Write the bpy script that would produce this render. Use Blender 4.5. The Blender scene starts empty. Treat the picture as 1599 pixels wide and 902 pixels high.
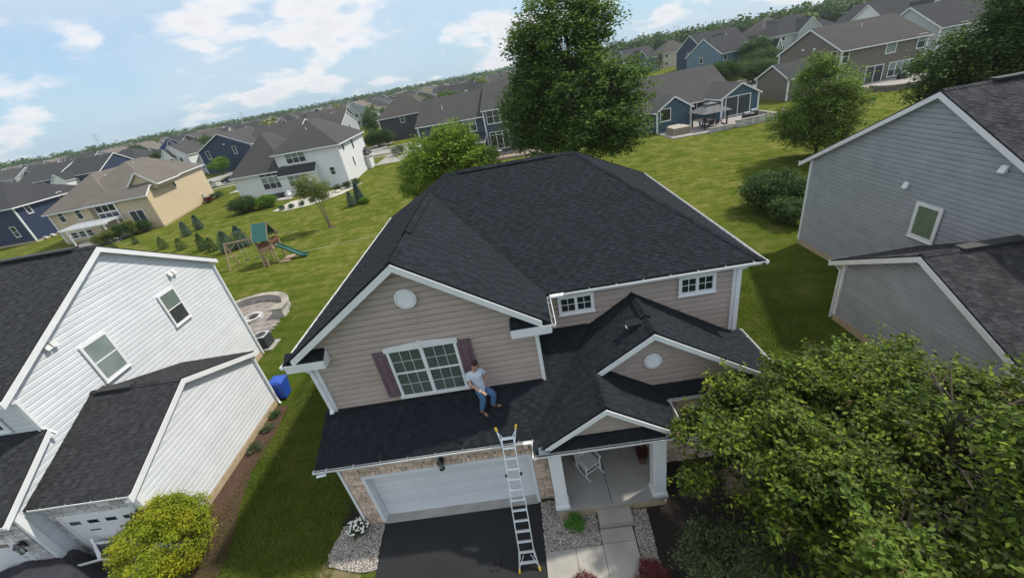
import bpy, math, random
import numpy as np
from mathutils import Vector, Matrix
rnd = random.Random(7)
C = bpy.context.scene.collection
S = bpy.context.scene
# ------------------------------------------------------------------ camera
cam = bpy.data.cameras.new('camera'); camo = bpy.data.objects.new('camera', cam); C.objects.link(camo)
F_PX, CX, CY = 638.818, 802.879, 452.970
pi_, ro_, ya_ = map(math.radians, (28.126, -10.897, -3.423))
Fv = Vector((math.sin(ya_)*math.cos(pi_), math.cos(ya_)*math.cos(pi_), -math.sin(pi_)))
Rv = Vector((math.cos(ya_), -math.sin(ya_), 0)); Uv = Rv.cross(Fv)
R2 = math.cos(ro_)*Rv + math.sin(ro_)*Uv; U2 = -math.sin(ro_)*Rv + math.cos(ro_)*Uv
m = Matrix.Identity(4)
for i in range(3):
    m[i][0] = R2[i]; m[i][1] = U2[i]; m[i][2] = -Fv[i]
m[2][3] = 12.0
camo.matrix_world = m
cam.sensor_fit = 'HORIZONTAL'; cam.sensor_width = 36.0; cam.lens = 36.0*F_PX/1599.0
cam.shift_x = -(CX-799.5)/1599.0; cam.shift_y = (CY-451.0)/1599.0
cam.clip_start = 0.1; cam.clip_end = 12000
S.camera = camo
# ------------------------------------------------------------------ light, sky, exposure
SUN_DIR = Vector((2.8, 1.15, 3.95)).normalized()          # towards the sun
sun_el = math.asin(SUN_DIR.z); sun_az = math.atan2(SUN_DIR.x, SUN_DIR.y)
sl = bpy.data.lights.new('sun', 'SUN'); sl.energy = 2.9; sl.angle = math.radians(2.2); sl.color = (1.0, 0.94, 0.82)
so = bpy.data.objects.new('sun', sl); C.objects.link(so)
so.rotation_euler = SUN_DIR.to_track_quat('Z', 'Y').to_euler(); so.location = (40, 20, 80)
W = bpy.data.worlds.new('World'); S.world = W; W.use_nodes = True
nt = W.node_tree; nt.nodes.clear()
def N(t, typ, **kw):
    n = t.nodes.new(typ)
    for k, v in kw.items(): setattr(n, k, v)
    return n
def mth(t, op, a, b=None, clamp=False):
    n = t.nodes.new('ShaderNodeMath'); n.operation = op; n.use_clamp = clamp
    for i, x in enumerate((a, b)):
        if x is None: continue
        if isinstance(x, (int, float)): n.inputs[i].default_value = x
        else: t.links.new(x, n.inputs[i])
    return n.outputs[0]
def mixc(t, f, a, b):
    n = t.nodes.new('ShaderNodeMix'); n.data_type = 'RGBA'
    for s, x in ((n.inputs[0], f), (n.inputs[6], a), (n.inputs[7], b)):
        if isinstance(x, (int, float)): s.default_value = x
        elif isinstance(x, tuple): s.default_value = (*x[:3], 1)
        else: t.links.new(x, s)
    return n.outputs[2]
sky = N(nt, 'ShaderNodeTexSky', sky_type='NISHITA', sun_disc=False, sun_elevation=sun_el, sun_rotation=sun_az, altitude=200, air_density=1.0, dust_density=0.8, ozone_density=1.2)
tc = N(nt, 'ShaderNodeTexCoord'); sp = N(nt, 'ShaderNodeSeparateXYZ'); nt.links.new(tc.outputs['Generated'], sp.inputs[0])
dz = mth(nt, 'MAXIMUM', sp.outputs[2], 0.0)
den = mth(nt, 'ADD', dz, 0.30)
cx_ = mth(nt, 'DIVIDE', sp.outputs[0], den); cy_ = mth(nt, 'DIVIDE', sp.outputs[1], den)
cb = N(nt, 'ShaderNodeCombineXYZ'); nt.links.new(cx_, cb.inputs[0]); nt.links.new(cy_, cb.inputs[1]); nt.links.new(mth(nt, 'MULTIPLY', dz, 2.2), cb.inputs[2])
CL_S1, CL_T = 1.9, 0.506
CLOUD_OFF = (4.4, 8.1, 2.0)   # moves the clouds about
def cloudnoise(scale, det, off, rough=.55, dist=0.0):
    a = N(nt, 'ShaderNodeVectorMath', operation='ADD'); nt.links.new(cb.outputs[0], a.inputs[0]); a.inputs[1].default_value = off
    n = N(nt, 'ShaderNodeTexNoise'); n.inputs['Scale'].default_value = scale; n.inputs['Detail'].default_value = det; n.inputs['Roughness'].default_value = rough; n.inputs['Distortion'].default_value = dist
    nt.links.new(a.outputs[0], n.inputs['Vector']); return n.outputs[0]
def smooth(x, a, b):
    m_ = N(nt, 'ShaderNodeMapRange', interpolation_type='SMOOTHSTEP'); nt.links.new(x, m_.inputs[0]); m_.inputs[1].default_value = a; m_.inputs[2].default_value = b; return m_.outputs[0]
big = cloudnoise(CL_S1, 3, CLOUD_OFF, .5); det_ = cloudnoise(CL_S1*3.2, 9, (3.1, 7.7, 1.0), .58, .3)
cs = mth(nt, 'ADD', mth(nt, 'MULTIPLY', big, 0.70), mth(nt, 'MULTIPLY', det_, 0.30))
cov = mth(nt, 'MULTIPLY', smooth(cs, CL_T-.012, CL_T+.085), 0.95)
dens = smooth(cs, CL_T+.02, CL_T+.13)                       # thick cores are a little greyer than thin edges
veil = mth(nt, 'MULTIPLY', smooth(cloudnoise(.8, 5, (5.2, 1.7, 3.0)), .36, .62), mth(nt, 'ADD', mth(nt, 'MULTIPLY', dz, 1.5), 0.22, True))
haze_f = N(nt, 'ShaderNodeMapRange'); nt.links.new(dz, haze_f.inputs[0]); haze_f.inputs[1].default_value = 0.0; haze_f.inputs[2].default_value = 0.24; haze_f.inputs[3].default_value = 0.68; haze_f.inputs[4].default_value = 0.02
skyc = mixc(nt, 0.55, sky.outputs[0], (1.35, 3.3, 5.8))
skyc = mixc(nt, haze_f.outputs[0], skyc, (3.4, 4.5, 5.2))
skyc = mixc(nt, veil, skyc, (4.9, 5.2, 5.5))
cloudc = mixc(nt, dens, (6.2, 6.1, 6.1), (5.3, 5.35, 5.6))
fin = mixc(nt, cov, skyc, cloudc)
bg = N(nt, 'ShaderNodeBackground'); nt.links.new(fin, bg.inputs[0]); bg.inputs[1].default_value = 0.12
wo = N(nt, 'ShaderNodeOutputWorld'); nt.links.new(bg.outputs[0], wo.inputs[0])
S.view_settings.view_transform = 'Standard'; S.view_settings.look = 'None'; S.view_settings.gamma = 1; S.view_settings.exposure = 0.42
S.cycles.max_bounces = 6; S.cycles.diffuse_bounces = 3; S.cycles.glossy_bounces = 2; S.cycles.transmission_bounces = 3; S.cycles.transparent_max_bounces = 6; S.cycles.volume_bounces = 0
# ------------------------------------------------------------------ materials
MAT = {}
def pmat(name, c1, c2=None, scale=3.0, rough=.8, bump=0.0, bscale=40.0, tone=False, metal=0.0, spec=.5, det=4, extra=None, contrast=(.35, .65), trans=0.0):
    if name in MAT: return MAT[name]
    mt = bpy.data.materials.new(name); mt.use_nodes = True; t = mt.node_tree
    b = t.nodes['Principled BSDF']; b.inputs['Roughness'].default_value = rough; b.inputs['Metallic'].default_value = metal
    b.inputs['Specular IOR Level'].default_value = spec
    geo = N(t, 'ShaderNodeNewGeometry'); pos = geo.outputs['Position']
    col = (*c1, 1)
    out = None
    if c2:
        n = N(t, 'ShaderNodeTexNoise'); n.inputs['Scale'].default_value = scale; n.inputs['Detail'].default_value = det
        t.links.new(pos, n.inputs['Vector'])
        r = N(t, 'ShaderNodeMapRange'); t.links.new(n.outputs[0], r.inputs[0]); r.inputs[1].default_value, r.inputs[2].default_value = contrast
        out = mixc(t, r.outputs[0], c1, c2)
    if extra: out = extra(t, out if out is not None else c1, b, geo)
    if tone:
        a = N(t, 'ShaderNodeAttribute', attribute_name='tone')
        mm = N(t, 'ShaderNodeMix', data_type='RGBA', blend_type='MULTIPLY'); mm.inputs[0].default_value = 1
        if out is None: mm.inputs[6].default_value = col
        else: t.links.new(out, mm.inputs[6])
        t.links.new(a.outputs['Color'], mm.inputs[7]); out = mm.outputs[2]
    if out is None: b.inputs['Base Color'].default_value = col
    else: t.links.new(out, b.inputs['Base Color'])
    if bump:
        n = N(t, 'ShaderNodeTexNoise'); n.inputs['Scale'].default_value = bscale; n.inputs['Detail'].default_value = 5
        t.links.new(pos, n.inputs['Vector'])
        bn = N(t, 'ShaderNodeBump'); bn.inputs['Strength'].default_value = min(1, bump); bn.inputs['Distance'].default_value = .02
        t.links.new(n.outputs[0], bn.inputs['Height']); t.links.new(bn.outputs[0], b.inputs['Normal'])
    if trans:
        tr = N(t, 'ShaderNodeBsdfTranslucent'); ms = N(t, 'ShaderNodeMixShader'); ms.inputs[0].default_value = trans
        if out is None: tr.inputs[0].default_value = col
        else: t.links.new(out, tr.inputs[0])
        t.links.new(b.outputs[0], ms.inputs[1]); t.links.new(tr.outputs[0], ms.inputs[2])
        t.links.new(ms.outputs[0], t.nodes['Material Output'].inputs[0])
    MAT[name] = mt
    return mt
def roofmat(name, c, var=.25):
    """shingles too far off to be picked apart: courses and tabs in the texture, along the roof's own slope"""
    if name in MAT: return MAT[name]
    c2 = tuple(x*(1-var) for x in c)
    def ex(t, col, b, geo):
        uv = N(t, 'ShaderNodeUVMap')
        br = N(t, 'ShaderNodeTexBrick'); br.inputs['Scale'].default_value = 1; br.inputs['Brick Width'].default_value = .33; br.inputs['Row Height'].default_value = .15
        br.inputs['Mortar Size'].default_value = .012; br.inputs['Color1'].default_value = (*c, 1); br.inputs['Color2'].default_value = (*c2, 1); br.inputs['Mortar'].default_value = (*[x*.5 for x in c], 1)
        t.links.new(uv.outputs[0], br.inputs[0])
        n = N(t, 'ShaderNodeTexNoise'); n.inputs['Scale'].default_value = .45; n.inputs['Detail'].default_value = 5; t.links.new(geo.outputs['Position'], n.inputs['Vector'])
        f = mth(t, 'MULTIPLY', n.outputs[0], .7)
        return mixc(t, f, br.outputs[0], tuple(min(1, x*1.25+.01) for x in c))
    return pmat(name, c, None, rough=.95, bump=.25, bscale=30, extra=ex)
def wallmat(name, c, expo=.19):
    if name in MAT: return MAT[name]
    mt = bpy.data.materials.new(name); mt.use_nodes = True; t = mt.node_tree
    b = t.nodes['Principled BSDF']; b.inputs['Roughness'].default_value = .6
    geo = N(t, 'ShaderNodeNewGeometry'); s = N(t, 'ShaderNodeSeparateXYZ'); t.links.new(geo.outputs['Position'], s.inputs[0])
    fr = mth(t, 'FRACT', mth(t, 'DIVIDE', s.outputs[2], expo))
    h = mth(t, 'SUBTRACT', 1.0, fr)
    bn = N(t, 'ShaderNodeBump'); bn.inputs['Strength'].default_value = .8; bn.inputs['Distance'].default_value = .02
    t.links.new(h, bn.inputs['Height']); t.links.new(bn.outputs[0], b.inputs['Normal'])
    n = N(t, 'ShaderNodeTexNoise'); n.inputs['Scale'].default_value = 1.2; t.links.new(geo.outputs['Position'], n.inputs['Vector'])
    o = mixc(t, n.outputs[0], tuple(x*.93 for x in c), tuple(min(1, x*1.06) for x in c))
    t.links.new(o, b.inputs['Base Color']); MAT[name] = mt
    return mt
M_trim = pmat('white_trim', (.84, .85, .86), (.78, .79, .80), scale=2, rough=.45)
M_trim_old = pmat('white_trim_weathered', (.72, .73, .72), (.58, .59, .56), scale=1.3, rough=.55)
M_shingle = pmat('charcoal_shingle', (.0155, .019, .024), (.026, .0315, .039), scale=60, rough=1.0, spec=.15, bump=.6, bscale=180, tone=True, det=6)
M_shingle2 = pmat('worn_charcoal_shingle', (.030, .032, .035), (.050, .051, .055), scale=50, rough=1.0, spec=.15, bump=.6, bscale=180, tone=True, det=6)
M_shingle3 = pmat('weathered_plum_shingle', (.038, .038, .042), (.064, .062, .068), scale=2, rough=1.0, spec=.15, bump=.6, bscale=180, tone=True, det=8)
M_siding_tan = pmat('tan_vinyl', (.43, .35, .305), (.48, .39, .345), scale=1.5, rough=.55, bump=.06, bscale=90, tone=True)
M_siding_white = pmat('white_vinyl', (.68, .70, .735), (.73, .75, .785), scale=1.5, rough=.45, bump=.04, bscale=90, tone=True)
M_siding_grey = pmat('grey_vinyl', (.31, .33, .355), (.36, .38, .405), scale=1.5, rough=.55, bump=.06, bscale=90, tone=True)
M_mortar = pmat('mortar', (.20, .17, .15), (.26, .22, .19), scale=20, rough=.95, bump=.4)
M_stone = pmat('tan_stone', (.72, .56, .44), (.60, .45, .34), scale=9, rough=.9, bump=.9, bscale=25, tone=True)
M_stone_grey = pmat('grey_stone', (.58, .56, .55), (.44, .42, .41), scale=9, rough=.9, bump=.9, bscale=25, tone=True)
M_concrete = pmat('concrete', (.40, .38, .35), (.33, .31, .285), scale=2.2, rough=.85, bump=.25, bscale=60, det=8, tone=True)
M_concrete_dk = pmat('porch_concrete', (.36, .35, .335), (.31, .305, .29), scale=1.5, rough=.8, bump=.15, bscale=60, det=8)
M_found = pmat('foundation', (.50, .40, .26), (.40, .32, .21), scale=5, rough=.9, bump=.5, bscale=30)
M_asphalt = pmat('sealed_asphalt', (.008, .0088, .010), (.015, .016, .0185), scale=.9, rough=.75, bump=.5, bscale=140, det=9)
M_dark = pmat('black_metal', (.02, .02, .022), rough=.4)
M_rubber = pmat('dark_plastic', (.03, .03, .032), rough=.7)
M_alu = pmat('aluminium', (.75, .76, .78), rough=.32, metal=.85)
M_yellow = pmat('yellow_plastic', (.58, .40, .03), rough=.5)
M_glass = pmat('window_glass', (.018, .024, .026), (.03, .04, .042), scale=1.5, rough=.06, spec=.9)
M_glass_lt = pmat('window_glass_with_blind', (.20, .25, .24), (.26, .31, .30), scale=1.5, rough=.08, spec=.9)
M_screen = pmat('insect_screen', (.035, .04, .042), (.05, .055, .06), scale=2.5, rough=.55)
M_wood = pmat('cedar', (.42, .32, .21), (.32, .23, .15), scale=6, rough=.8, bump=.4, bscale=40)
M_wood_dk = pmat('stained_board', (.20, .085, .05), (.14, .055, .035), scale=6, rough=.8)
M_green_pl = pmat('green_vinyl', (.025, .12, .10), (.032, .145, .125), scale=4, rough=.6)
M_mulch = pmat('mulch', (.055, .028, .018), (.11, .06, .04), scale=14, rough=.95, bump=1, bscale=50, det=8)
M_mulch_dk = pmat('dark_mulch', (.016, .012, .010), (.035, .026, .02), scale=14, rough=.95, bump=1, bscale=50, det=8)
M_bark = pmat('bark', (.10, .075, .055), (.06, .045, .035), scale=8, rough=.95, bump=1, bscale=25)
M_blue = pmat('blue_plastic', (.02, .075, .42), (.025, .09, .48), scale=3, rough=.42)
# ------------------------------------------------------------------ mesh builder
ROOT = {}
def wloc(o):
    while o is not None and o.name not in ROOT: o = o.parent
    return ROOT[o.name] if o is not None else Vector((0, 0, 0))
class MB:
    def __init__(s): s.v = []; s.f = []; s.t = []
    def add(s, vs, fs, tone=1.0):
        b = len(s.v); s.v += [tuple(p) for p in vs]; s.f += [tuple(i+b for i in f) for f in fs]; s.t += [tone]*len(fs); return s
    def hexa(s, a, tone=1.0):   # 4 bottom (ccw) + 4 top
        return s.add(a, [(3, 2, 1, 0), (4, 5, 6, 7), (0, 1, 5, 4), (1, 2, 6, 5), (2, 3, 7, 6), (3, 0, 4, 7)], tone)
    def box(s, x0, x1, y0, y1, z0, z1, tone=1.0):
        return s.hexa([(x0, y0, z0), (x1, y0, z0), (x1, y1, z0), (x0, y1, z0), (x0, y0, z1), (x1, y0, z1), (x1, y1, z1), (x0, y1, z1)], tone)
    def bar(s, p, q, w, h, up=(0, 0, 1), tone=1.0):
        p = Vector(p); q = Vector(q); d = (q-p).normalized(); a = d.cross(Vector(up))
        if a.length < 1e-4: a = d.cross(Vector((1, 0, 0)))
        a.normalize(); b = a.cross(d).normalized(); a = a*(w/2); b = b*(h/2)
        return s.hexa([p-a-b, p+a-b, q+a-b, q-a-b, p-a+b, p+a+b, q+a+b, q-a+b], tone)
    def tube(s, p, q, r0, r1=None, n=8, tone=1.0, cap=True):
        r1 = r0 if r1 is None else r1; p = Vector(p); q = Vector(q); d = (q-p).normalized()
        a = d.cross(Vector((0, 0, 1)));  a = a if a.length > 1e-3 else d.cross(Vector((1, 0, 0))); a.normalize(); b = d.cross(a)
        vs = []
        for c, r in ((p, r0), (q, r1)):
            for i in range(n):
                t = 2*math.pi*i/n; vs.append(c+a*(r*math.cos(t))+b*(r*math.sin(t)))
        fs = [(i, (i+1) % n, n+(i+1) % n, n+i) for i in range(n)]
        if cap: fs += [tuple(range(n-1, -1, -1)), tuple(range(n, 2*n))]
        return s.add(vs, fs, tone)
    def path(s, pts, r, n=6, tone=1.0):
        for a, b in zip(pts, pts[1:]): s.tube(a, b, r, r, n, tone)
        return s
    def prism(s, poly, vec, tone=1.0):
        n = len(poly); vec = Vector(vec); a = [Vector(p) for p in poly]; b = [p+vec for p in a]
        return s.add(a+b, [tuple(range(n-1, -1, -1)), tuple(range(n, 2*n))]+[(i, (i+1) % n, n+(i+1) % n, n+i) for i in range(n)], tone)
    def lathe(s, c, prof, n=16, tone=1.0, axis='z'):
        vs = []; c = Vector(c)
        for r, z in prof:
            for i in range(n):
                t = 2*math.pi*i/n
                o = Vector((r*math.cos(t), r*math.sin(t), z)) if axis == 'z' else (Vector((r*math.cos(t), z, r*math.sin(t))) if axis == 'y' else Vector((z, r*math.cos(t), r*math.sin(t))))
                vs.append(c+o)
        fs = []
        for k in range(len(prof)-1):
            for i in range(n): fs.append((k*n+i, k*n+(i+1) % n, (k+1)*n+(i+1) % n, (k+1)*n+i))
        fs += [tuple(range(n-1, -1, -1)), tuple(range((len(prof)-1)*n, len(prof)*n))]
        return s.add(vs, fs, tone)
    def build(s, name, mat, parent=None, uv=None, smooth=False, kind=None, label=None):
        off = wloc(parent) if parent is not None else Vector((0, 0, 0))
        me = bpy.data.meshes.new(name)
        me.from_pydata([(x-off.x, y-off.y, z-off.z) for x, y, z in s.v], [], s.f)
        if any(t != 1.0 for t in s.t):
            at = me.attributes.new('tone', 'FLOAT_COLOR', 'FACE')
            arr = np.ones((len(s.t), 4), dtype=np.float32)
            for i, t in enumerate(s.t):
                arr[i, :3] = t
            at.data.foreach_set('color', arr.ravel())
        else: tone_one(me)
        if uv: roof_uv(me)
        if smooth:
            for p in me.polygons: p.use_smooth = True
        me.materials.append(mat)
        o = bpy.data.objects.new(name, me); C.objects.link(o)
        if parent is not None: o.parent = parent
        if kind: o['kind'] = kind
        if label: o['label'] = label
        return o
def tone_one(me):
    at = me.attributes.new('tone', 'FLOAT_COLOR', 'FACE')
    at.data.foreach_set('color', np.ones(len(me.polygons)*4, dtype=np.float32))
def roof_uv(me):
    ul = me.uv_layers.new(name='UVMap')
    for p in me.polygons:
        n = p.normal
        al = Vector((-n.y, n.x, 0))
        if al.length < 1e-3: al = Vector((1, 0, 0))
        al.normalize(); up = n.cross(al)
        for li in p.loop_indices:
            c = me.vertices[me.loops[li].vertex_index].co
            ul.data[li].uv = (c.dot(al), c.dot(up))
def npmesh(name, V, Fq, mat, parent=None, tones=None, kind=None, tri=False, smooth=False):
    """numpy mesh: V (n,3), Fq (m,k)"""
    off = wloc(parent) if parent is not None else Vector((0, 0, 0))
    V = np.asarray(V, dtype=np.float32) - np.array(off[:], dtype=np.float32)
    k = Fq.shape[1]; me = bpy.data.meshes.new(name)
    me.vertices.add(len(V)); me.vertices.foreach_set('co', V.ravel())
    me.loops.add(Fq.size); me.loops.foreach_set('vertex_index', Fq.astype(np.int32).ravel())
    me.polygons.add(len(Fq)); me.polygons.foreach_set('loop_start', np.arange(0, Fq.size, k, dtype=np.int32))
    me.update(calc_edges=True)
    at = me.attributes.new('tone', 'FLOAT_COLOR', 'FACE')
    a = np.ones((len(Fq), 4), dtype=np.float32)
    if tones is not None:
        a[:, :3] = tones if tones.ndim == 2 else tones[:, None]
    at.data.foreach_set('color', a.ravel())
    if smooth: me.polygons.foreach_set('use_smooth', np.ones(len(Fq), dtype=bool))
    if mat: me.materials.append(mat)
    o = bpy.data.objects.new(name, me); C.objects.link(o)
    if parent is not None: o.parent = parent
    if kind: o['kind'] = kind
    return o
def thing(name, label, cat, loc=(0, 0, 0), group=None):
    o = bpy.data.objects.new(name, None); C.objects.link(o); o.location = loc; o.empty_display_size = .2
    o['label'] = label; o['category'] = cat
    if group: o['group'] = group
    ROOT[o.name] = Vector(loc)
    return o
def tag(o, label, cat, group=None):
    o['label'] = label; o['category'] = cat
    if group: o['group'] = group
    return o
def part_empty(name, parent):
    o = bpy.data.objects.new(name, None); C.objects.link(o); o.parent = parent; return o
def dup(root, loc, label, rotz=0, scale=1.0, group=None):
    r = root.copy(); C.objects.link(r); r.location = loc; r.rotation_euler = (0, 0, rotz); r.scale = (scale,)*3
    r['label'] = label
    if group: r['group'] = group
    for ch in root.children:
        c = ch.copy(); C.objects.link(c); c.parent = r
        for g in ch.children:
            d = g.copy(); C.objects.link(d); d.parent = c
    return r
def struct(o): o['kind'] = 'structure'; return o
# polygon clipping in 2D
def clip1(poly, ax, val, keep_gt):
    out = []
    n = len(poly)
    for i in range(n):
        a = poly[i]; b = poly[(i+1) % n]
        ia = (a[ax] >= val) if keep_gt else (a[ax] <= val); ib = (b[ax] >= val) if keep_gt else (b[ax] <= val)
        if ia: out.append(a)
        if ia != ib:
            t = (val-a[ax])/(b[ax]-a[ax]); out.append((a[0]+(b[0]-a[0])*t, a[1]+(b[1]-a[1])*t))
    return out
def cliprect(poly, u0, u1, v0, v1):
    for ax, val, k in ((0, u0, True), (0, u1, False), (1, v0, True), (1, v1, False)):
        if len(poly) < 3: return []
        poly = clip1(poly, ax, val, k)
    return poly
def area2(p): return sum(p[i][0]*p[(i+1) % len(p)][1]-p[(i+1) % len(p)][0]*p[i][1] for i in range(len(p)))/2
CAM = Vector((0, 0, 12))
def tilt_slab(poly, v0, v1, h0, h1, to3, nrm, base=0.0):
    """a course piece: thick at its lower edge, thin at its upper edge; returns verts, faces"""
    if area2(poly) < 0: poly = poly[::-1]
    n = len(poly); top = []; bot = []
    for (u, v) in poly:
        t = (v-v0)/(v1-v0); p = to3(u, v); top.append(p+nrm*(base+h0+(h1-h0)*t)); bot.append(p+nrm*base*.2)
    fs = [tuple(range(n))]+[(i, n+i, n+(i+1) % n, (i+1) % n) for i in range(n)]
    return top+bot, fs
def shingle_roof(roof, planes, mat, expo=.135, wr=(.12, .27), nparts=300, seed=1, thick=(.005, .013), tone=(.86, 1.18)):
    """planes: list of (xy polygon, a, b, c) with z=a*x+b*y+c ; shingles laid course by course as geometry"""
    r = random.Random(seed); items = []
    for poly, a, b, c in planes:
        g = math.hypot(a, b); dx, dy = (a/g, b/g)
        al = Vector((dy, -dx, 0)); up = Vector((dx, dy, g)).normalized(); nr = al.cross(up)
        if nr.z < 0: al = -al; nr = al.cross(up)
        org = Vector((0, 0, c))
        def to3(u, v, al=al, up=up, org=org): return org+al*u+up*v
        p2 = []
        for x, y in poly:
            p = Vector((x, y, a*x+b*y+c))-org; p2.append((p.dot(al), p.dot(up)))
        v0 = min(p[1] for p in p2); v1 = max(p[1] for p in p2); k = int(math.floor(v0/expo))
        while k*expo < v1:
            va, vb = k*expo, (k+1)*expo
            strip = cliprect(p2, -1e3, 1e3, va, vb)
            k += 1
            if len(strip) < 3: continue
            ua = min(p[0] for p in strip); ub = max(p[0] for p in strip)
            u = ua-r.random()*.3; thickrow = False
            while u < ub:
                w = r.uniform(*wr); q = cliprect(strip, u, u+w-.004, va, vb); u += w; thickrow = not thickrow
                if len(q) < 3 or abs(area2(q)) < .0004: continue
                h0 = thick[1]+r.random()*.004 if thickrow else thick[0]+r.random()*.003
                tt = r.uniform(*tone)*(1.06 if thickrow else .9)
                vs, fs = tilt_slab(q, va, vb, h0+.002, .004 if not thickrow else .009, to3, nr, .004)
                cen = sum(vs, Vector())/len(vs)
                items.append(((cen-CAM).length, vs, fs, tt))
    items.sort(key=lambda t: t[0])
    for d, vs, fs, tt in items[:nparts]:
        MB().add(vs, fs, tt).build('shingle', mat, roof)
    mb = MB()
    for d, vs, fs, tt in items[nparts:]: mb.add(vs, fs, tt)
    if mb.v: mb.build('shingle_field', mat, roof, kind='stuff')
def roof_deck(root, planes, mat, t=.05, name='roof'):
    mb = MB()
    for poly, a, b, c in planes:
        top = [Vector((x, y, a*x+b*y+c)) for x, y in poly]
        if area2(poly) < 0: top = top[::-1]
        mb.prism([p-Vector((0, 0, t)) for p in top], (0, 0, t), .8)
    return mb.build(name, mat, root)
def siding(wall, P0, P1, poly, mat, nrm, expo=.19, z0=None, lip=1.0, seed=3):
    """lap siding boards, one object a course: flat face, then a cove that runs in under the next board"""
    P0 = Vector((*P0, 0)); P1 = Vector((*P1, 0)); d = (P1-P0).normalized(); nr = Vector(nrm); r = random.Random(seed)
    zs = min(p[1] for p in poly); zt = max(p[1] for p in poly); k = math.floor((zs-(z0 or 0))/expo)
    prof = [(-.055, .030), (-.015, .046), (.60, .040), (.72, .030), (.80, .010), (.97, .004)]
    segs = []
    while (z0 or 0)+k*expo < zt:
        a = (z0 or 0)+k*expo; k += 1; st = cliprect(poly, -1e3, 1e3, a, a+expo)
        if len(st) < 3: continue
        ua = min(p[0] for p in st); ub = max(p[0] for p in st); cuts = [ua-.01]; x_ = ua+r.uniform(.8, 3.6)
        while x_ < ub-.5: cuts.append(x_); x_ += 3.66
        cuts.append(ub+.01); segs += [(a, c0, c1) for c0, c1 in zip(cuts, cuts[1:])]
    for a, c0, c1 in segs:
        vs = []; fs = []
        for (t0, n0), (t1, n1) in zip(prof, prof[1:]):
            q = cliprect(poly, c0, c1-.003, a+t0*expo, a+t1*expo)
            if len(q) < 3 or abs(area2(q)) < 1e-5: continue
            b_ = len(vs)
            for u, v in q:
                t = (v-a)/expo; n = (n0+(n1-n0)*(t-t0)/(t1-t0)-.047)*lip; vs.append(P0+d*u+Vector((0, 0, v))+nr*n)
            fs.append(tuple(range(b_, b_+len(q))))
        if not fs: continue
        MB().add(vs, fs, r.uniform(.955, 1.04)).build('siding_board', mat, wall)
def stones(wall, P0, P1, rects, mat, nrm, seed=5, rows=(.07, .17), ws=(.12, .38), gap=.012, depth=(.02, .05), name='stone', tones=(.75, 1.25)):
    P0 = Vector((*P0, 0)); P1 = Vector((*P1, 0)); d = (P1-P0).normalized(); nr = Vector(nrm); r = random.Random(seed); Z = Vector((0, 0, 1))
    for (s0, s1, z0, z1) in rects:
        z = z0
        while z < z1-.03:
            h = min(r.uniform(*rows), z1-z)
            if z1-(z+h) < .05: h = z1-z
            s = s0
            while s < s1-.02:
                w = min(r.uniform(*ws), s1-s)
                if s1-(s+w) < .09: w = s1-s
                a = P0+d*(s+gap/2)+Z*(z+gap/2); b = P0+d*(s+w-gap/2)+Z*(z+h-gap/2); i = .009; dp = r.uniform(*depth)
                L = (b-a).dot(d); H = (b-a).z
                f0 = [a, a+d*L, a+d*L+Z*H, a+Z*H]
                f1 = [a+d*i+Z*i, a+d*(L-i)+Z*i, a+d*(L-i)+Z*(H-i), a+d*i+Z*(H-i)]
                f1 = [p+nr*(dp+r.uniform(-.006, .006)) for p in f1]
                fs = [(4, 5, 6, 7), (0, 1, 5, 4), (1, 2, 6, 5), (2, 3, 7, 6), (3, 0, 4, 7)]
                t = r.uniform(*tones); ty = r.uniform(-.05, .06)
                MB().add(f0+f1, fs, t).build(name, mat, wall)
                s += w
            z += h
def caps(roof, P, Q, nl, nr_, mat, w=.14, expo=.17, lift=.02, name='ridge_cap', seed=4):
    """saddle shaped cap shingles along a ridge or hip; nl, nr_ = outward down-slope directions (unit) of the two planes"""
    P = Vector(P); Q = Vector(Q); L = (Q-P).length; d = (Q-P)/L; n = max(1, int(L/expo)); r = random.Random(seed)
    nl = Vector(nl); nr_ = Vector(nr_)
    for i in range(n):
        a = P+d*(i*L/n); b = P+d*((i+1)*L/n+.03)
        u = Vector((0, 0, 1)); h0 = lift+.018; h1 = lift+.004
        vs = [a+nl*w+u*(h0), a+u*(h0+.01), a+nr_*w+u*(h0), b+nl*w+u*h1, b+u*(h1+.01), b+nr_*w+u*h1]
        vs += [v-u*.045 for v in vs]
        fs = [(0, 1, 4, 3), (1, 2, 5, 4), (0, 6, 7, 1), (1, 7, 8, 2), (3, 9, 6, 0), (2, 8, 11, 5), (3, 4, 10, 9), (4, 5, 11, 10)]
        MB().add(vs, fs, r.uniform(.8, 1.3)).build(name, mat, roof)
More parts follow.
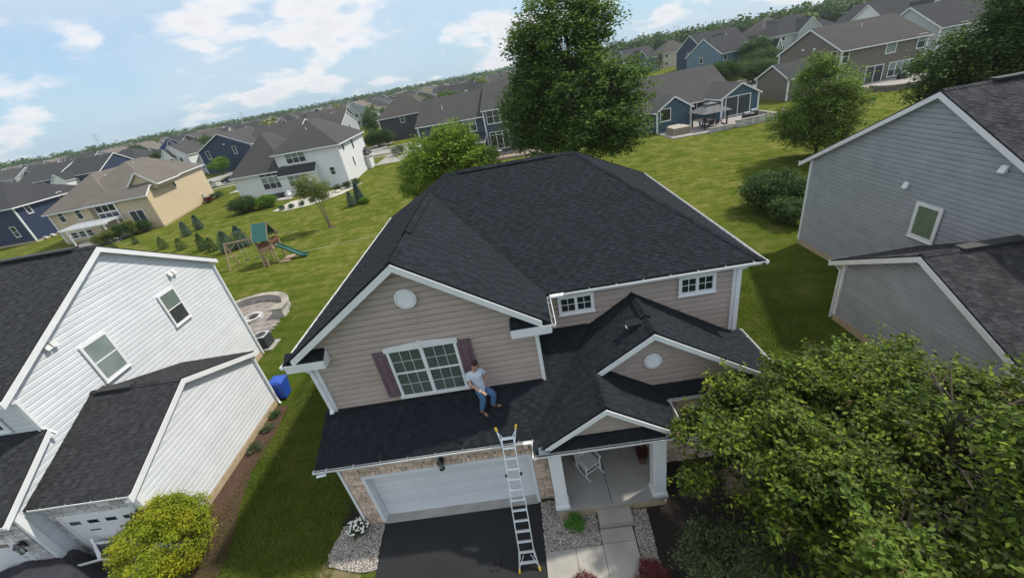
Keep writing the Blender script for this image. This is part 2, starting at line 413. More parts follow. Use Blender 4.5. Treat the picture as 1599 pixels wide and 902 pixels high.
def gutter(root, P, Q, out, mat=None, hangers=True, w=.10, h=.085, name='gutter'):
    """open trough along P->Q (top line at the roof edge), 'out' = horizontal outward unit vector"""
    o = Vector(out); P = Vector(P)-Vector((0, 0, -.012))-o*w*.8; Q = Vector(Q)-Vector((0, 0, -.012))-o*w*.8; u = Vector((0, 0, 1)); t = .008; mb = MB(); d = (Q-P).normalized()
    mb.hexa([P-u*h, Q-u*h, Q-u*h+o*w*.8, P-u*h+o*w*.8, P-u*(h-t), Q-u*(h-t), Q-u*(h-t)+o*w*.8, P-u*(h-t)+o*w*.8])
    mb.hexa([P-u*h, Q-u*h, Q-u*h+o*t, P-u*h+o*t, P-u*.03, Q-u*.03, Q+o*t-u*.03, P+o*t-u*.03])
    a, b = P+o*w, Q+o*w
    mb.hexa([P-u*h+o*w*.78, Q-u*h+o*w*.78, Q-u*h+o*(w*.78+t), P-u*h+o*(w*.78+t), a-u*.005, b-u*.005, b+o*t-u*.005, a+o*t-u*.005])
    mb.hexa([a-o*.004-u*.018, b-o*.004-u*.018, b+o*.012-u*.018, a+o*.012-u*.018, a-o*.004, b-o*.004, b+o*.012, a+o*.012])
    for e in (P, Q): mb.bar(e-u*h/2, e-u*h/2+o*w, .012, h)
    g = mb.build(name, mat or M_trim, root)
    MB().hexa([P-u*(h-t-.002)+o*.012, Q-u*(h-t-.002)+o*.012, Q-u*(h-t-.002)+o*w*.78, P-u*(h-t-.002)+o*w*.78, P-u*(h-.03)+o*.012, Q-u*(h-.03)+o*.012, Q-u*(h-.03)+o*w*.82, P-u*(h-.03)+o*w*.82]).build('silt', pmat('gutter_silt', (.07, .065, .055), (.10, .09, .075), scale=8, rough=.95), g)
    if hangers:
        n = int((Q-P).length/.75)
        for i in range(n):
            p = P+(Q-P)*((i+.5)/n); MB().bar(p+u*.016-o*.06, p+u*.006+o*w, .022, .006).build('hanger', M_alu, g)
    return g
def downspout(root, pts, mat=None, w=.09, h=.07, name='downspout'):
    mb = MB()
    for a, b in zip(pts, pts[1:]): mb.bar(a, b, w, h, up=(0, 1, 0) if abs((Vector(b)-Vector(a)).normalized().y) < .7 else (0, 0, 1))
    return mb.build(name, mat or M_trim, root)
def window(root, P, d, nr, w, h, cols=1, style='dh', trim=.09, glass=None, low=None, frame=None, muntin=None, sill=True, name='window', proud=.05):
    """P = lower left corner of the opening incl. trim (world), d along, nr outwards"""
    P = Vector(P); d = Vector(d).normalized(); nr = Vector(nr).normalized(); u = Vector((0, 0, 1))
    glass = glass or M_glass; low = low or M_screen; mb = MB()
    def slab(mb, s0, s1, z0, z1, n0, n1, tone=1.0):
        a = [P+d*s+u*z+nr*n for (s, z, n) in ((s0, z0, n0), (s1, z0, n0), (s1, z0, n1), (s0, z0, n1), (s0, z1, n0), (s1, z1, n0), (s1, z1, n1), (s0, z1, n1))]
        mb.hexa(a, tone)
    slab(mb, 0, trim, 0, h, 0, proud); slab(mb, w-trim, w, 0, h, 0, proud)
    slab(mb, trim, w-trim, h-trim, h, 0, proud); slab(mb, trim, w-trim, 0, trim, 0, proud)
    if sill: slab(mb, -.03, w+.03, -.035, 0.0, 0, proud+.03)
    cw = (w-2*trim)/cols
    for i in range(1, cols): slab(mb, trim+cw*i-.045, trim+cw*i+.045, trim, h-trim, 0, proud*.95)
    zm = trim+(h-2*trim)*.5
    if style == 'dh': slab(mb, trim, w-trim, zm-.025, zm+.025, 0, proud*.85)
    if style == 'tr': slab(mb, trim, w-trim, h-trim-.45, h-trim-.38, 0, proud*.85)
    fr = mb.build(name, frame or M_trim, root)
    for i in range(cols):
        s0 = trim+cw*i+(.045 if i else 0); s1 = trim+cw*(i+1)-(.045 if i < cols-1 else 0)
        if style == 'dh':
            m1 = MB(); slab(m1, s0, s1, zm+.025, h-trim, 0, .028); m1.build('pane', glass, fr)
            m1 = MB(); slab(m1, s0, s1, trim, zm-.025, 0, .024); m1.build('pane', low, fr)
        else:
            m1 = MB(); slab(m1, s0, s1, trim, h-trim, 0, .024); m1.build('pane', glass, fr)
        if muntin:
            mc, mrows = muntin; m2 = MB()
            for k in range(1, mc): c_ = s0+(s1-s0)*k/mc; slab(m2, c_-.009, c_+.009, trim, h-trim, .024, .034)
            if style == 'dh':
                for zz0, zz1 in ((trim, zm-.025), (zm+.025, h-trim)):
                    for k in range(1, mrows): z_ = zz0+(zz1-zz0)*k/mrows; slab(m2, s0, s1, z_-.009, z_+.009, .024, .035)
            else:
                for k in range(1, mrows): z_ = trim+(h-2*trim)*k/mrows; slab(m2, s0, s1, z_-.009, z_+.009, .024, .035)
            m2.build('muntin', frame or M_trim, fr)
    return fr
# ================================================================== GROUND
def lawnmat():
    def ex(t, col, b, geo):
        pos = geo.outputs['Position']; s = N(t, 'ShaderNodeSeparateXYZ'); t.links.new(pos, s.inputs[0])
        def nz(sc, det=4, ro=.55):
            n = N(t, 'ShaderNodeTexNoise'); n.inputs['Scale'].default_value = sc; n.inputs['Detail'].default_value = det; n.inputs['Roughness'].default_value = ro; t.links.new(pos, n.inputs['Vector']); return n.outputs[0]
        def rmp(x, a, c_):
            r = N(t, 'ShaderNodeMapRange'); t.links.new(x, r.inputs[0]); r.inputs[1].default_value = a; r.inputs[2].default_value = c_; return r.outputs[0]
        c0 = mixc(t, rmp(nz(.10, 4), .38, .64), (.060, .092, .010), (.126, .140, .024))
        c1 = mixc(t, mth(t, 'MULTIPLY', rmp(nz(.55, 9, .78), .47, .60), .85), c0, (.25, .215, .07))
        c2 = mixc(t, mth(t, 'MULTIPLY', rmp(nz(1.3, 9, .8), .46, .60), .6), c1, (.045, .078, .006))
        w = mth(t, 'SINE', mth(t, 'MULTIPLY', mth(t, 'ADD', mth(t, 'MULTIPLY', s.outputs[0], .10), s.outputs[1]), 5.4))
        st = mth(t, 'MULTIPLY', rmp(w, -.5, .9), .14)
        c3 = mixc(t, st, c2, (.27, .28, .055))
        near = rmp(s.outputs[1], 34, 20)   # lawn near the houses darkened in its colour, standing in for shade
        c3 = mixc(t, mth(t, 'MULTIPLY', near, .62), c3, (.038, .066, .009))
        return mixc(t, mth(t, 'MULTIPLY', rmp(nz(14, 5, .75), .40, .66), .5), c3, (.05, .078, .012))
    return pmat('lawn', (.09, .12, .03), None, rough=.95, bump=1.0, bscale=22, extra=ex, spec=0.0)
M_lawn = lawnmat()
M_road = pmat('street_concrete', (.36, .34, .31), (.28, .265, .245), scale=.8, rough=.9, bump=.2, det=8)
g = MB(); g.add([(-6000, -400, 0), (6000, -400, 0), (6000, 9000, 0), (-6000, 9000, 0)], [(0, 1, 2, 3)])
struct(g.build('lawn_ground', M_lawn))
# ================================================================== MAIN HOUSE
H = thing('tan_house', 'tan two storey house with new charcoal shingle roof, stone garage front and ladder against it', 'house', (-.3, 12, 0))
# roof planes (xy polygon, a, b, c)
s1 = .65; sg = .667; s2 = .5
zl = (s1, 0, 5.83+s1*7.35); zf = (0, s2, 5.83-s2*10.75); zb = (0, -s2, 5.83+s2*22.45); zr = (-s1, 0, 5.83+s1*6.8); zgr = (-sg, 0, 8.365-sg*3.45)
UP = [([(.27, 10.84), (6.73, 10.84), (2.3, 16.6), (-2.85, 16.6), (-3.45, 15.81)], *zf),
      ([(-7.27, 9.25), (-3.45, 9.25), (-3.45, 15.81), (-7.27, 15.81)], *zl),
      ([(-7.27, 15.81), (-3.45, 15.81), (-2.85, 16.6), (-7.27, 22.35)], *zl),
      ([(-3.45, 9.25), (.27, 9.25), (.27, 10.84), (-3.45, 15.81)], *zgr),
      ([(6.73, 10.84), (6.73, 22.36), (2.3, 16.6)], *zr),
      ([(6.8, 22.45), (-7.35, 22.45), (-2.85, 16.6), (2.3, 16.6)], *zb)]
gp = (0, .5, 2.95-.5*7.97); lp = (.65, 0, 3.4575)
LOW = [([(-7.06, 8.05), (-.72, 8.05), (.435, 9.55), (-7.0, 9.6)], *gp),
       ([(-.16, 9.55), (.435, 9.55), (1.55, 11.0), (-.16, 11.0)], *gp),
       ([(-.72, 7.52), (1.25, 7.52), (1.25, 8.85), (-.104, 8.85), (-.72, 8.05)], *lp),
       ([(-.104, 8.85), (2.9, 8.85), (2.9, 11.0), (1.55, 11.0)], *lp),
       ([(-.72, 7.51), (3.18, 7.51), (3.18, 7.84), (-.72, 7.84)], 0, .5, 2.95-.5*7.44),
       ([(1.25, 7.52), (3.18, 7.52), (3.18, 9.2), (1.25, 9.2)], -.65, 0, 4.27+.65*1.25),
       ([(2.75, 8.82), (6.65, 8.82), (6.65, 9.22), (2.75, 9.22)], 0, .5, 2.95-.5*8.74),
       ([(2.9, 8.85), (6.63, 8.85), (6.63, 11.0), (2.9, 11.0)], -.64, 0, 5.342+.64*2.9),
       ([(6.07, 11.0), (6.63, 11.0), (6.63, 11.5), (6.07, 11.5)], -.64, 0, 5.342+.64*2.9)]
RETS = [([(-7.3, 9.22), (-6.12, 9.22), (-6.17, 9.55), (-7.3, 9.55)], 0, .62, 5.85-.62*9.22), ([(-.87, 9.22), (.24, 9.22), (.24, 9.55), (-.83, 9.55)], 0, .62, 5.85-.62*9.22)]
R = roof_deck(H, UP+LOW+RETS, M_shingle, t=.045)
shingle_roof(R, UP+LOW+RETS, M_shingle, seed=11)
# ridge, hip caps and raised ridge vents
uX = Vector((1, 0, -s1)).normalized(); uXm = Vector((-1, 0, -s1)).normalized(); uY = Vector((0, -1, -s2)).normalized(); uYm = Vector((0, 1, -s2)).normalized()
caps(R, (-2.85, 16.6, 8.755), (2.3, 16.6, 8.755), uY, uYm, M_shingle)
caps(R, (2.3, 16.6, 8.755), (6.8, 10.75, 5.83), Vector((-.6, -.35, -.18)).normalized(), Vector((.35, .6, -.2)).normalized(), M_shingle, w=.12)
caps(R, (2.3, 16.6, 8.755), (6.8, 22.45, 5.83), Vector((.4, -.5, -.2)).normalized(), Vector((-.5, .4, -.2)).normalized(), M_shingle, w=.12, expo=.3)
caps(R, (-3.45, 9.27, 8.36), (-3.45, 15.81, 8.36), uXm, uX, M_shingle)
caps(R, (-3.45, 15.81, 8.36), (-2.85, 16.6, 8.755), Vector((-.5, .3, -.2)).normalized(), Vector((.5, -.3, -.2)).normalized(), M_shingle, w=.12)
caps(R, (1.25, 7.53, 4.27), (1.25, 8.95, 4.27), uXm, uX, M_shingle)
caps(R, (2.9, 8.87, 5.342), (2.9, 11.0, 5.342), uXm, uX, M_shingle)
def vent(P, Q, ul, ur):
    caps(R, P, Q, ul, ur, M_shingle, w=.17, lift=.065, name='ridge_vent_cap')
    mb = MB(); P = Vector(P); Q = Vector(Q); u = Vector((0, 0, 1))
    for n_ in (ul, ur): mb.hexa([P+n_*.15-u*.01, Q+n_*.15-u*.01, Q-u*.01, P-u*.01, P+n_*.15+u*.065, Q+n_*.15+u*.065, Q+u*.065, P+u*.065])
    mb.build('ridge_vent', M_rubber, R)
vent((-3.45, 11.3, 8.36), (-3.45, 14.9, 8.36), uXm, uX)
vent((-2.3, 16.6, 8.755), (1.6, 16.6, 8.755), uY, uYm)
vent((2.9, 9.6, 5.342), (2.9, 10.55, 5.342), uXm, uX)
# walls
wall = MB(); wall.box(-6.58, 5.98, 11.09, 22.1, 0, 5.80)
wall.add([(-6.58, 9.64, 0), (-.25, 9.64, 0), (-.25, 9.64, 6.12), (-3.45, 9.64, 8.25), (-6.58, 9.64, 6.20), (-6.58, 11.2, 0), (-.25, 11.2, 0), (-.25, 11.2, 6.12), (-3.45, 11.2, 8.25), (-6.58, 11.2, 6.20)],
         [(0, 1, 2, 3, 4), (1, 6, 7, 2), (5, 0, 4, 9)])
wl = wall.build('wall', M_siding_tan, H)
siding(wl, (-6.67, 9.55), (-.16, 9.55), [(0, 3.62), (6.51, 3.62), (6.51, 6.02), (3.22, 8.22), (0, 6.06)], M_siding_tan, (0, -1, 0), z0=3.70, lip=1.35)
siding(wl, (-.16, 11.0), (6.07, 11.0), [(0, 3.4), (6.23, 3.4), (6.23, 5.80), (0, 5.80)], M_siding_tan, (0, -1, 0), z0=3.70, lip=1.35)
siding(wl, (-.16, 9.55), (-.16, 11.0), [(0, 3.7), (1.45, 3.7), (1.45, 6.0), (0, 6.0)], M_siding_tan, (1, 0, 0), z0=3.70)
siding(wl, (6.07, 11.0), (6.07, 22.2), [(0, .2), (11.2, .2), (11.2, 5.8), (0, 5.8)], M_siding_tan, (1, 0, 0), z0=3.70)
siding(wl, (-6.67, 22.2), (-6.67, 9.55), [(0, .2), (12.65, .2), (12.65, 5.95), (0, 5.95)], M_siding_tan, (-1, 0, 0), z0=3.70)
gw = MB(); gw.add([(-.3, 7.87, 3.1), (2.85, 7.87, 3.1), (1.25, 7.87, 4.2)], [(0, 1, 2)]).add([(1.3, 9.28, 3.0), (6.07, 9.28, 3.0), (6.07, 9.28, 3.12), (2.9, 9.28, 5.17), (1.3, 9.28, 4.13)], [(0, 1, 2, 3, 4)])
gwo = gw.build('gable_wall', M_siding_tan, H)
siding(gwo, (-.4, 7.79), (3.0, 7.79), [(.05, 3.12), (3.25, 3.12), (1.65, 4.19)], M_siding_tan, (0, -1, 0), z0=3.14)
siding(gwo, (2.3, 9.19), (6.5, 9.19), [(-.95, 3.0), (4.1, 2.8), (.6, 5.17), (-.95, 4.15)], M_siding_tan, (0, -1, 0), z0=3.14)
# trim: rakes, soffits, returns
def rake(root, A, B, out, hgt=.2, back=.28, drop=.05, mat=None):
    A = Vector(A)-Vector((0, 0, drop)); B = Vector(B)-Vector((0, 0, drop)); o = Vector(out); u = Vector((0, 0, 1))
    MB().hexa([A-u*hgt, B-u*hgt, B-u*hgt+o*.03, A-u*hgt+o*.03, A, B, B+o*.03, A+o*.03]).build('fascia', mat or M_trim, root)
    MB().hexa([A-u*hgt*.85-o*back, B-u*hgt*.85-o*back, B-u*hgt*.85, A-u*hgt*.85, A-u*(hgt*.85-.03)-o*back, B-u*(hgt*.85-.03)-o*back, B-u*(hgt*.85-.03), A-u*(hgt*.85-.03)]).build('soffit', mat or M_trim, root)
rake(H, (-3.45, 9.24, 8.365), (-7.02, 9.24, 8.365-s1*3.57), (0, -1, 0)); rake(H, (-3.45, 9.24, 8.365), (.02, 9.24, 8.365-sg*3.47), (0, -1, 0))
rake(H, (1.25, 7.51, 4.27), (-.44, 7.51, 3.17), (0, -1, 0), hgt=.15); rake(H, (1.25, 7.51, 4.27), (2.86, 7.51, 3.22), (0, -1, 0), hgt=.15)
rake(H, (2.9, 8.84, 5.342), (1.31, 8.84, 4.31), (0, -1, 0), hgt=.17); rake(H, (2.9, 8.84, 5.342), (6.66, 8.84, 2.96), (0, -1, 0), hgt=.17)
for x0, x1, xe in ((-7.28, -6.12, -6.12), (-.87, .26, -.87)):
    mb = MB(); mb.box(x0, x1, 9.2, 9.55, 5.62, 5.84); mb.box(x0+.02, x1-.02, 9.185, 9.2, 5.60, 5.86)
    mb.build('eave_return', M_trim, H)
    mb = MB(); mb.add([(xe, 9.2, 5.84), (xe, 9.55, 5.84), (xe, 9.55, 6.05)], [(0, 1, 2)]); mb.build('return_end', M_trim, H)
gutter(H, (-7.37, 9.2, 5.83), (-7.37, 22.4, 5.83), (-1, 0, 0)); gutter(H, (.38, 10.75, 5.85), (6.86, 10.73, 5.85), (0, -1, 0)); gutter(H, (.36, 9.2, 5.85), (.36, 10.7, 5.85), (1, 0, 0)); gutter(H, (6.82, 22.4, 5.85), (6.82, 10.7, 5.85), (1, 0, 0))
[MB().box(*q_).build('soffit', M_trim, H) for q_ in ((-.1, 6.75, 10.80, 11.0, 5.74, 5.76), (6.07, 6.75, 11.0, 22.3, 5.74, 5.76), (-7.28, -6.67, 9.56, 22.3, 5.74, 5.76), (-.15, .28, 9.56, 10.78, 5.75, 5.77))]
MB().box(.40, .78, 10.60, 10.74, 5.84, 5.90).build('gutter_cover', M_trim, H)
for x, y0, z0, z1 in ((-.24, 9.50, 3.68, 5.62), (5.98, 10.95, 3.42, 5.7), (-6.72, 9.5, 3.7, 5.62)):
    MB().box(x, x+.11, y0, y0+.08, z0, z1).build('corner_board', M_trim, H)
downspout(H, [(-6.92, 9.42, 5.55), (-6.78, 9.46, 5.35), (-6.74, 9.47, 3.86), (-6.72, 9.34, 3.80)], w=.11)
downspout(H, [(6.32, 10.86, 5.74), (6.14, 10.93, 5.66), (6.14, 10.93, 3.42)], w=.13)
# lower eaves
gutter(H, (-7.1, 7.96, 2.97), (-.76, 7.96, 2.97), (0, -1, 0)); gutter(H, (-.77, 7.96, 2.96), (-.77, 7.4, 2.96), (-1, 0, 0), hangers=False, w=.06)
gutter(H, (-.8, 7.43, 2.96), (3.3, 7.43, 2.96), (0, -1, 0)); gutter(H, (3.26, 7.4, 2.96), (3.26, 8.73, 2.96), (1, 0, 0)); gutter(H, (3.3, 8.73, 2.96), (6.76, 8.73, 2.96), (0, -1, 0)); gutter(H, (6.72, 8.7, 2.92), (6.72, 11.5, 2.92), (1, 0, 0))
MB().box(-1.03, -.80, 7.88, 7.98, 2.955, 2.99).build('gutter_cover', M_trim, H)
MB().tube((-7.0, 7.9, 2.86), (-6.75, 7.95, 2.84), .04, n=10).build('gutter_outlet', M_trim, H)
[MB().box(*q_).build('soffit', M_trim, H) for q_ in ((-7.02, -.45, 8.07, 8.24, 2.86, 2.88), (-.45, 3.12, 7.56, 10.98, 2.86, 2.88), (3.12, 6.6, 8.86, 9.0, 2.86, 2.88))]
MB().box(-.42, 2.9, 7.62, 7.80, 2.74, 2.86).build('porch_beam', M_trim, H)
for x0, x1, y in ((-6.6, -.2, 9.535), (-.1, 1.45, 10.985), ):   # flashing line where roof meets wall
    MB().box(x0, x1, y-.05, y, 2.95+.5*(y-7.97), 2.95+.5*(y-7.97)+.05).build('flashing', M_alu if False else M_dark, H)
MB().box(2.9, 6.0, 9.12, 9.17, 3.14, 3.17).build('flashing', M_dark, H)
for x0, x1, z_ in ((-.62, -.32, 3.07), (2.72, 3.06, 3.07)):
    MB().hexa([(x0, 7.40, z_-.06), (x1, 7.40, z_-.06), (x1, 7.58, z_+.03), (x0, 7.58, z_+.03), (x0, 7.40, z_-.02), (x1, 7.40, z_-.02), (x1, 7.58, z_+.07), (x0, 7.58, z_+.07)]).build('kickout_flashing', pmat('bent_metal', (.10, .12, .15), rough=.5), H)
# round gable vents
def gable_vent(c, r, root=H):
    x, y, z = c; mb = MB(); mb.lathe((x, y, z), [(r, 0), (r, -.035), (r-.025, -.05), (r-.07, -.05), (r-.075, -.02), (.01, -.02)], n=32, axis='y')
    v = mb.build('gable_vent', M_trim, root)
    for i in range(7):
        zz = z-(r-.09)+(i+.5)*(2*r-.18)/7; hw = math.sqrt(max(.001, (r-.08)**2-(zz-z)**2))
        MB().hexa([(x-hw, y-.045, zz-.028), (x+hw, y-.045, zz-.028), (x+hw, y-.02, zz-.018), (x-hw, y-.02, zz-.018), (x-hw, y-.045, zz-.018), (x+hw, y-.045, zz-.018), (x+hw, y-.02, zz+.022), (x-hw, y-.02, zz+.022)]).build('louvre_slat', M_trim, v)
gable_vent((-3.45, 9.53, 7.17), .30); gable_vent((2.95, 9.17, 4.13), .26)
# windows: big twin on the gable wall, with arched head, keystone, blinds and shutters
def big_window():
    y = 9.53; x0, x1, z0, z1 = -4.50, -2.46, 3.93, 5.62
    fr = MB(); t = .085
    fr.box(x0, x0+t, y-.06, y, z0, z1); fr.box(x1-t, x1, y-.06, y, z0, z1); fr.box(x0-.04, x1+.04, y-.085, y, z0-.05, z0+.05); xm = (x0+x1)/2
    fr.box(xm-.055, xm+.055, y-.06, y, z0, z1); zm = 4.80
    fr.box(x0+t, xm-.055, y-.05, y, zm-.03, zm+.03); fr.box(xm+.055, x1-t, y-.05, y, zm-.03, zm+.03)
    o = fr.build('window', M_trim, H)
    hd = MB(); n = 14; top = []; bot = []
    for i in range(n+1):
        x = x0-.05+(x1-x0+.1)*i/n; k = 1-((x-xm)/((x1-x0)/2+.05))**2
        top.append((x, z1+.10+.07*k)); bot.append((x, z1-.03+.0*k))
    for i in range(n):
        (xa, za), (xb, zb_) = top[i], top[i+1]; zc, zd = bot[i][1], bot[i+1][1]
        hd.hexa([(xa, y-.075, zc), (xb, y-.075, zd), (xb, y, zd), (xa, y, zc), (xa, y-.075, za), (xb, y-.075, zb_), (xb, y, zb_), (xa, y, za)])
    hd.build('window_head', M_trim, o)
    MB().hexa([(xm-.055, y-.1, z1-.05), (xm+.055, y-.1, z1-.05), (xm+.055, y, z1-.05), (xm-.055, y, z1-.05), (xm-.08, y-.1, z1+.20), (xm+.08, y-.1, z1+.20), (xm+.08, y, z1+.20), (xm-.08, y, z1+.20)]).build('keystone', M_trim, o)
    gl = bpy.data.materials.new('clear_pane'); gl.use_nodes = True; tt = gl.node_tree; b = tt.nodes['Principled BSDF']; b.inputs['Base Color'].default_value = (.02, .03, .028, 1); b.inputs['Roughness'].default_value = .05
    tr = N(tt, 'ShaderNodeBsdfTransparent'); ms = N(tt, 'ShaderNodeMixShader'); ms.inputs[0].default_value = .22
    tt.links.new(tr.outputs[0], ms.inputs[1]); tt.links.new(b.outputs[0], ms.inputs[2]); tt.links.new(ms.outputs[0], tt.nodes['Material Output'].inputs[0])
    M_blind = pmat('blind_slat', (.24, .31, .26), rough=.6)
    for (a, b_) in ((x0+t, xm-.055), (xm+.055, x1-t)):
        MB().box(a, b_, y-.010, y-.006, z0+.05, z1-.03).build('dark_room', pmat('dark_interior', (.012, .016, .015), rough=.9), o)
        bl = MB()
        for k in range(34):
            zz = z0+.08+k*(z1-z0-.14)/34; bl.hexa([(a+.01, y-.024, zz), (b_-.01, y-.024, zz), (b_-.01, y-.012, zz+.022), (a+.01, y-.012, zz+.022), (a+.01, y-.024, zz+.002), (b_-.01, y-.024, zz+.002), (b_-.01, y-.012, zz+.024), (a+.01, y-.012, zz+.024)], .9 if k > 16 else .45)
        bl.build('blind', M_blind, o)
        for (za, zb_) in ((z0+.05, zm-.03), (zm+.03, z1-.03)):
            MB().box(a, b_, y-.032, y-.028, za, zb_).build('pane', gl, o)
            mu = MB()
            for k in (1, 2): xx = a+(b_-a)*k/3; mu.box(xx-.008, xx+.008, y-.045, y-.033, za, zb_)
            zz = (za+zb_)/2; mu.box(a, b_, y-.046, y-.034, zz-.008, zz+.008)
            mu.build('muntin', pmat('muntin_white', (.62, .64, .64), rough=.5), o)
    M_sh = pmat('plum_shutter', (.150, .088, .112), (.185, .115, .140), scale=4, rough=.6, bump=.15)
    for xa, xb in ((-4.90, -4.53), (-2.43, -2.06)):
        s = MB(); z0s, z1s = 3.97, 5.62
        s.box(xa, xb, y-.035, y, z0s, z1s)
        sh = s.build('shutter', M_sh, H)
        for za, zb_ in ((z0s, z0s+.10), ((z0s+z1s)/2-.05, (z0s+z1s)/2+.05), (z1s-.10, z1s)): MB().box(xa, xb, y-.055, y-.036, za, zb_).build('rail', M_sh, sh)
        for xx in (xa, xb-.07): MB().box(xx, xx+.07, y-.056, y-.036, z0s, z1s).build('stile', M_sh, sh)
        for za, zb_ in ((z0s+.14, (z0s+z1s)/2-.09), ((z0s+z1s)/2+.09, z1s-.14)): MB().box(xa+.10, xb-.10, y-.05, y-.036, za, zb_).build('raised_panel', M_sh, sh)
big_window()
for x0, x1 in ((.60, 1.72), (4.33, 5.46)):
    window(H, (x0, 10.985, 4.99), (1, 0, 0), (0, -1, 0), x1-x0, .66, cols=2, style='fx', trim=.10, muntin=(2, 2), proud=.06)
# garage front: stone, trims, door
y0 = 8.24; lw = MB(); 
lw.box(-6.6, -6.02, y0+.01, 9.55, 0, 2.82); lw.box(-.92, -.44, y0+.01, 11.0, 0, 2.82); lw.box(-6.02, -.92, y0+.01, 9.55, 2.2, 2.82); lw.box(-6.02, -.92, 9.0, 9.55, 0, 2.2)
mw = lw.build('stone_wall', M_mortar, H)
stones(mw, (-6.53, y0), (-.44, y0), [(0, .51, .02, 2.74), (5.61, 6.07, .1, 2.74)], M_stone, (0, -1, 0), seed=5)
stones(mw, (-6.53, y0), (-.44, y0), [(.53, 5.59, 2.40, 2.76)], M_stone, (0, -1, 0), seed=8, rows=(.13, .2))
stones(mw, (-6.53, y0), (-.44, y0), [(.51, 5.61, 2.24, 2.39)], M_stone, (0, -1, 0), seed=9, rows=(.15, .16), ws=(.13, .2))
MB().box(-6.62, -6.54, y0-.05, y0+.03, .02, 2.8).build('corner_board', M_trim, H)
dt = MB(); dt.box(-6.03, -5.93, y0-.06, y0+.22, 0, 2.24); dt.box(-1.01, -.91, y0-.06, y0+.22, 0, 2.24); dt.box(-5.93, -1.01, y0-.06, y0+.22, 2.14, 2.24); dt.build('door_surround', M_trim, H)
M_gdoor = pmat('garage_door_white', (.80, .81, .83), (.76, .77, .79), scale=1, rough=.5)
gd = MB(); gd.box(-5.93, -1.01, y0+.24, y0+.27, 0.02, 2.14); door = gd.build('garage_door', M_gdoor, H)
for i in range(4):
    za = .03+i*.527; MB().box(-5.92, -1.02, y0+.205, y0+.24, za, za+.518).build('door_section', M_gdoor, door)
    for k in range(8):
        xa = -5.88+k*.612; p = MB(); a = .02
        p.add([(xa+.03, y0+.2045, za+.08), (xa+.57, y0+.2045, za+.08), (xa+.57, y0+.2045, za+.44), (xa+.03, y0+.2045, za+.44), (xa+.05, y0+.1985, za+.10), (xa+.55, y0+.1985, za+.10), (xa+.55, y0+.1985, za+.42), (xa+.05, y0+.1985, za+.42)], [(4, 5, 6, 7), (0, 1, 5, 4), (1, 2, 6, 5), (2, 3, 7, 6), (3, 0, 4, 7)])
        p.build('door_panel', M_gdoor, door)
MB().box(-5.93, -1.01, y0-.1, y0+.25, .004, .03).build('garage_sill', M_concrete, H)
def carriage_lamp(c, root, nr=(0, -1, 0)):
    x, y, z = c; n_ = Vector(nr); l = MB(); b = Vector((x, y, z))
    def bx(o0, o1, w, z0, z1):
        t = Vector((-n_.y, n_.x, 0)); A = b+n_*o0; B_ = b+n_*o1; l.hexa([A-t*w+Vector((0, 0, z0)), B_-t*w+Vector((0, 0, z0)), B_+t*w+Vector((0, 0, z0)), A+t*w+Vector((0, 0, z0)), A-t*w+Vector((0, 0, z1)), B_-t*w+Vector((0, 0, z1)), B_+t*w+Vector((0, 0, z1)), A+t*w+Vector((0, 0, z1))])
    bx(0, .03, .06, -.12, .14); bx(.03, .16, .015, .10, .13)
    o = l.build('wall_lamp', M_dark, root)
    cc = b+n_*.16; p = MB(); p.lathe(cc+Vector((0, 0, -.22)), [(.05, 0), (.085, .02), (.085, .03), (.08, .03)], n=8); p.lathe(cc+Vector((0, 0, .06)), [(.10, 0), (.11, .01), (.04, .10), (.015, .13), (.02, .15)], n=8)
    for i in range(4):
        a = math.pi/4+i*math.pi/2; p.bar(cc+Vector((.06*math.cos(a), .06*math.sin(a), -.2)), cc+Vector((.085*math.cos(a), .085*math.sin(a), .07)), .012, .012)
    p.build('lantern_cage', M_dark, o)
    MB().lathe(cc+Vector((0, 0, -.19)), [(.045, 0), (.06, .24)], n=8).build('lantern_glass', M_glass_lt, o)
carriage_lamp((-3.5, y0-.04, 2.50), H)
# porch: slab, blocks, columns, room walls
MB().box(-.44, 2.84, 7.50, 11.0, .38, .48).build('porch_floor', M_concrete_dk, H)
MB().box(1.18, 1.2, 7.52, 9.5, .479, .4815).build('floor_joint', M_rubber, H)
pb = MB(); pb.box(-.38, 2.78, 7.60, 10.9, 0, .38); pbo = pb.build('porch_base', M_mortar, H)
for k in range(8):
    for j in range(2):
        xa = -.40+k*.40-(.2 if j else 0); MB().box(max(-.4, xa)+.004, min(2.8, xa+.40)-.004, 7.56, 7.62, .01+j*.185, .188+j*.185, .85+.3*rnd.random()).build('block', M_found, pbo)
for j in range(2):
    for k in range(8): MB().box(2.76, 2.82, 7.6+k*.4+.004, 8.0+k*.4-.004, .01+j*.185, .188+j*.185).build('block', M_found, pbo)
for xa in (-.42, 2.42):
    c_ = MB(); c_.box(xa, xa+.36, 7.54, 7.88, .481, 2.85); co = c_.build('porch_column', M_trim, H)
    MB().box(xa-.03, xa+.39, 7.51, 7.91, .481, .60).build('column_base', M_trim, co)
    for e in (xa+.04, xa+.32): MB().box(e-.02, e+.02, 7.53, 7.54, .62, 2.7).build('column_panel_edge', M_trim, co)
rw = MB(); rw.box(2.62, 6.05, 8.97, 11.0, 0, 2.82); rw.box(-.44, 2.62, 10.6, 11.0, 0, 2.82); rwo = rw.build('stone_wall', M_mortar, H)
stones(rwo, (2.62, 8.96), (6.07, 8.96), [(0, 3.4, .05, 2.75)], M_stone, (0, -1, 0), seed=21)
stones(rwo, (2.61, 10.6), (2.61, 8.96), [(0, 1.64, .5, 2.75)], M_stone, (-1, 0, 0), seed=22)
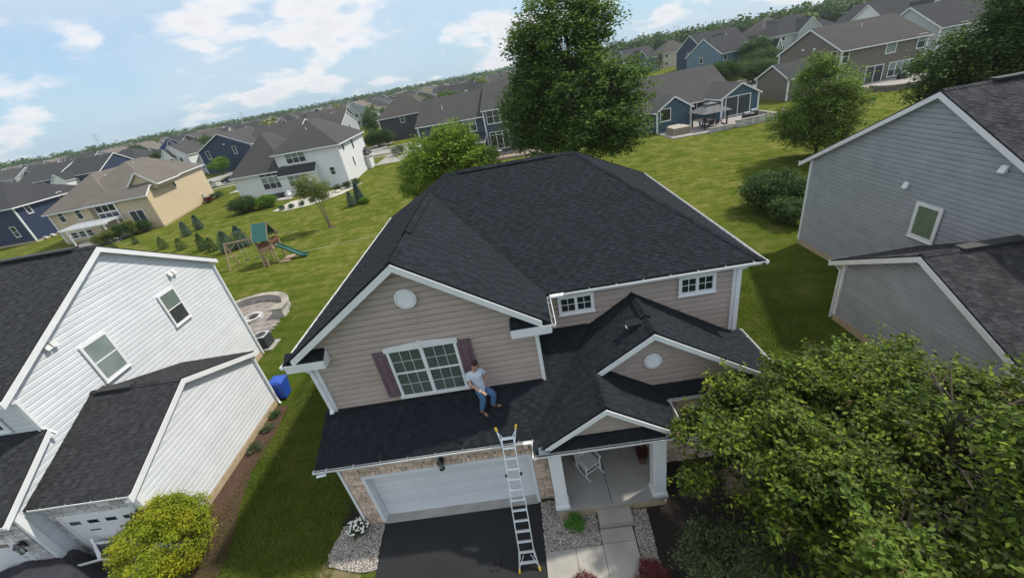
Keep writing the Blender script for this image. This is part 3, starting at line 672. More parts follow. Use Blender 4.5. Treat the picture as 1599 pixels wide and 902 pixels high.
stones(rwo, (-.43, 8.24), (-.43, 10.6), [(0, 2.3, .5, 2.75)], M_stone, (1, 0, 0), seed=23)
for p_, q_, h_ in (((5.96, 8.93), (6.1, 9.0), 2.8),): MB().box(p_[0], q_[0], p_[1], q_[1], 0, h_).build('corner_board', M_trim, H)
window(H, (3.9, 8.93, 1.0), (1, 0, 0), (0, -1, 0), 1.5, 1.4, cols=2, muntin=(2, 2))
fd = MB(); fd.box(.9, 1.85, 10.55, 10.6, .5, 2.55); fd.build('front_door', M_wood_dk, H)
# bathroom vent hood on the small gable's left slope
vh = MB(); xv, yv = 2.45, 9.55; zv = 3.4575+.65*xv
A = Vector((xv, yv, zv)); up_ = Vector((.65/1.1927, 0, .545)).normalized(); up_ = Vector((1, 0, .65)).normalized(); nn = Vector((-.65, 0, 1)).normalized(); yy = Vector((0, 1, 0))
def hood(A, l=.45, w=.17, h=.24):
    a = A; vh.hexa([a-yy*w, a+up_*l-yy*w, a+up_*l+yy*w, a+yy*w, a-yy*w*.9+nn*h, a+up_*l*.95-yy*w*.8+nn*.02, a+up_*l*.95+yy*w*.8+nn*.02, a+yy*w*.9+nn*h])
hood(A); vho = vh.build('roof_vent_hood', M_shingle, H)
MB().tube(A-up_*.0+nn*.12, A-up_*.04+nn*.115, .085, n=14).build('vent_mouth', M_alu, vho)
# ================================================================== DRIVEWAY, WALK, BEDS
def sheet(name, poly, z, mat, parent=None):
    mb = MB(); mb.add([(x, y, z) for x, y in poly], [tuple(range(len(poly)))]); o = mb.build(name, mat, parent)
    if parent is None: o['kind'] = 'structure'
    return o
sheet('driveway', [(-5.97, 8.2), (-.93, 8.16), (-.93, 5.5), (-.95, -6), (-5.8, -6), (-5.88, 6.6)], .012, M_asphalt)
walk = struct(MB().box(-.90, 1.66, 5.2, 6.60, .0, .004).build('front_walk', M_mulch))
M_slab = M_concrete
def slab(x0, x1, y0, y1, z0, z1, t=1.0, skew=0): MB().box(x0+.006, x1-.006, y0+.006, y1-.006, z0, z1, t).build('concrete_slab', M_slab, walk)
slab(-.92, -.06, 5.1, 6.62, .005, .06, .97); slab(-.06, .70, 5.1, 6.62, .005, .062, 1.03)
slab(-.92, -.06, 3.4, 5.1, .005, .06, .97); slab(-.06, .70, 3.4, 5.1, .005, .062, 1.03)
slab(.70, 1.62, 5.6, 6.64, .005, .064, 1.05); slab(.70, 1.63, 6.64, 7.05, .005, .066, .99); slab(.70, 1.62, 4.4, 5.6, .005, .064, 1.0)
slab(.72, 1.70, 7.06, 7.6, .005, .24, .95)
MB().box(.715, 1.705, 7.02, 7.06, .15, .20, .8).build('step_nosing', M_slab, walk)
def gravel(name, poly, n, seed, sizes=(.025, .06), zmax=.05, tones=((.48, .43, .38), (.33, .28, .24), (.60, .56, .51), (.27, .25, .24))):
    r = np.random.RandomState(seed); P = np.array(poly); lo, hi = P.min(0), P.max(0)
    pts = []
    while len(pts) < n:
        q = r.uniform(lo, hi, (n*2, 2)); ins = np.zeros(len(q), bool); j = len(P)-1
        for i in range(len(P)):
            c_ = ((P[i, 1] > q[:, 1]) != (P[j, 1] > q[:, 1])) & (q[:, 0] < (P[j, 0]-P[i, 0])*(q[:, 1]-P[i, 1])/(P[j, 1]-P[i, 1]+1e-9)+P[i, 0]); ins ^= c_; j = i
        pts += q[ins].tolist()
    q = np.array(pts[:n]); s = r.uniform(*sizes, (n, 1)); a = r.uniform(0, 2*np.pi, n)
    base = np.array([[1, 0, 0], [0, 1, 0], [-1, 0, 0], [0, -1, 0], [0, 0, .75], [.6, .6, .45], [-.6, .6, .45], [-.6, -.6, .45], [.6, -.6, .45]])
    F_ = np.array([[0, 5, 8], [0, 1, 5], [1, 6, 5], [1, 2, 6], [2, 7, 6], [2, 3, 7], [3, 8, 7], [3, 0, 8], [4, 5, 6], [4, 6, 7], [4, 7, 8], [4, 8, 5]])
    st = r.uniform(.6, 1.25, (n, 1, 3))*base[None]*(s/2)[:, :, None]
    ca, sa = np.cos(a)[:, None], np.sin(a)[:, None]
    V = np.stack([st[:, :, 0]*ca-st[:, :, 1]*sa, st[:, :, 0]*sa+st[:, :, 1]*ca, st[:, :, 2]], -1)
    V[:, :, 0] += q[:, None, 0]; V[:, :, 1] += q[:, None, 1]; V[:, :, 2] += r.uniform(.012, zmax, (n, 1))
    Fq = (F_[None]+(np.arange(n)*9)[:, None, None]).reshape(-1, 3)
    tn = np.array(tones)[r.randint(0, len(tones), n)]*r.uniform(.7, 1.2, (n, 1)); tn = np.repeat(tn, 12, 0)
    return npmesh(name, V.reshape(-1, 3), Fq, pmat('river_rock', (1, 1, 1), rough=.75, tone=True, bump=.2), None, tn, 'stuff')
gl_ = [(-7.55, 7.35), (-7.35, 8.25), (-6.62, 8.2), (-5.98, 8.17), (-5.93, 7.2), (-5.88, 6.75), (-6.3, 6.72), (-6.9, 6.85), (-7.4, 7.0)]
gm_ = [(-.92, 6.64), (.68, 6.64), (.70, 7.55), (-.38, 7.55), (-.5, 8.15), (-.92, 8.15)]
gr_ = [(1.64, 5.0), (2.1, 5.0), (2.08, 6.2), (2.18, 7.5), (1.72, 7.55), (1.66, 6.6)]
for nm, pl_, n_, sd in (('river_rock_bed', gl_, 5200, 1), ('river_rock_bed', gm_, 5200, 2), ('river_rock_bed', gr_, 3600, 3)):
    sheet('bed_soil', pl_, .014, M_mulch); o = gravel(nm, pl_, n_, sd)
    tag(o, {1: 'river rock bed at the left corner of the black driveway', 2: 'river rock bed between driveway, walk and porch', 3: 'river rock strip right of the front walk'}[sd], 'gravel')
sheet('mulch_bed', [(2.1, 3.5), (2.1, 6.2), (2.2, 7.6), (2.8, 7.6), (2.8, 8.9), (6.2, 8.9), (9.5, 7.6), (10.5, 3.5)], .01, M_mulch_dk)
sheet('mulch_bed', [(-7.5, 8.25), (-7.3, 9.3), (-7.1, 12), (-6.65, 12), (-6.65, 8.2)], .013, M_mulch_dk)
sheet('bare_soil_patch', [(-7.75, 6.9), (-7.55, 7.3), (-7.35, 6.95), (-6.8, 6.82), (-6.3, 6.66), (-6.6, 6.3), (-7.2, 6.2), (-7.7, 6.5)], .006, pmat('bare_soil', (.22, .16, .09), (.10, .11, .035), scale=2.5, rough=.95, bump=.6))
# ================================================================== LADDER, PERSON, PORCH THINGS
L = thing('ladder', 'long aluminium ladder with yellow feet leaning on the garage gutter', 'ladder', (-1.4, 6.2, 0))
la, lb = Vector((-1.4, 6.21, .04)), Vector((-1.43, 8.14, 3.44)); ld = (lb-la); ll = ld.length; ld.normalize(); lx = Vector((1, 0, 0)); ln = lx.cross(ld).normalized()
def lp_(s, x): return la+ld*s+lx*x
wl_, wh = .20, .16
for sgn in (-1, 1):
    MB().bar(lp_(.35, sgn*.2), lp_(2.0, sgn*.2), .028, .075, up=ln).build('side_rail', M_alu, L)
    MB().bar(lp_(1.9, sgn*.175), lp_(ll-.3, sgn*.165), .025, .065, up=ln).build('side_rail', M_alu, L)
    MB().bar(lp_(.55, sgn*.205), lp_(0, sgn*.28), .03, .06, up=ln).build('flared_leg', M_alu, L)
    MB().bar(lp_(ll-.45, sgn*.17), lp_(ll-.02, sgn*.27), .028, .055, up=ln).build('flared_leg', M_alu, L)
    MB().bar(lp_(-.03, sgn*.285), lp_(.07, sgn*.27), .05, .08, up=ln).build('foot', M_yellow, L)
    MB().bar(lp_(ll-.06, sgn*.262), lp_(ll+.05, sgn*.29), .05, .07, up=ln).build('foot', M_yellow, L)
    MB().bar(lp_(.12, sgn*.25), lp_(.42, sgn*.1), .02, .02, up=ln).build('brace', M_alu, L)
    MB().bar(lp_(ll-.12, sgn*.23), lp_(ll-.32, sgn*.1), .02, .02, up=ln).build('brace', M_alu, L)
    MB().tube(lp_(2.62, sgn*.17), lp_(2.62, sgn*.24), .045, n=10).build('hinge_lock', M_rubber, L)
for i in range(13):
    s_ = .22+i*.285
    if s_ > ll-.1: break
    w_ = .2 if s_ < 2.0 else .165
    if i == 0: w_ = .245
    MB().bar(lp_(s_, -w_), lp_(s_, w_), .045, .055 if i % 3 else .07, up=ln).build('rung', M_alu, L)
MB().bar(lp_(ll-.3, -.19), lp_(ll-.3, .19), .04, .05, up=ln).build('rung', M_alu, L)
# person: one continuous skin for the body, clothes and hair as children
def skin_fig(name, pts, edges, mat, parent, sub=2, root=0):
    off = wloc(parent) if parent else Vector((0, 0, 0)); me = bpy.data.meshes.new(name); me.from_pydata([Vector(p[0])-off for p in pts], edges, [])
    o = bpy.data.objects.new(name, me); C.objects.link(o); o.parent = parent
    md = o.modifiers.new('skin', 'SKIN'); md.use_smooth_shade = True
    sv = me.skin_vertices[0].data
    for i, p in enumerate(pts):
        r = p[1]; sv[i].radius = (r, r) if not isinstance(r, tuple) else r
        sv[i].use_root = (i == root)
    ss = o.modifiers.new('sub', 'SUBSURF'); ss.levels = sub; ss.render_levels = sub
    me.materials.append(mat); return o
M_skin = pmat('skin', (.52, .30, .21), (.46, .26, .18), scale=20, rough=.6); M_hair = pmat('brown_hair', (.06, .03, .018), rough=.8, bump=.6, bscale=200)
M_shirt = pmat('white_tee', (.58, .63, .72), (.50, .55, .64), scale=8, rough=.9); M_jean = pmat('blue_denim', (.055, .13, .27), (.09, .18, .34), scale=14, rough=.9, bump=.3, bscale=120)
PZ = lambda y: 2.95+.5*(y-7.97)+.03
P = thing('person', 'man in white t-shirt and blue jeans standing on the garage roof beside the big window', 'person', (-1.93, 8.9, PZ(8.9)))
hp = Vector((-2.0, 8.95, 4.28))
body = [(hp, .115), ((-2.02, 8.97, 4.46), .115), ((-2.05, 8.99, 4.66), .135), ((-2.06, 9.0, 4.82), .10), ((-2.045, 8.985, 4.93), .058), ((-2.01, 8.96, 5.03), .085), ((-1.99, 8.945, 5.12), .082),
        ((-2.24, 8.96, 4.81), .06), ((-2.235, 8.82, 4.57), .044), ((-2.0, 8.66, 4.44), .032), ((-1.93, 8.62, 4.42), .032),
        ((-1.89, 9.04, 4.81), .058), ((-1.78, 9.14, 4.58), .042), ((-1.86, 9.02, 4.42), .032), ((-1.87, 8.97, 4.38), .032),
        ((-2.08, 8.93, 4.20), .095), ((-1.98, 8.88, 3.96), .068), ((-2.12, 8.87, 3.52), .045), ((-1.91, 9.02, 4.20), .095), ((-1.67, 8.96, 4.0), .068), ((-1.78, 8.98, 3.58), .045)]
be = [(0, 1), (1, 2), (2, 3), (3, 4), (4, 5), (5, 6), (3, 7), (7, 8), (8, 9), (9, 10), (3, 11), (11, 12), (12, 13), (13, 14), (0, 15), (15, 16), (16, 17), (0, 18), (18, 19), (19, 20)]
skin_fig('body', body, be, M_skin, P)
tee = [((-2.0, 8.95, 4.14), .15), ((-2.0, 8.955, 4.24), .172), ((-2.02, 8.97, 4.46), .162), ((-2.05, 8.99, 4.66), .185), ((-2.06, 9.0, 4.82), .14), ((-2.05, 8.99, 4.92), .075), ((-2.25, 8.955, 4.80), .092), ((-2.255, 8.86, 4.64), .075), ((-1.885, 9.045, 4.80), .09), ((-1.81, 9.11, 4.65), .073)]
skin_fig('t_shirt', tee, [(0, 1), (1, 2), (2, 3), (3, 4), (4, 5), (4, 6), (6, 7), (4, 8), (8, 9)], M_shirt, P)
jn = [((-2.0, 8.95, 4.36), .15), ((-2.0, 8.95, 4.24), .16), ((-2.08, 8.94, 4.14), .125), ((-1.98, 8.87, 3.96), .10), ((-2.12, 8.865, 3.50), .08), ((-1.90, 9.03, 4.14), .125), ((-1.67, 8.95, 4.0), .10), ((-1.78, 8.975, 3.55), .08)]
skin_fig('jeans', jn, [(0, 1), (1, 2), (2, 3), (3, 4), (1, 5), (5, 6), (6, 7)], M_jean, P)
M_boot = pmat('tan_shoe', (.24, .14, .085), rough=.7)
for (ax, ay), (tx, ty) in (((-2.13, 8.88), (-1.95, 8.72)), ((-1.79, 8.99), (-1.53, 8.95))):
    a = Vector((ax, ay, PZ(ay)+.055)); b = Vector((tx, ty, PZ(ty)+.035)); skin_fig('shoe', [((a-(b-a)*.12), .045), (a, .05), ((a+b)/2, .048), (b, .04)], [(0, 1), (1, 2), (2, 3)], M_boot, P)
    q = a+(b-a)*.45; d_ = (b-a).normalized(); s_ = d_.cross(Vector((0, 0, 1))); MB().bar(q-s_*.055+Vector((0, 0, .02)), q+s_*.055+Vector((0, 0, .02)), .035, .065).build('dark_strap', M_dark, P)
    MB().bar(a-d_*.06-Vector((0, 0, .045)), b+d_*.04-Vector((0, 0, .03)), .10, .022).build('sole', M_dark, P)
skin_fig('hair', [((-2.01, 8.985, 5.155), .075), ((-2.02, 9.03, 5.10), .07), ((-1.985, 8.955, 5.175), .068)], [(0, 1), (0, 2)], M_hair, P)
for sx in (-1, 1):   # ears, eyes
    hc = Vector((-1.995, 8.95, 5.09)); fx = Vector((.55, -.83, 0)).normalized(); sd = Vector((.83, .55, 0))
    MB().lathe(hc+sd*sx*.085, [(.001, -.03), (.02, -.015), (.02, .015), (.001, .03)], n=8).build('ear', M_skin, P)
    MB().lathe(hc+fx*.078+sd*sx*.03+Vector((0, 0, .005)), [(.002, -.01), (.011, 0), (.002, .01)], n=6).build('eye', M_dark, P)
MB().lathe(Vector((-1.995, 8.95, 5.07))+fx*.088, [(.003, -.02), (.016, -.008), (.006, .025)], n=6).build('nose', M_skin, P)
MB().bar(Vector((-1.995, 8.95, 5.035))+fx*.08-sd*.022, Vector((-1.995, 8.95, 5.035))+fx*.08+sd*.022, .012, .008).build('mouth', pmat('lips', (.35, .13, .10), rough=.6), P)
def hand(w, d, up, curl):
    w = Vector(w); d = Vector(d).normalized(); up = Vector(up).normalized(); s = d.cross(up).normalized()
    pts = [(w, .030), (w+d*.045, .036), (w+d*.08, .034)]; ed = [(0, 1), (1, 2)]
    for i, (o_, l_) in enumerate(((-.03, .065), (-.01, .08), (.01, .075), (.028, .058))):
        k = len(pts); b0 = w+d*.088+s*o_; b1 = b0+d*l_*.5-up*curl*.01; b2 = b1+d*l_*.45-up*curl*.028
        pts += [(b0, .011), (b1, .010), (b2, .008)]; ed += [(2, k), (k, k+1), (k+1, k+2)]
    k = len(pts); pts += [(w+d*.03-s*.035, .013), (w+d*.07-s*.055-up*.01, .010)]; ed += [(1, k), (k, k+1)]
    return skin_fig('hand', pts, ed, M_skin, P, sub=1)
hand((-1.93, 8.62, 4.42), (.8, -.5, -.25), (0, 0, 1), 1.0); hand((-1.87, 8.97, 4.38), (-.1, -.3, -1), (.6, -.6, 0), 1.2)
MB().tube((-1.965, 8.645, 4.43), (-1.945, 8.63, 4.425), .036, n=12).build('wrist_band', M_trim, P)
# rocking chair on the porch
def rocking_chair():
    t = thing('rocking_chair', 'white slatted rocking chair on the front porch', 'rocking chair', (.75, 8.75, .48))
    M = pmat('white_painted_wood', (.72, .72, .70), rough=.5); ang = math.radians(28); ca, sa = math.cos(ang), math.sin(ang)
    def w(x, y, z): return (.75+x*ca-y*sa, 8.75+x*sa+y*ca, .48+z)   # chair faces -y locally
    for s_ in (-1, 1):
        pts = [w(s_*.27, -.42+.84*i/8, .02+.10*((i/8-.45)*1.6)**2) for i in range(9)]
        mb = MB(); [mb.bar(a, b, .035, .04) for a, b in zip(pts, pts[1:])]; mb.build('rocker', M, t)
        MB().bar(w(s_*.27, -.24, .04), w(s_*.27, -.24, .62), .04, .04).build('leg', M, t); MB().bar(w(s_*.27, .22, .05), w(s_*.27, .42, 1.12), .04, .04).build('leg', M, t)
        MB().bar(w(s_*.29, -.30, .63), w(s_*.29, .28, .62), .075, .025).build('armrest', M, t)
        MB().bar(w(s_*.27, -.24, .38), w(s_*.27, .26, .34), .03, .05).build('seat_rail', M, t)
    for k in range(9): MB().bar(w(-.24+k*.06, -.26, .41), w(-.24+k*.06, .24, .37), .045, .014).build('seat_slat', M, t)
    for k in range(8): MB().bar(w(-.21+k*.06, .27, .44), w(-.21+k*.06, .41, 1.05), .035, .012, up=(sa, -ca, 0)).build('back_slat', M, t)
    for z_, y_ in ((1.08, .415), (.44, .27)): MB().bar(w(-.27, y_, z_), w(.27, y_, z_), .03, .08).build('back_rail', M, t)
    for y_, z_ in ((-.24, .2), (-.24, .38), (.26, .2), (.26, .34)): MB().bar(w(-.27, y_, z_), w(.27, y_, z_), .025, .03).build('stretcher', M, t)
rocking_chair()
pt = thing('planter', 'dark planter with reddish plant beside the porch wall', 'planter', (2.45, 8.75, .48))
MB().lathe((2.45, 8.75, .48), [(.11, 0), (.16, .3), (.17, .3), (.17, .33), (.14, .33)], n=16).build('pot', pmat('dark_clay', (.10, .055, .04), rough=.6), pt)
for i, (x, y, a) in enumerate(((-2.47, 6.45, .1), (-2.28, 6.46, -.05))):
    t = thing('sandal', ('left' if i == 0 else 'right')+' one of the dark sandals lying on the black driveway', 'sandal', (x, y, .012), group='pair of dark sandals on the driveway')
    mb = MB(); pr = [(-.045, -.13), (.045, -.13), (.05, .0), (.055, .1), (.03, .14), (-.03, .14), (-.05, .1), (-.04, 0)]
    mb.prism([(x+u*math.cos(a)-v*math.sin(a), y+u*math.sin(a)+v*math.cos(a), .016) for u, v in pr], (0, 0, .025)); mb.build('sole', M_dark, t)
    MB().hexa([(x-.05, y-.01, .035), (x+.05, y-.01, .035), (x+.05, y+.06, .035), (x-.05, y+.06, .035), (x-.03, y, .075), (x+.03, y, .075), (x+.03, y+.05, .07), (x-.03, y+.05, .07)]).build('strap', M_dark, t)
# ================================================================== WHITE NEIGHBOUR (left)
WH = thing('white_house', 'white sided neighbour house with charcoal roof at the left edge', 'house', (-18, 12, 0))
WP = [([(-30, 9.45), (-16.0, 9.45), (-16.0, 14.76), (-30, 14.76)], 0, .525, 6.22-.525*9.8), ([(-30, 14.76), (-16.0, 14.76), (-16.0, 19.75), (-30, 19.75)], 0, -.55, 8.824+.55*14.76),
      ([(-16.2, 8.1), (-12.82, 8.1), (-12.82, 11.58), (-16.2, 11.58)], 0, .44, 2.96-.44*8.1), ([(-16.2, 11.58), (-12.82, 11.58), (-12.82, 15.12), (-16.2, 15.12)], 0, -.42, 4.49+.42*11.58),
      ([(-26, 7.5), (-16.02, 7.5), (-16.02, 9.8), (-26, 9.8)], 0, .6, 4.55-.6*9.8)]
WR = roof_deck(WH, WP, M_shingle2)
shingle_roof(WR, WP, M_shingle2, seed=31, tone=(.82, 1.22))
caps(WR, (-29, 14.76, 8.83), (-16.02, 14.76, 8.83), Vector((0, -1, -.52)).normalized(), Vector((0, 1, -.55)).normalized(), M_shingle2)
caps(WR, (-16.2, 11.58, 4.5), (-12.85, 11.58, 4.5), Vector((0, -1, -.44)).normalized(), Vector((0, 1, -.42)).normalized(), M_shingle2)
mb = MB(); mb.bar((-15.9, 11.58, 4.55), (-14.6, 11.58, 4.55), .34, .05); mb.build('ridge_vent', M_rubber, WR)
mb = MB(); mb.bar((-21, 14.76, 8.88), (-16.8, 14.76, 8.88), .34, .06); mb.build('ridge_vent', M_rubber, WR)
w = MB(); w.add([(-16.24, 9.84, .0), (-16.24, 19.52, .0), (-16.24, 19.52, 6.05), (-16.24, 14.76, 8.68), (-16.24, 9.84, 6.1), (-30, 9.8, 0), (-30, 19.56, 0), (-30, 19.56, 6.05), (-30, 14.76, 8.68), (-30, 9.8, 6.1)], [(0, 1, 2, 3, 4), (5, 0, 4, 9), (1, 6, 7, 2), (9, 8, 7, 6, 5)])
w.add([(-13.04, 8.42, 0), (-13.04, 14.98, 0), (-13.04, 14.98, 2.95), (-13.04, 11.58, 4.35), (-13.04, 8.42, 2.95), (-16.2, 8.4, 0), (-16.2, 15, 0), (-16.2, 15, 2.95), (-16.2, 8.4, 2.95)], [(0, 1, 2, 3, 4), (1, 6, 7, 2)])
w.box(-26, -16.24, 7.88, 9.82, 0, 3.3); w.add([(-16.24, 7.88, 3.3), (-16.24, 9.82, 3.3), (-16.24, 9.82, 4.4)], [(0, 1, 2)])
ww = w.build('wall', M_siding_white, WH)
siding(ww, (-16.2, 9.8), (-16.2, 19.56), [(0, .3), (9.76, .3), (9.76, 6.05), (4.96, 8.64), (0, 6.08)], M_siding_white, (1, 0, 0), z0=.25, lip=.42)
siding(ww, (-13.0, 8.4), (-13.0, 15.0), [(0, .3), (6.6, .3), (6.6, 2.92), (3.18, 4.33), (0, 2.95)], M_siding_white, (1, 0, 0), z0=.25, lip=.42)
siding(ww, (-16.2, 7.86), (-16.2, 9.8), [(0, .3), (1.94, .3), (1.94, 4.42), (0, 3.3)], M_siding_white, (1, 0, 0), z0=.25, lip=.42)
siding(ww, (-24, 9.79), (-16.2, 9.79), [(0, 4.3), (7.8, 4.3), (7.8, 6.1), (0, 6.1)], M_siding_white, (0, -1, 0), z0=.25, lip=.42)
fm = MB(); fm.box(-13.06, -12.98, 8.4, 15.02, 0, .28); fm.box(-16.26, -16.17, 15.0, 19.6, 0, .28); fm.build('foundation', M_found, WH)
rake(WH, (-16.0, 14.76, 8.83), (-16.0, 9.4, 6.02), (1, 0, 0), hgt=.2, back=.2); rake(WH, (-16.0, 14.76, 8.83), (-16.0, 19.8, 6.06), (1, 0, 0), hgt=.2, back=.2)
rake(WH, (-12.82, 11.58, 4.5), (-12.82, 8.05, 2.95), (1, 0, 0), hgt=.2, back=.2); rake(WH, (-12.82, 11.58, 4.5), (-12.82, 15.15, 3.0), (1, 0, 0), hgt=.2, back=.2)
rake(WH, (-16.02, 9.8, 4.55), (-16.02, 7.5, 3.17), (1, 0, 0), hgt=.18, back=.2)
gutter(WH, (-30, 9.43, 6.0), (-16.0, 9.43, 6.0), (0, -1, 0)); gutter(WH, (-16.05, 8.09, 2.96), (-12.8, 8.09, 2.96), (0, -1, 0)); gutter(WH, (-26, 7.48, 3.12), (-16.0, 7.48, 3.12), (0, -1, 0)); gutter(WH, (-12.8, 15.14, 2.98), (-16.2, 15.14, 2.98), (0, 1, 0), hangers=False); gutter(WH, (-16.0, 19.78, 6.03), (-30, 19.78, 6.03), (0, 1, 0), hangers=False)
downspout(WH, [(-12.95, 15.2, 2.85), (-12.93, 14.98, 2.7), (-12.93, 14.98, .1), (-12.8, 14.9, .05)], w=.1); downspout(WH, [(-16.15, 19.75, 5.9), (-16.13, 19.55, 5.7), (-16.13, 19.55, .1)], w=.1)
downspout(WH, [(-16.15, 9.5, 5.9), (-16.12, 9.78, 5.72), (-16.12, 9.78, 4.65), (-16.0, 9.9, 4.25)], w=.08)
for x, y in ((-16.22, 9.74), (-13.03, 8.36)): MB().box(x, x+.06, y, y+.12, .28 if x > -14 else 4.2, 2.95 if x > -14 else 6.0).build('corner_board', M_trim, WH)
MB().box(-16.24, -16.14, 7.8, 7.98, 0, 3.2).build('corner_board', M_trim, WH); MB().box(-13.12, -12.96, 8.28, 8.40, 0, 2.9).build('corner_board', M_trim, WH)
window(WH, (-16.17, 15.83, 4.46), (0, 1, 0), (1, 0, 0), .98, 1.55, trim=.08, glass=M_screen, low=M_screen); window(WH, (-16.17, 12.13, 4.44), (0, 1, 0), (1, 0, 0), 1.08, 1.58, trim=.09, glass=M_glass_lt, low=M_glass_lt)
bl = MB(); [bl.box(-16.142, -16.137, 15.92, 16.72, 5.3+k*.032, 5.316+k*.032) for k in range(19)]; bl.build('blind', pmat('blind_slat', (.42, .46, .42)), WH)
window(WH, (-18.6, 9.77, 4.72), (1, 0, 0), (0, -1, 0), 1.55, 1.25, cols=2, trim=.1)
for y, z in ((11.40, 6.6), (11.62, 6.6), (17.02, 6.53), (17.27, 6.53)): MB().hexa([(-16.19, y-.10, z-.08), (-16.05, y-.09, z-.09), (-16.05, y+.09, z-.09), (-16.19, y+.10, z-.08), (-16.19, y-.10, z+.09), (-16.12, y-.08, z+.07), (-16.12, y+.08, z+.07), (-16.19, y+.10, z+.09)]).build('vent_cover', M_trim_old, WH)
ws_ = MB(); ws_.box(-16.2, -13.1, 8.36, 8.4, 0, 2.9); ws_.box(-26, -16.25, 7.84, 7.86, 0, 3.2); wso = ws_.build('stone_wall', M_mortar, WH)
stones(wso, (-16.15, 8.36), (-13.1, 8.36), [(0, .2, 0, 2.85), (2.8, 3.05, 0, 2.85), (.2, 2.8, 2.22, 2.85)], M_stone_grey, (0, -1, 0), seed=41, rows=(.12, .22), ws=(.2, .5))
stones(wso, (-19.5, 7.84), (-16.25, 7.84), [(2.3, 3.2, 0, 3.0), (0, 2.3, 2.3, 3.0)], M_stone_grey, (0, -1, 0), seed=42, rows=(.12, .22), ws=(.2, .5))
def g_door(x0, x1, y, zt):
    d = MB().box(x0, x1, y-.01, y+.02, 0, zt).build('garage_door', M_gdoor, WH)
    MB().box(x0-.08, x0, y-.05, y+.02, 0, zt+.08).build('door_trim', M_trim, d); MB().box(x1, x1+.08, y-.05, y+.02, 0, zt+.08).build('door_trim', M_trim, d); MB().box(x0, x1, y-.05, y+.02, zt, zt+.08).build('door_trim', M_trim, d)
    for i in range(4): MB().box(x0+.01, x1-.01, y-.03, y-.01, i*zt/4+.01, (i+1)*zt/4-.01).build('door_section', M_gdoor, d)
    for k in range(4):
        w_ = (x1-x0)/4; MB().box(x0+k*w_+w_*.22, x0+(k+1)*w_-w_*.22, y-.045, y-.03, zt*.82, zt*.82+.14).build('door_window', M_glass, d)
    for k in range(2): MB().box(x0+.55+k*1.0, x0+.9+k*1.0, y-.05, y-.03, zt*.66, zt*.66+.03).build('door_hinge', M_dark, d)
g_door(-15.85, -13.42, 8.36, 2.15); g_door(-21.4, -16.95, 7.84, 2.25)
carriage_lamp((-13.28, 8.30, 1.95), WH); carriage_lamp((-16.6, 7.78, 1.95), WH)
sheet('driveway', [(-21.5, 7.84), (-16.2, 7.84), (-16.2, 8.35), (-13.3, 8.35), (-13.5, -3), (-21.5, -3)], .012, pmat('pale_concrete', (.42, .38, .32), (.34, .31, .27), scale=2, rough=.9, bump=.3))
# black cover over a trailer, and the white frame beside it
cv = thing('covered_trailer', 'black fabric cover draped over a rounded load in front of the white garages', 'cover', (-17, 7.2, 0))
def drape(name, x0, x1, y0, y1, zt, seed, parent, n=26):
    r = random.Random(seed); vs = []; fs = []
    for j in range(n+1):
        for i in range(n+1):
            u = i/n*2-1; v = j/n*2-1; e = max(abs(u), abs(v)); k = (1-max(0, (e-.7)/.3)**2*.55) if e < 1 else 0
            rad = (abs(u)**3+abs(v)**3)**(1/3); z = zt*(1-.12*rad**2) if rad < .86 else zt*.88*(1-max(0, (rad-.86)/.30)**.8)
            z = max(.05, z+.03*math.sin(u*9+v*4)*(rad)+.02*r.random())
            x = (x0+x1)/2+(x1-x0)/2*u*(1 if rad < .86 else .98); y = (y0+y1)/2+(y1-y0)/2*v
            vs.append((x, y, z))
    for j in range(n):
        for i in range(n): a = j*(n+1)+i; fs.append((a, a+1, a+n+2, a+n+1))
    mb = MB(); mb.add(vs, fs); return mb.build(name, pmat('black_fabric', (.028, .026, .034), (.04, .037, .048), scale=3, rough=.85, bump=.3, bscale=12), parent, smooth=True)
drape('cover_sheet', -18.6, -14.9, 5.3, 8.0, 1.15, 3, cv); drape('cover_flap', -16.9, -15.7, 7.2, 8.25, .95, 5, cv, n=14)
fr_ = thing('basketball_backboard', 'dark backboard on white tubular arms lying in front of the white garage door', 'backboard', (-15.2, 8.0, .6))
fb = [(-15.35, 8.15, .95), (-14.25, 8.15, .95), (-14.45, 7.85, .55), (-15.15, 7.85, .55)]
MB().prism(fb, (0, 0, .03)).build('board', pmat('smoked_acrylic', (.05, .055, .06), rough=.2), fr_)
fm_ = MB(); [fm_.bar(Vector(a)+Vector((0, 0, .03)), Vector(b)+Vector((0, 0, .03)), .05, .05) for a, b in zip(fb, fb[1:]+fb[:1])]; fm_.bar((-15.15, 7.85, .58), (-15.5, 7.5, .9), .06, .05); fm_.bar((-15.1, 7.9, .6), (-15.35, 8.2, 1.2), .06, .05); fm_.build('tube_frame', M_trim, fr_)
# bin, air conditioner, fire pit patio
bn = thing('wheelie_bin', 'bright blue wheeled rubbish bin beside the white garage wall', 'bin', (-12.65, 15.45, 0))
x, y = -12.85, 15.45
b_ = MB(); b_.hexa([(x-.24, y-.26, .1), (x+.22, y-.26, .1), (x+.22, y+.26, .1), (x-.24, y+.26, .1), (x-.33, y-.33, 1.0), (x+.33, y-.33, 1.0), (x+.33, y+.33, 1.0), (x-.33, y+.33, 1.0)]).build('bin_body', M_blue, bn)
l_ = MB(); l_.hexa([(x-.36, y-.35, 1.0), (x+.36, y-.35, 1.0), (x+.36, y+.35, 1.0), (x-.36, y+.35, 1.0), (x-.25, y-.25, 1.10), (x+.3, y-.28, 1.07), (x+.3, y+.28, 1.07), (x-.25, y+.25, 1.10)]).build('lid', M_blue, bn)
MB().bar((x-.38, y-.2, .96), (x-.38, y+.2, .96), .03, .03).build('handle', M_blue, bn)
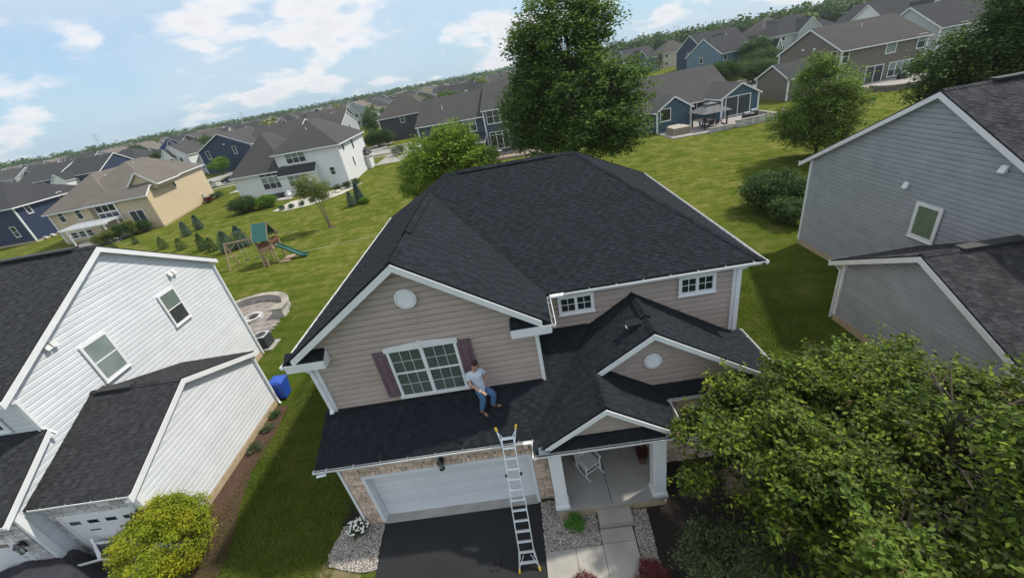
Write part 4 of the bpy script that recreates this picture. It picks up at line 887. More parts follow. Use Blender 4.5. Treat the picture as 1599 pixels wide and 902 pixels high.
for s_ in (-1, 1): MB().tube((x-.2, y+s_*.27, .13), (x-.2, y+s_*.33, .13), .13, n=16).build('wheel', M_rubber, bn)
ac = thing('air_conditioner', 'dark grey air conditioning unit on a pad behind the white house corner', 'air conditioner', (-16.0, 20.35, 0))
x, y = -16.45, 20.45
MB().box(x-.55, x+.62, y-.55, y+.55, 0, .07).build('pad', M_concrete, ac)
pr = [(.36, 0), (.36, .78), (.34, .80)]; b_ = MB(); b_.box(x-.36, x+.36, y-.36, y+.36, .08, .82); bo = b_.build('cabinet', pmat('louvred_grey', (.07, .08, .09), rough=.6), ac)
for k in range(9): MB().box(x-.375, x+.375, y-.375, y+.375, .12+k*.075, .135+k*.075).build('louvre_slat', M_dark, bo)
MB().box(x-.38, x+.38, y-.38, y+.38, .82, .86).build('top_frame', pmat('pale_grey_metal', (.45, .46, .47), rough=.5), ac)
MB().lathe((x, y, .862), [(.30, 0), (.30, .012), (.1, .03), (.02, .03)], n=20).build('fan_guard', M_dark, ac)
fp = thing('fire_pit', 'round stone fire pit on the paver patio behind the white house', 'fire pit', (-19.4, 24.3, 0))
sw = thing('seat_wall', 'curved stone seat wall with capped end pillar round the fire pit patio', 'wall', (-19.8, 24.5, 0))
pv = struct(MB().lathe((-20.05, 24.5, .0), [(2.85, 0), (2.85, .03)], n=48).build('paver_patio', M_mortar))
M_pav = pmat('paver', (.31, .27, .245), (.24, .21, .19), scale=3, rough=.9, bump=.3, tone=True)
pvm = MB(); rr_ = random.Random(4); j = 0
y = 21.4
while y < 27.3:
    x = -22.8-(.2 if j % 2 else 0); j += 1
    while x < -16.4:
        if (x+.2+20.05)**2+(y+.1-24.5)**2 < 2.75**2 or (abs(x+18.2) < .9 and y < 23.5):
            MB().box(x+.006, x+.394, y+.006, y+.194, .03, .045+rr_.random()*.004, rr_.uniform(.8, 1.2)).build('paver', M_pav, pv) if (x > -19.5 and y < 24.6 and rr_.random() < 2) else pvm.box(x+.006, x+.394, y+.006, y+.194, .03, .047, rr_.uniform(.8, 1.2))
        x += .4
    y += .2
pf = pvm.build('paver_field', M_pav, pv, kind='stuff')
def ringstones(root, c, r0, r1, a0, a1, z0, z1, n, mat, name='stone', rnd_=rr_):
    for i in range(n):
        ta, tb = a0+(a1-a0)*i/n+.006/r1, a0+(a1-a0)*(i+1)/n-.006/r1; dz_ = rnd_.uniform(-.006, .006); e = rnd_.uniform(0, .02)
        q = [(c[0]+r*math.cos(t), c[1]+r*math.sin(t)) for r, t in ((r0-e, ta), (r1+e, ta), (r1+e, tb), (r0-e, tb))]
        MB().hexa([(*p, z0+.004) for p in q]+[(*p, z1+dz_) for p in q], rnd_.uniform(.75, 1.2)).build(name, mat, root)
cpt = (-20.05, 24.5)
for k in range(3): ringstones(sw, cpt, 2.55, 2.88, math.radians(2+(k % 2)*3), math.radians(175), .0+k*.15, .148+k*.15, 26, M_stone_grey)
ringstones(sw, cpt, 2.49, 2.95, math.radians(2), math.radians(175), .45, .53, 20, pmat('cap_stone', (.36, .32, .27), (.29, .26, .22), scale=4, rough=.9, tone=True), 'cap_stone')
for k in range(4):
    for i in range(2):
        for jj in range(2): x_ = -17.72+i*.36; y_ = 23.95+jj*.36; MB().box(x_+.005, x_+.355, y_+.005, y_+.355, k*.16+.004, k*.16+.155, rr_.uniform(.85, 1.15)).build('stone', M_stone_grey, sw)
MB().box(-17.8, -16.92, 23.88, 24.76, .64, .72).build('cap_stone', MAT['cap_stone'], sw)
for k in range(2): ringstones(fp, (-19.35, 24.25), .42, .68, k*.1, k*.1+2*math.pi, k*.14, .138+k*.14, 14, M_stone_grey)
MB().lathe((-19.35, 24.25, .02), [(.42, 0), (.42, .04)], n=20).build('ash', pmat('ash', (.05, .045, .04), rough=1), fp)
for k in range(5): a = k*1.3; MB().tube((-19.35+.3*math.cos(a), 24.25+.3*math.sin(a), .12), (-19.35-.2*math.cos(a+.4), 24.25-.2*math.sin(a+.4), .26), .045, n=7).build('log', M_bark, fp)
sheet('mulch_bed', [(-13.0, 8.5), (-13.0, 14.7), (-12.35, 14.75), (-12.15, 13.2), (-12.1, 11), (-11.7, 9.5), (-11.2, 8.2), (-10.9, 6.5), (-11.5, 4.5), (-13.3, 4.5), (-13.3, 8.5)], .012, M_mulch)
# ================================================================== GREY NEIGHBOUR (right)
GH = thing('grey_house', 'blue grey sided neighbour house with weathered plum roof at the right edge', 'house', (14, 12, 0))
GP = [([(15.8, 9.4), (31, 9.4), (31, 16.19), (15.8, 16.19)], 0, .556, 8.66-.556*16.19), ([(15.8, 16.19), (31, 16.19), (31, 23.2), (15.8, 23.2)], 0, -.556, 8.66+.556*16.19),
      ([(12.52, 8.2), (16.0, 8.2), (16.0, 11.85), (12.52, 11.85)], 0, .5, 4.5-.5*11.85), ([(12.52, 11.85), (16.0, 11.85), (16.0, 15.5), (12.52, 15.5)], 0, -.5, 4.5+.5*11.85)]
for i in (2,): GP[i] = ([(12.52, 8.1), (19.0, 8.1), (19.0, 11.85), (12.52, 11.85)], 0, .5, 4.5-.5*11.85)
GR = roof_deck(GH, GP, M_shingle3)
shingle_roof(GR, GP, M_shingle3, seed=51, tone=(.84, 1.2), wr=(.16, .30))
caps(GR, (15.85, 16.19, 8.67), (30, 16.19, 8.67), Vector((0, -1, -.556)).normalized(), Vector((0, 1, -.556)).normalized(), M_shingle3)
caps(GR, (12.55, 11.85, 4.51), (16.0, 11.85, 4.51), Vector((0, -1, -.5)).normalized(), Vector((0, 1, -.5)).normalized(), M_shingle3)
mb = MB(); mb.bar((17.6, 16.19, 8.73), (25, 16.19, 8.73), .34, .07); mb.build('ridge_vent', M_rubber, GR)
mb = MB(); mb.bar((13.7, 11.85, 4.56), (15.7, 11.85, 4.56), .34, .06); mb.build('ridge_vent', M_rubber, GR)
w = MB(); w.add([(16.07, 9.9, 0), (16.07, 22.45, 0), (16.07, 22.45, 5.0), (16.07, 16.19, 8.5), (16.07, 9.9, 5.0), (30, 9.9, 0), (30, 22.5, 0), (30, 22.5, 5.0), (30, 16.19, 8.5), (30, 9.9, 5.0)], [(4, 3, 2, 1, 0), (5, 0, 4, 9), (1, 6, 7, 2), (9, 8, 7, 6, 5)])
w.add([(12.82, 8.6, 0), (12.82, 14.88, 0), (12.82, 14.88, 2.8), (12.82, 11.85, 4.35), (12.82, 8.6, 2.75), (16, 8.6, 0), (16, 14.93, 0), (16, 14.93, 2.8), (16, 8.6, 2.75)], [(4, 3, 2, 1, 0), (1, 6, 7, 2), (5, 0, 4, 8)])
gwl = w.build('wall', M_siding_grey, GH)
siding(gwl, (16.0, 22.5), (16.0, 9.9), [(0, .3), (12.6, .3), (12.6, 5.0), (6.31, 8.5), (0, 5.0)], M_siding_grey, (-1, 0, 0), z0=.25)
siding(gwl, (12.75, 14.93), (12.75, 8.6), [(0, .3), (6.33, .3), (6.33, 2.75), (3.08, 4.33), (0, 2.8)], M_siding_grey, (-1, 0, 0), z0=.25)
fm = MB(); fm.box(12.71, 12.77, 8.6, 14.95, 0, .28); fm.box(15.96, 16.02, 14.9, 22.52, 0, .28); fm.build('foundation', M_found, GH)
rake(GH, (15.8, 16.19, 8.66), (15.8, 23.25, 4.73), (-1, 0, 0), hgt=.2, back=.2); rake(GH, (15.8, 16.19, 8.66), (15.8, 9.35, 4.86), (-1, 0, 0), hgt=.2, back=.2)
rake(GH, (12.52, 11.85, 4.5), (12.52, 15.52, 2.67), (-1, 0, 0), hgt=.2, back=.22); rake(GH, (12.52, 11.85, 4.5), (12.52, 8.1, 2.62), (-1, 0, 0), hgt=.2, back=.22)
gutter(GH, (31, 23.22, 4.75), (15.78, 23.22, 4.75), (0, 1, 0), hangers=False); gutter(GH, (16, 15.52, 2.66), (12.5, 15.52, 2.66), (0, 1, 0), hangers=False); gutter(GH, (12.5, 8.08, 2.62), (19, 8.08, 2.62), (0, -1, 0))
MB().box(15.93, 16.05, 22.42, 22.54, .28, 4.9).build('corner_board', M_trim, GH); MB().box(12.68, 12.80, 14.83, 14.97, .28, 2.7).build('corner_board', M_trim, GH); MB().box(12.68, 12.80, 8.52, 8.66, .28, 2.6).build('corner_board', M_trim, GH)
downspout(GH, [(12.7, 15.5, 2.55), (12.68, 15.02, 2.4), (12.68, 15.02, .1)], w=.09)
window(GH, (15.97, 15.94, 3.05), (0, -1, 0), (-1, 0, 0), 1.14, 1.48, cols=1, style='fx', trim=.14, glass=pmat('pane_with_green_blind', (.14, .19, .13), (.18, .23, .16), rough=.12))
for y, z in ((16.63, 5.01), (13.35, 6.38)): MB().hexa([(15.84, y-.11, z-.12), (15.98, y-.11, z-.11), (15.98, y+.11, z-.11), (15.84, y+.11, z-.12), (15.92, y-.10, z+.09), (15.98, y-.11, z+.12), (15.98, y+.11, z+.12), (15.92, y+.10, z+.09)]).build('vent_cover', M_trim, GH)
sw2 = MB().box(12.7, 19, 8.56, 8.6, 0, 2.7).build('stone_wall', M_mortar, GH)
stones(sw2, (12.8, 8.56), (15.5, 8.56), [(0, 2.7, 0, 2.5)], pmat('brown_stone', (.26, .16, .11), (.18, .11, .08), scale=9, rough=.9, bump=.8, tone=True), (0, -1, 0), seed=61)
sheet('driveway', [(13.2, 8.5), (18.5, 8.5), (18.5, -3), (13.2, -3)], .012, MAT['pale_concrete'])
# ================================================================== HOUSES IN THE MIDDLE DISTANCE
class Frame:
    def __init__(s, o, ex, ey, rot=None):
        s.o = Vector((*o, 0)); s.ex = Vector((*ex, 0)).normalized(); s.ey = Vector((*ey, 0)).normalized()
    def __call__(s, u, v, z): return s.o+s.ex*u+s.ey*v+Vector((0, 0, z))
def fr_rot(x, y, deg): a = math.radians(deg); return Frame((x, y), (math.cos(a), math.sin(a)), (-math.sin(a), math.cos(a)))
def mass(root, T, u0, u1, v0, v1, z0, ze, zr, kind, wm, rm, oh=.4, trim=None, corners=True, gut=True, hin=None):
    trim = trim or M_trim; um, vm = (u0+u1)/2, (v0+v1)/2; w = MB(); r = MB(); f = MB()
    P = lambda u, v, z: T(u, v, z)
    def quad(a, b, c, d): w.add([a, b, c, d], [(0, 1, 2, 3)])
    quad(P(u0, v0, z0), P(u1, v0, z0), P(u1, v0, ze), P(u0, v0, ze)); quad(P(u1, v0, z0), P(u1, v1, z0), P(u1, v1, ze), P(u1, v0, ze))
    quad(P(u1, v1, z0), P(u0, v1, z0), P(u0, v1, ze), P(u1, v1, ze)); quad(P(u0, v1, z0), P(u0, v0, z0), P(u0, v0, ze), P(u0, v1, ze))
    planes = []
    if kind == 'gx':
        s = (zr-ze)/(vm-v0); zl = ze-s*oh
        for sv, ve in ((1, v0-oh), (-1, v1+oh)): planes.append([(u0-oh*.6, ve, zl), (u1+oh*.6, ve, zl), (u1+oh*.6, vm, zr), (u0-oh*.6, vm, zr)])
        for u in (u0, u1): w.add([P(u, v0, ze), P(u, v1, ze), P(u, vm, zr)], [(0, 1, 2)])
    elif kind == 'gy':
        s = (zr-ze)/(um-u0); zl = ze-s*oh
        for ue in (u0-oh, u1+oh): planes.append([(ue, v0-oh*.6, zl), (ue, v1+oh*.6, zl), (um, v1+oh*.6, zr), (um, v0-oh*.6, zr)])
        for v in (v0, v1): w.add([P(u0, v, ze), P(u1, v, ze), P(um, v, zr)], [(0, 1, 2)])
    elif kind == 'hip':
        if (u1-u0) >= (v1-v0):
            i = hin or (v1-v0)/2; s = (zr-ze)/(vm-v0); zl = ze-s*oh; a, b = (u0-oh, u1+oh); c, d = v0-oh, v1+oh; ra, rb = (u0+i, vm, zr), (u1-i, vm, zr)
            planes += [[(a, c, zl), (b, c, zl), rb, ra], [(b, d, zl), (a, d, zl), ra, rb], [(a, d, zl), (a, c, zl), ra], [(b, c, zl), (b, d, zl), rb]]
        else:
            i = hin or (u1-u0)/2; s = (zr-ze)/(um-u0); zl = ze-s*oh; a, b = (u0-oh, u1+oh); c, d = v0-oh, v1+oh; ra, rb = (um, v0+i, zr), (um, v1-i, zr)
            planes += [[(a, d, zl), (a, c, zl), ra, rb], [(b, c, zl), (b, d, zl), rb, ra], [(a, c, zl), (b, c, zl), ra], [(b, d, zl), (a, d, zl), rb]]
    elif kind == 'shed':
        s = (zr-ze)/(v1-v0); zl = ze-s*oh; planes.append([(u0-oh*.5, v0-oh, zl), (u1+oh*.5, v0-oh, zl), (u1+oh*.5, v1, zr), (u0-oh*.5, v1, zr)])
        for u in (u0, u1): w.add([P(u, v0, ze), P(u, v1, ze), P(u, v1, zr)], [(0, 1, 2)])
    fr = []
    for pl_ in planes:
        top = [P(*q)+Vector((0, 0, .05)) for q in pl_]; n = len(top); nn = (top[1]-top[0]).cross(top[2]-top[0])
        if nn.z < 0: top = top[::-1]; pl_ = pl_[::-1]
        r.prism([p-Vector((0, 0, .12)) for p in top], (0, 0, .12))
        for i in range(n):
            a, b = pl_[i], pl_[(i+1) % n]
            if abs(a[2]-b[2]) < .01 and a[2] < zr-.1: f.bar(P(*a)-Vector((0, 0, .10)), P(*b)-Vector((0, 0, .10)), .12, .17)      # eave gutter
            elif kind in ('gx', 'gy', 'shed') and abs(a[2]-b[2]) > .1: f.bar(P(*a)-Vector((0, 0, .12)), P(*b)-Vector((0, 0, .12)), .06, .22)
    wo_ = w.build('wall', wm, root)
    ro = r.build('roof', rm, root, uv=True)
    if gut: f.build('fascia', trim, ro)
    if corners:
        for u, v in ((u0, v0), (u1, v0), (u1, v1), (u0, v1)):
            c = P(u, v, 0); MB().hexa([c+T.ex*a+T.ey*b+Vector((0, 0, z0)) for a, b in ((-.1, -.1), (.1, -.1), (.1, .1), (-.1, .1))]+[c+T.ex*a+T.ey*b+Vector((0, 0, ze-.05)) for a, b in ((-.1, -.1), (.1, -.1), (.1, .1), (-.1, .1))]).build('corner_board', trim, wo_)
    return wo_
def winF(root, T, u, v, z, w, h, cols=1, **kw): return window(root, T(u, v, z), T.ex, -T.ey, w, h, cols, proud=.07, **kw)
def winR(root, T, u, v, z, w, h, cols=1, **kw): return window(root, T(u, v, z), T.ey, T.ex, w, h, cols, proud=.07, **kw)
def winL(root, T, u, v, z, w, h, cols=1, **kw): return window(root, T(u, v, z), -T.ey, -T.ex, w, h, cols, proud=.07, **kw)
def pipe(root, p, h=.6): return MB().tube(p, Vector(p)+Vector((0, 0, h)), .07, n=8).build('vent_pipe', M_trim_old, root)
def slider(root, T, u, v, z, w, h, side='F'):
    d, n_ = (T.ex, -T.ey) if side == 'F' else (T.ey, T.ex)
    return window(root, T(u, v, z), d, n_, w, h, 2, style='fx', trim=.11, glass=M_screen, proud=.07, sill=False, name='sliding_door')
W_beige = wallmat('beige_siding', (.60, .48, .32)); W_white = wallmat('far_white_siding', (.74, .75, .75)); W_navy = wallmat('navy_siding', (.022, .038, .085)); W_slate = wallmat('slate_siding', (.065, .085, .115))
W_blue = wallmat('teal_blue_siding', (.055, .105, .145)); W_taupe = wallmat('taupe_siding', (.175, .150, .120)); W_char = wallmat('charcoal_siding', (.05, .048, .052)); W_lblue = wallmat('light_blue_siding', (.12, .20, .26))
W_cream = wallmat('cream_siding', (.55, .50, .42)); W_lgrey = wallmat('light_grey_siding', (.42, .44, .45)); W_tan = wallmat('tan_far_siding', (.36, .27, .19)); W_brown = wallmat('brown_siding', (.14, .12, .09))
R_char = roofmat('roof_charcoal', (.034, .034, .038)); R_brown = roofmat('roof_weathered_brown', (.062, .056, .051)); R_beige = roofmat('roof_light_brown', (.135, .118, .100)); R_grey = roofmat('roof_weathered_grey', (.055, .053, .053)); R_dark = roofmat('roof_blue_black', (.019, .020, .026)); R_tan = roofmat('roof_tan', (.15, .125, .10))
# beige house
B = thing('beige_house', 'beige two storey house with brown roof and a white pergola at its back', 'house', (-62, 70, 0))
T = Frame((-68.7, 60.0), (15.04, .5), (-4.84, 20.3))
mass(B, T, 0, 10.0, 0, 20.5, 0, 5.15, 8.6, 'hip', W_beige, R_beige, oh=.5, hin=6.2)
mass(B, T, 6.0, 15.05, 0, 2.35, 0, 5.15, 6.3, 'shed', W_beige, R_beige, oh=.5, corners=False)
mass(B, T, 4.0, 15.0, 2.3, 20.6, 0, 6.25, 9.3, 'hip', W_beige, R_beige, oh=.5, hin=6.5, corners=False)
mass(B, T, 12.0, 15.9, 2.25, 9, 5.3, 6.35, 8.0, 'gy', W_beige, R_beige, oh=.45, corners=False)
winF(B, T, 1.2, -.0, 3.2, .95, 1.85); winF(B, T, 3.85, -.0, 3.2, .95, 1.85)
winF(B, T, 6.9, 0, 3.55, 3.0, 1.15, 3, style='fx'); winF(B, T, 6.9, 0, 2.35, 3.0, 1.15, 3, style='fx')
for u in (1.25, 2.45, 3.65): winF(B, T, u, 0, .65, 1.0, 1.0, style='dh')
slider(B, T, 11.2, 0, .9, 2.2, 2.2); winR(B, T, 15.05, 8.2, 4.2, .95, 1.9)
pipe(B, T(7.2, 6.0, 7.6)); pipe(B, T(10.5, 9.0, 8.6)); MB().hexa([T(15.0, 15.5, .8), T(15.35, 15.5, .8), T(15.35, 15.9, .8), T(15.0, 15.9, .8), T(15.0, 15.5, 1.5), T(15.35, 15.5, 1.5), T(15.35, 15.9, 1.5), T(15.0, 15.9, 1.5)]).build('meter_box', M_trim_old, B)
mb = MB(); a, b = T(-.03, -.05, 0), T(15.1, -.05, 0); c = T(15.1, 20.5, 0); mb.bar(a+Vector((0, 0, .15)), b+Vector((0, 0, .15)), .12, .3); mb.bar(b+Vector((0, 0, .15)), c+Vector((0, 0, .15)), .12, .3); mb.build('foundation', M_found, B)
# pergola
pg = thing('pergola', 'white pergola over the patio behind the beige house', 'pergola', tuple(T(6.5, -2.5, 0)))
for u in (4.2, 9.6):
    for v in (-4.0, -.8): MB().bar(T(u, v, 0), T(u, v, 2.55), .16, .16).build('post', M_trim, pg)
for v in (-4.0, -.8): MB().bar(T(3.6, v, 2.6), T(10.2, v, 2.6), .08, .2).build('beam', M_trim, pg)
for k in range(14): MB().bar(T(3.8+k*.48, -4.6, 2.75), T(3.8+k*.48, -.3, 2.75), .05, .14).build('rafter', M_trim, pg)
for k in range(18): MB().bar(T(3.6, -4.5+k*.24, 2.84), T(10.2, -4.5+k*.24, 2.84), .05, .04).build('purlin', M_trim, pg)
mb = MB(); mb.prism([T(3, -4.8, .01), T(10.6, -4.8, .01), T(10.6, -.1, .01), T(3, -.1, .01)], (0, 0, .1)); struct(mb.build('patio', M_road))
def patio_set(x, y, z, n, label, M=None, grp=None):
    t = thing('patio_table', label, 'table', (x, y, z)); M = M or M_dark
    MB().tube((x, y, z+.70), (x, y, z+.74), .6, n=16).build('table_top', M, t); MB().tube((x, y, z), (x, y, z+.7), .05, n=8).build('pedestal', M, t); return t
def patio_chair(x, y, z, a, label, M=None, grp=None):
    t = thing('patio_chair', label, 'chair', (x, y, z), group=grp); M = M or M_dark; ca, sa = math.cos(a), math.sin(a)
    def q(u, v, w): return (x+u*ca-v*sa, y+u*sa+v*ca, z+w)
    MB().hexa([q(-.26, -.26, .40), q(.26, -.26, .40), q(.26, .26, .40), q(-.26, .26, .40), q(-.26, -.26, .46), q(.26, -.26, .46), q(.26, .26, .44), q(-.26, .26, .44)]).build('seat', M, t)
    MB().hexa([q(-.25, .24, .44), q(.25, .24, .44), q(.25, .28, .44), q(-.25, .28, .44), q(-.25, .34, 1.0), q(.25, .34, 1.0), q(.25, .38, 1.0), q(-.25, .38, 1.0)]).build('backrest', M, t)
    for u in (-.24, .24):
        for v in (-.24, .24): MB().bar(q(u, v, 0), q(u, v, .42), .035, .035).build('leg', M, t)
        MB().bar(q(u, -.25, .62), q(u, .3, .64), .05, .03).build('armrest', M, t)
    return t
patio_set(*T(7.5, -2.4, .11)[:2], .11, 4, 'dark round patio table under the white pergola')
for k, lb in enumerate(('dark patio chair left of the table under the white pergola', 'dark patio chair right of the table under the white pergola')): patio_chair(*T(6.6+k*1.8, -2.5, 0)[:2], .11, 1.5-k*3, lb)
# white two storey house
WT = thing('far_white_house', 'white two storey house with grey hip roof beyond the playset', 'house', (-36, 75, 0))
T = Frame((-46.1, 69.2), (19.3, -2.0), (-.9, 15.3))
mass(WT, T, 8.7, 19.4, 0, 15.3, 0, 6.65, 10.1, 'hip', W_white, R_grey, oh=.5, hin=5.2)
mass(WT, T, 0, 10.0, .0, 14.5, 0, 4.45, 9.4, 'hip', W_white, R_grey, oh=.5, hin=5.6)
mass(WT, T, 8.6, 14.9, -1.3, .02, 0, 3.45, 4.3, 'shed', W_white, R_char, oh=.35)
mass(WT, T, 19.35, 20.2, 12.5, 15.0, 0, 3.0, 3.8, 'hip', W_white, R_grey, oh=.3, hin=.42)
kw = dict(glass=M_glass_lt, low=M_screen)
winF(WT, T, 4.6, -.02, 1.25, 3.6, 2.0, 3, **kw); winF(WT, T, 9.9, -1.32, 1.3, 3.5, 1.8, 3, **kw); winF(WT, T, 10.3, -.02, 4.6, 3.4, 1.7, 3, **kw); winF(WT, T, 16.8, -.02, 1.9, .95, 1.3)
for u in (4.75, 5.9, 7.05): winF(WT, T, u, -.02, 3.42, .95, .32, style='fx', trim=.05, frame=M_dark)
winF(WT, T, 14.9, -.02, 6.2, 1.15, .26, style='fx', trim=.05, frame=M_dark)
for v, z, w_, h in ((2.25, 5.15, .5, 1.2), (7.65, 4.6, .55, 1.75), (5.5, 2.1, .35, 1.3)): winR(WT, T, 19.42, v, z, w_, h, frame=M_dark)
pipe(WT, T(14.2, 3.2, 8.6), .7)
for u, v in ((16.1, -.3), (18.7, -.3)): pass
cvo = thing('covered_furniture', 'dark covered patio furniture behind the white two storey house', 'cover', tuple(T(7.6, -1.8, 0)))
drape('cover_sheet', *(T(6.4, 0, 0).x, T(8.8, 0, 0).x), T(7.6, -2.6, 0).y, T(7.6, -1.2, 0).y, .8, 12, cvo, n=12)
mb = MB(); mb.prism([T(4.5, -3.6, .01), T(10.4, -4.2, .01), T(10.4, -1.2, .01), T(4.5, -.1, .01)], (0, 0, .12)); struct(mb.build('patio', pmat('pale_patio', (.55, .50, .47), (.47, .43, .40), scale=3, rough=.9)))
for k, (u, v, a) in enumerate(((5.0, -2.9, 2.4), (9.4, -2.6, -.6), (10.2, -3.2, .6))):
    patio_chair(*T(u, v, 0)[:2], .12, a, ('white patio chair at the left end of the pale patio', 'white patio chair beside the covered furniture', 'white patio chair nearest the thin young tree')[k], M_trim)
# navy house at the left edge, navy gable behind, navy gable across the street, charcoal house
NL = thing('navy_house', 'navy blue two storey house at the left edge beside the beige house', 'house', (-86, 70, 0))
T = Frame((-98, 66.9), (17.2, -.4), (.4, 17))
mass(NL, T, 0, 17.2, 0, 13, 0, 6.2, 9.6, 'hip', W_navy, R_char, oh=.5); winF(NL, T, 14.3, 0, 1.3, 1.0, 1.8); winF(NL, T, 9.6, 0, 3.9, 1.0, 1.8); winR(NL, T, 17.2, 1.5, 4.4, .9, 1.8); winR(NL, T, 17.2, 7.5, 4.9, .9, 1.5)
mb = MB(); a, b, c = T(0, -.05, .15), T(17.25, -.05, .15), T(17.25, 13, .15); mb.bar(a, b, .12, .3); mb.bar(b, c, .12, .3); mb.build('foundation', M_found, NL)
for k in range(3): MB().tube(T(17.3, 1.2+k*1.2, .3), T(17.75, 1.2+k*1.2, .3), .22, n=10).build('basement_vent', M_trim_old, NL)
NG = thing('navy_gable_house', 'navy house with a wide gable rising behind the beige house roof', 'house', (-135, 135, 0))
T = fr_rot(-160, 137, -6); mass(NG, T, 0, 15, 0, 18, 0, 6, 9.8, 'gx', W_navy, R_char, oh=.5); mass(NG, T, 12, 30, 2, 16, 0, 5.8, 9.8, 'gx', W_navy, R_char, oh=.5); mass(NG, T, 16, 21, -2, 6, 0, 5.0, 7.2, 'gy', W_white, R_char, oh=.3); winF(NG, T, 10, 0, 4.2, .9, 1.5); winF(NG, T, 17, -2, 2.5, 2.2, 1.6, 2)
NH = thing('navy_house', 'navy blue gabled house across the street between the beige and the white house', 'house', (-80, 125, 0))
T = Frame((-86.8, 121.5), (14.4, -3), (3.6, 20)); mass(NH, T, 0, 17.5, 0, 13, 0, 6.2, 9.9, 'gy', W_navy, R_grey, oh=.5); mass(NH, T, 14, 30, 3, 15, 0, 5.9, 9.4, 'gx', W_navy, R_grey, oh=.5); winF(NH, T, 11.4, -.0, 4.2, 1.2, 2.0); winF(NH, T, 2.3, 0, 3.9, 1.2, 2.1); pipe(NH, T(20, 7, 9.0), .7)
for u in (9.0, 9.35): MB().hexa([T(u, -.08, 6.9), T(u+.25, -.08, 6.9), T(u+.25, 0, 6.9), T(u, 0, 6.9), T(u, -.08, 7.15), T(u+.25, -.08, 7.15), T(u+.25, 0, 7.15), T(u, 0, 7.15)]).build('vent_cover', M_trim, NH)
mass(NH, T, -6.5, -.2, 4, 12, 0, 3.4, 6.2, 'gy', W_lgrey, R_grey, oh=.35); winF(NH, T, -5, 4, 1.2, 2.6, 1.9, 3)
CH = thing('charcoal_house', 'charcoal two storey house with brown hip roof left of the bright green maple', 'house', (-30, 123, 0))
T = Frame((-34.2, 118.6), (8.2, 1.5), (-1, 12)); mass(CH, T, 0, 14, 0, 13, 0, 6.25, 11.0, 'hip', W_char, R_brown, oh=.5, hin=6.0); winF(CH, T, 5.6, 0, 4.1, 1.2, 2.0)
SB = thing('slate_house', 'slate blue two storey house with dark roof between the maple and the big oak', 'house', (-5, 75, 0))
T = Frame((-15, 71.9), (.987, -.157), (.157, .987))
mass(SB, T, 0, 11.3, .4, 12.4, 0, 6.35, 9.7, 'gx', W_slate, R_grey, oh=.4); mass(SB, T, 11.4, 21, -.1, 12.5, 0, 7.15, 10.5, 'gx', W_slate, R_grey, oh=.4)
winF(SB, T, 11.8, -.1, 4.8, 3.3, 2.15, 3); winF(SB, T, 11.8, -.1, .9, 3.2, 2.7, 3, style='tr'); winF(SB, T, 7.7, .4, 4.1, 2.2, 2.1, 2, glass=M_glass_lt); pipe(SB, T(4.2, 2.6, 7.8), .8)
mass(SB, T, 6.5, 11.2, -2.2, .4, 0, 2.9, 3.7, 'shed', W_slate, R_char, oh=.4, corners=True)
mb = MB(); mb.prism([T(11, -5, .01), T(21, -5, .01), T(21, -.1, .01), T(11, -.1, .01)], (0, 0, .35)); struct(mb.build('timber_deck', pmat('deck_wood', (.34, .27, .21), (.28, .22, .17), scale=3, rough=.9)))
patio_set(*T(13.3, -2.8, 0)[:2], .36, 4, 'round white patio table on the deck behind the slate house', M_trim)
for k, (u, v, a) in enumerate(((12.4, -2.6, 1.5), (14.4, -2.7, -1.5), (13.2, -3.9, 3.1))): patio_chair(*T(u, v, 0)[:2], .36, a, ('dark patio chair left of the white deck table', 'dark patio chair right of the white deck table', 'dark patio chair on the near side of the white deck table')[k])
# blue ranch
RA = thing('blue_ranch_house', 'teal blue single storey house with grey roof right of the big oak', 'house', (27, 70, 0))
T = Frame((18.2, 64.6), (.994, .106), (-.106, .994))
mass(RA, T, -7, 17.6, 3.2, 17, 0, 2.95, 6.9, 'gx', W_blue, R_grey, oh=.45); mass(RA, T, -7, 2.95, 0, 6, 0, 3.1, 4.4, 'gx', W_blue, R_grey, oh=.4)
mass(RA, T, 2.85, 7.9, -1.8, 6.5, 0, 3.15, 4.75, 'gy', W_blue, R_grey, oh=.4); mass(RA, T, 13.0, 18.6, -1.2, 6.5, 0, 3.15, 4.7, 'gy', W_blue, R_grey, oh=.4)
winF(RA, T, -.1, 0, .95, 2.7, 2.1, 2, low=M_screen); winF(RA, T, 3.3, -1.8, 1.55, 1.6, 1.7, style='fx'); winF(RA, T, 9.0, 3.2, 1.4, 3.9, 1.5, 3, style='fx'); slider(RA, T, 13.5, -1.2, .35, 3.9, 2.7)
MB().bar(T(7.95, -1.6, .02), T(7.95, 1.6, .02), .5, 3.6).build('brick_pier', M_stone_grey, RA)
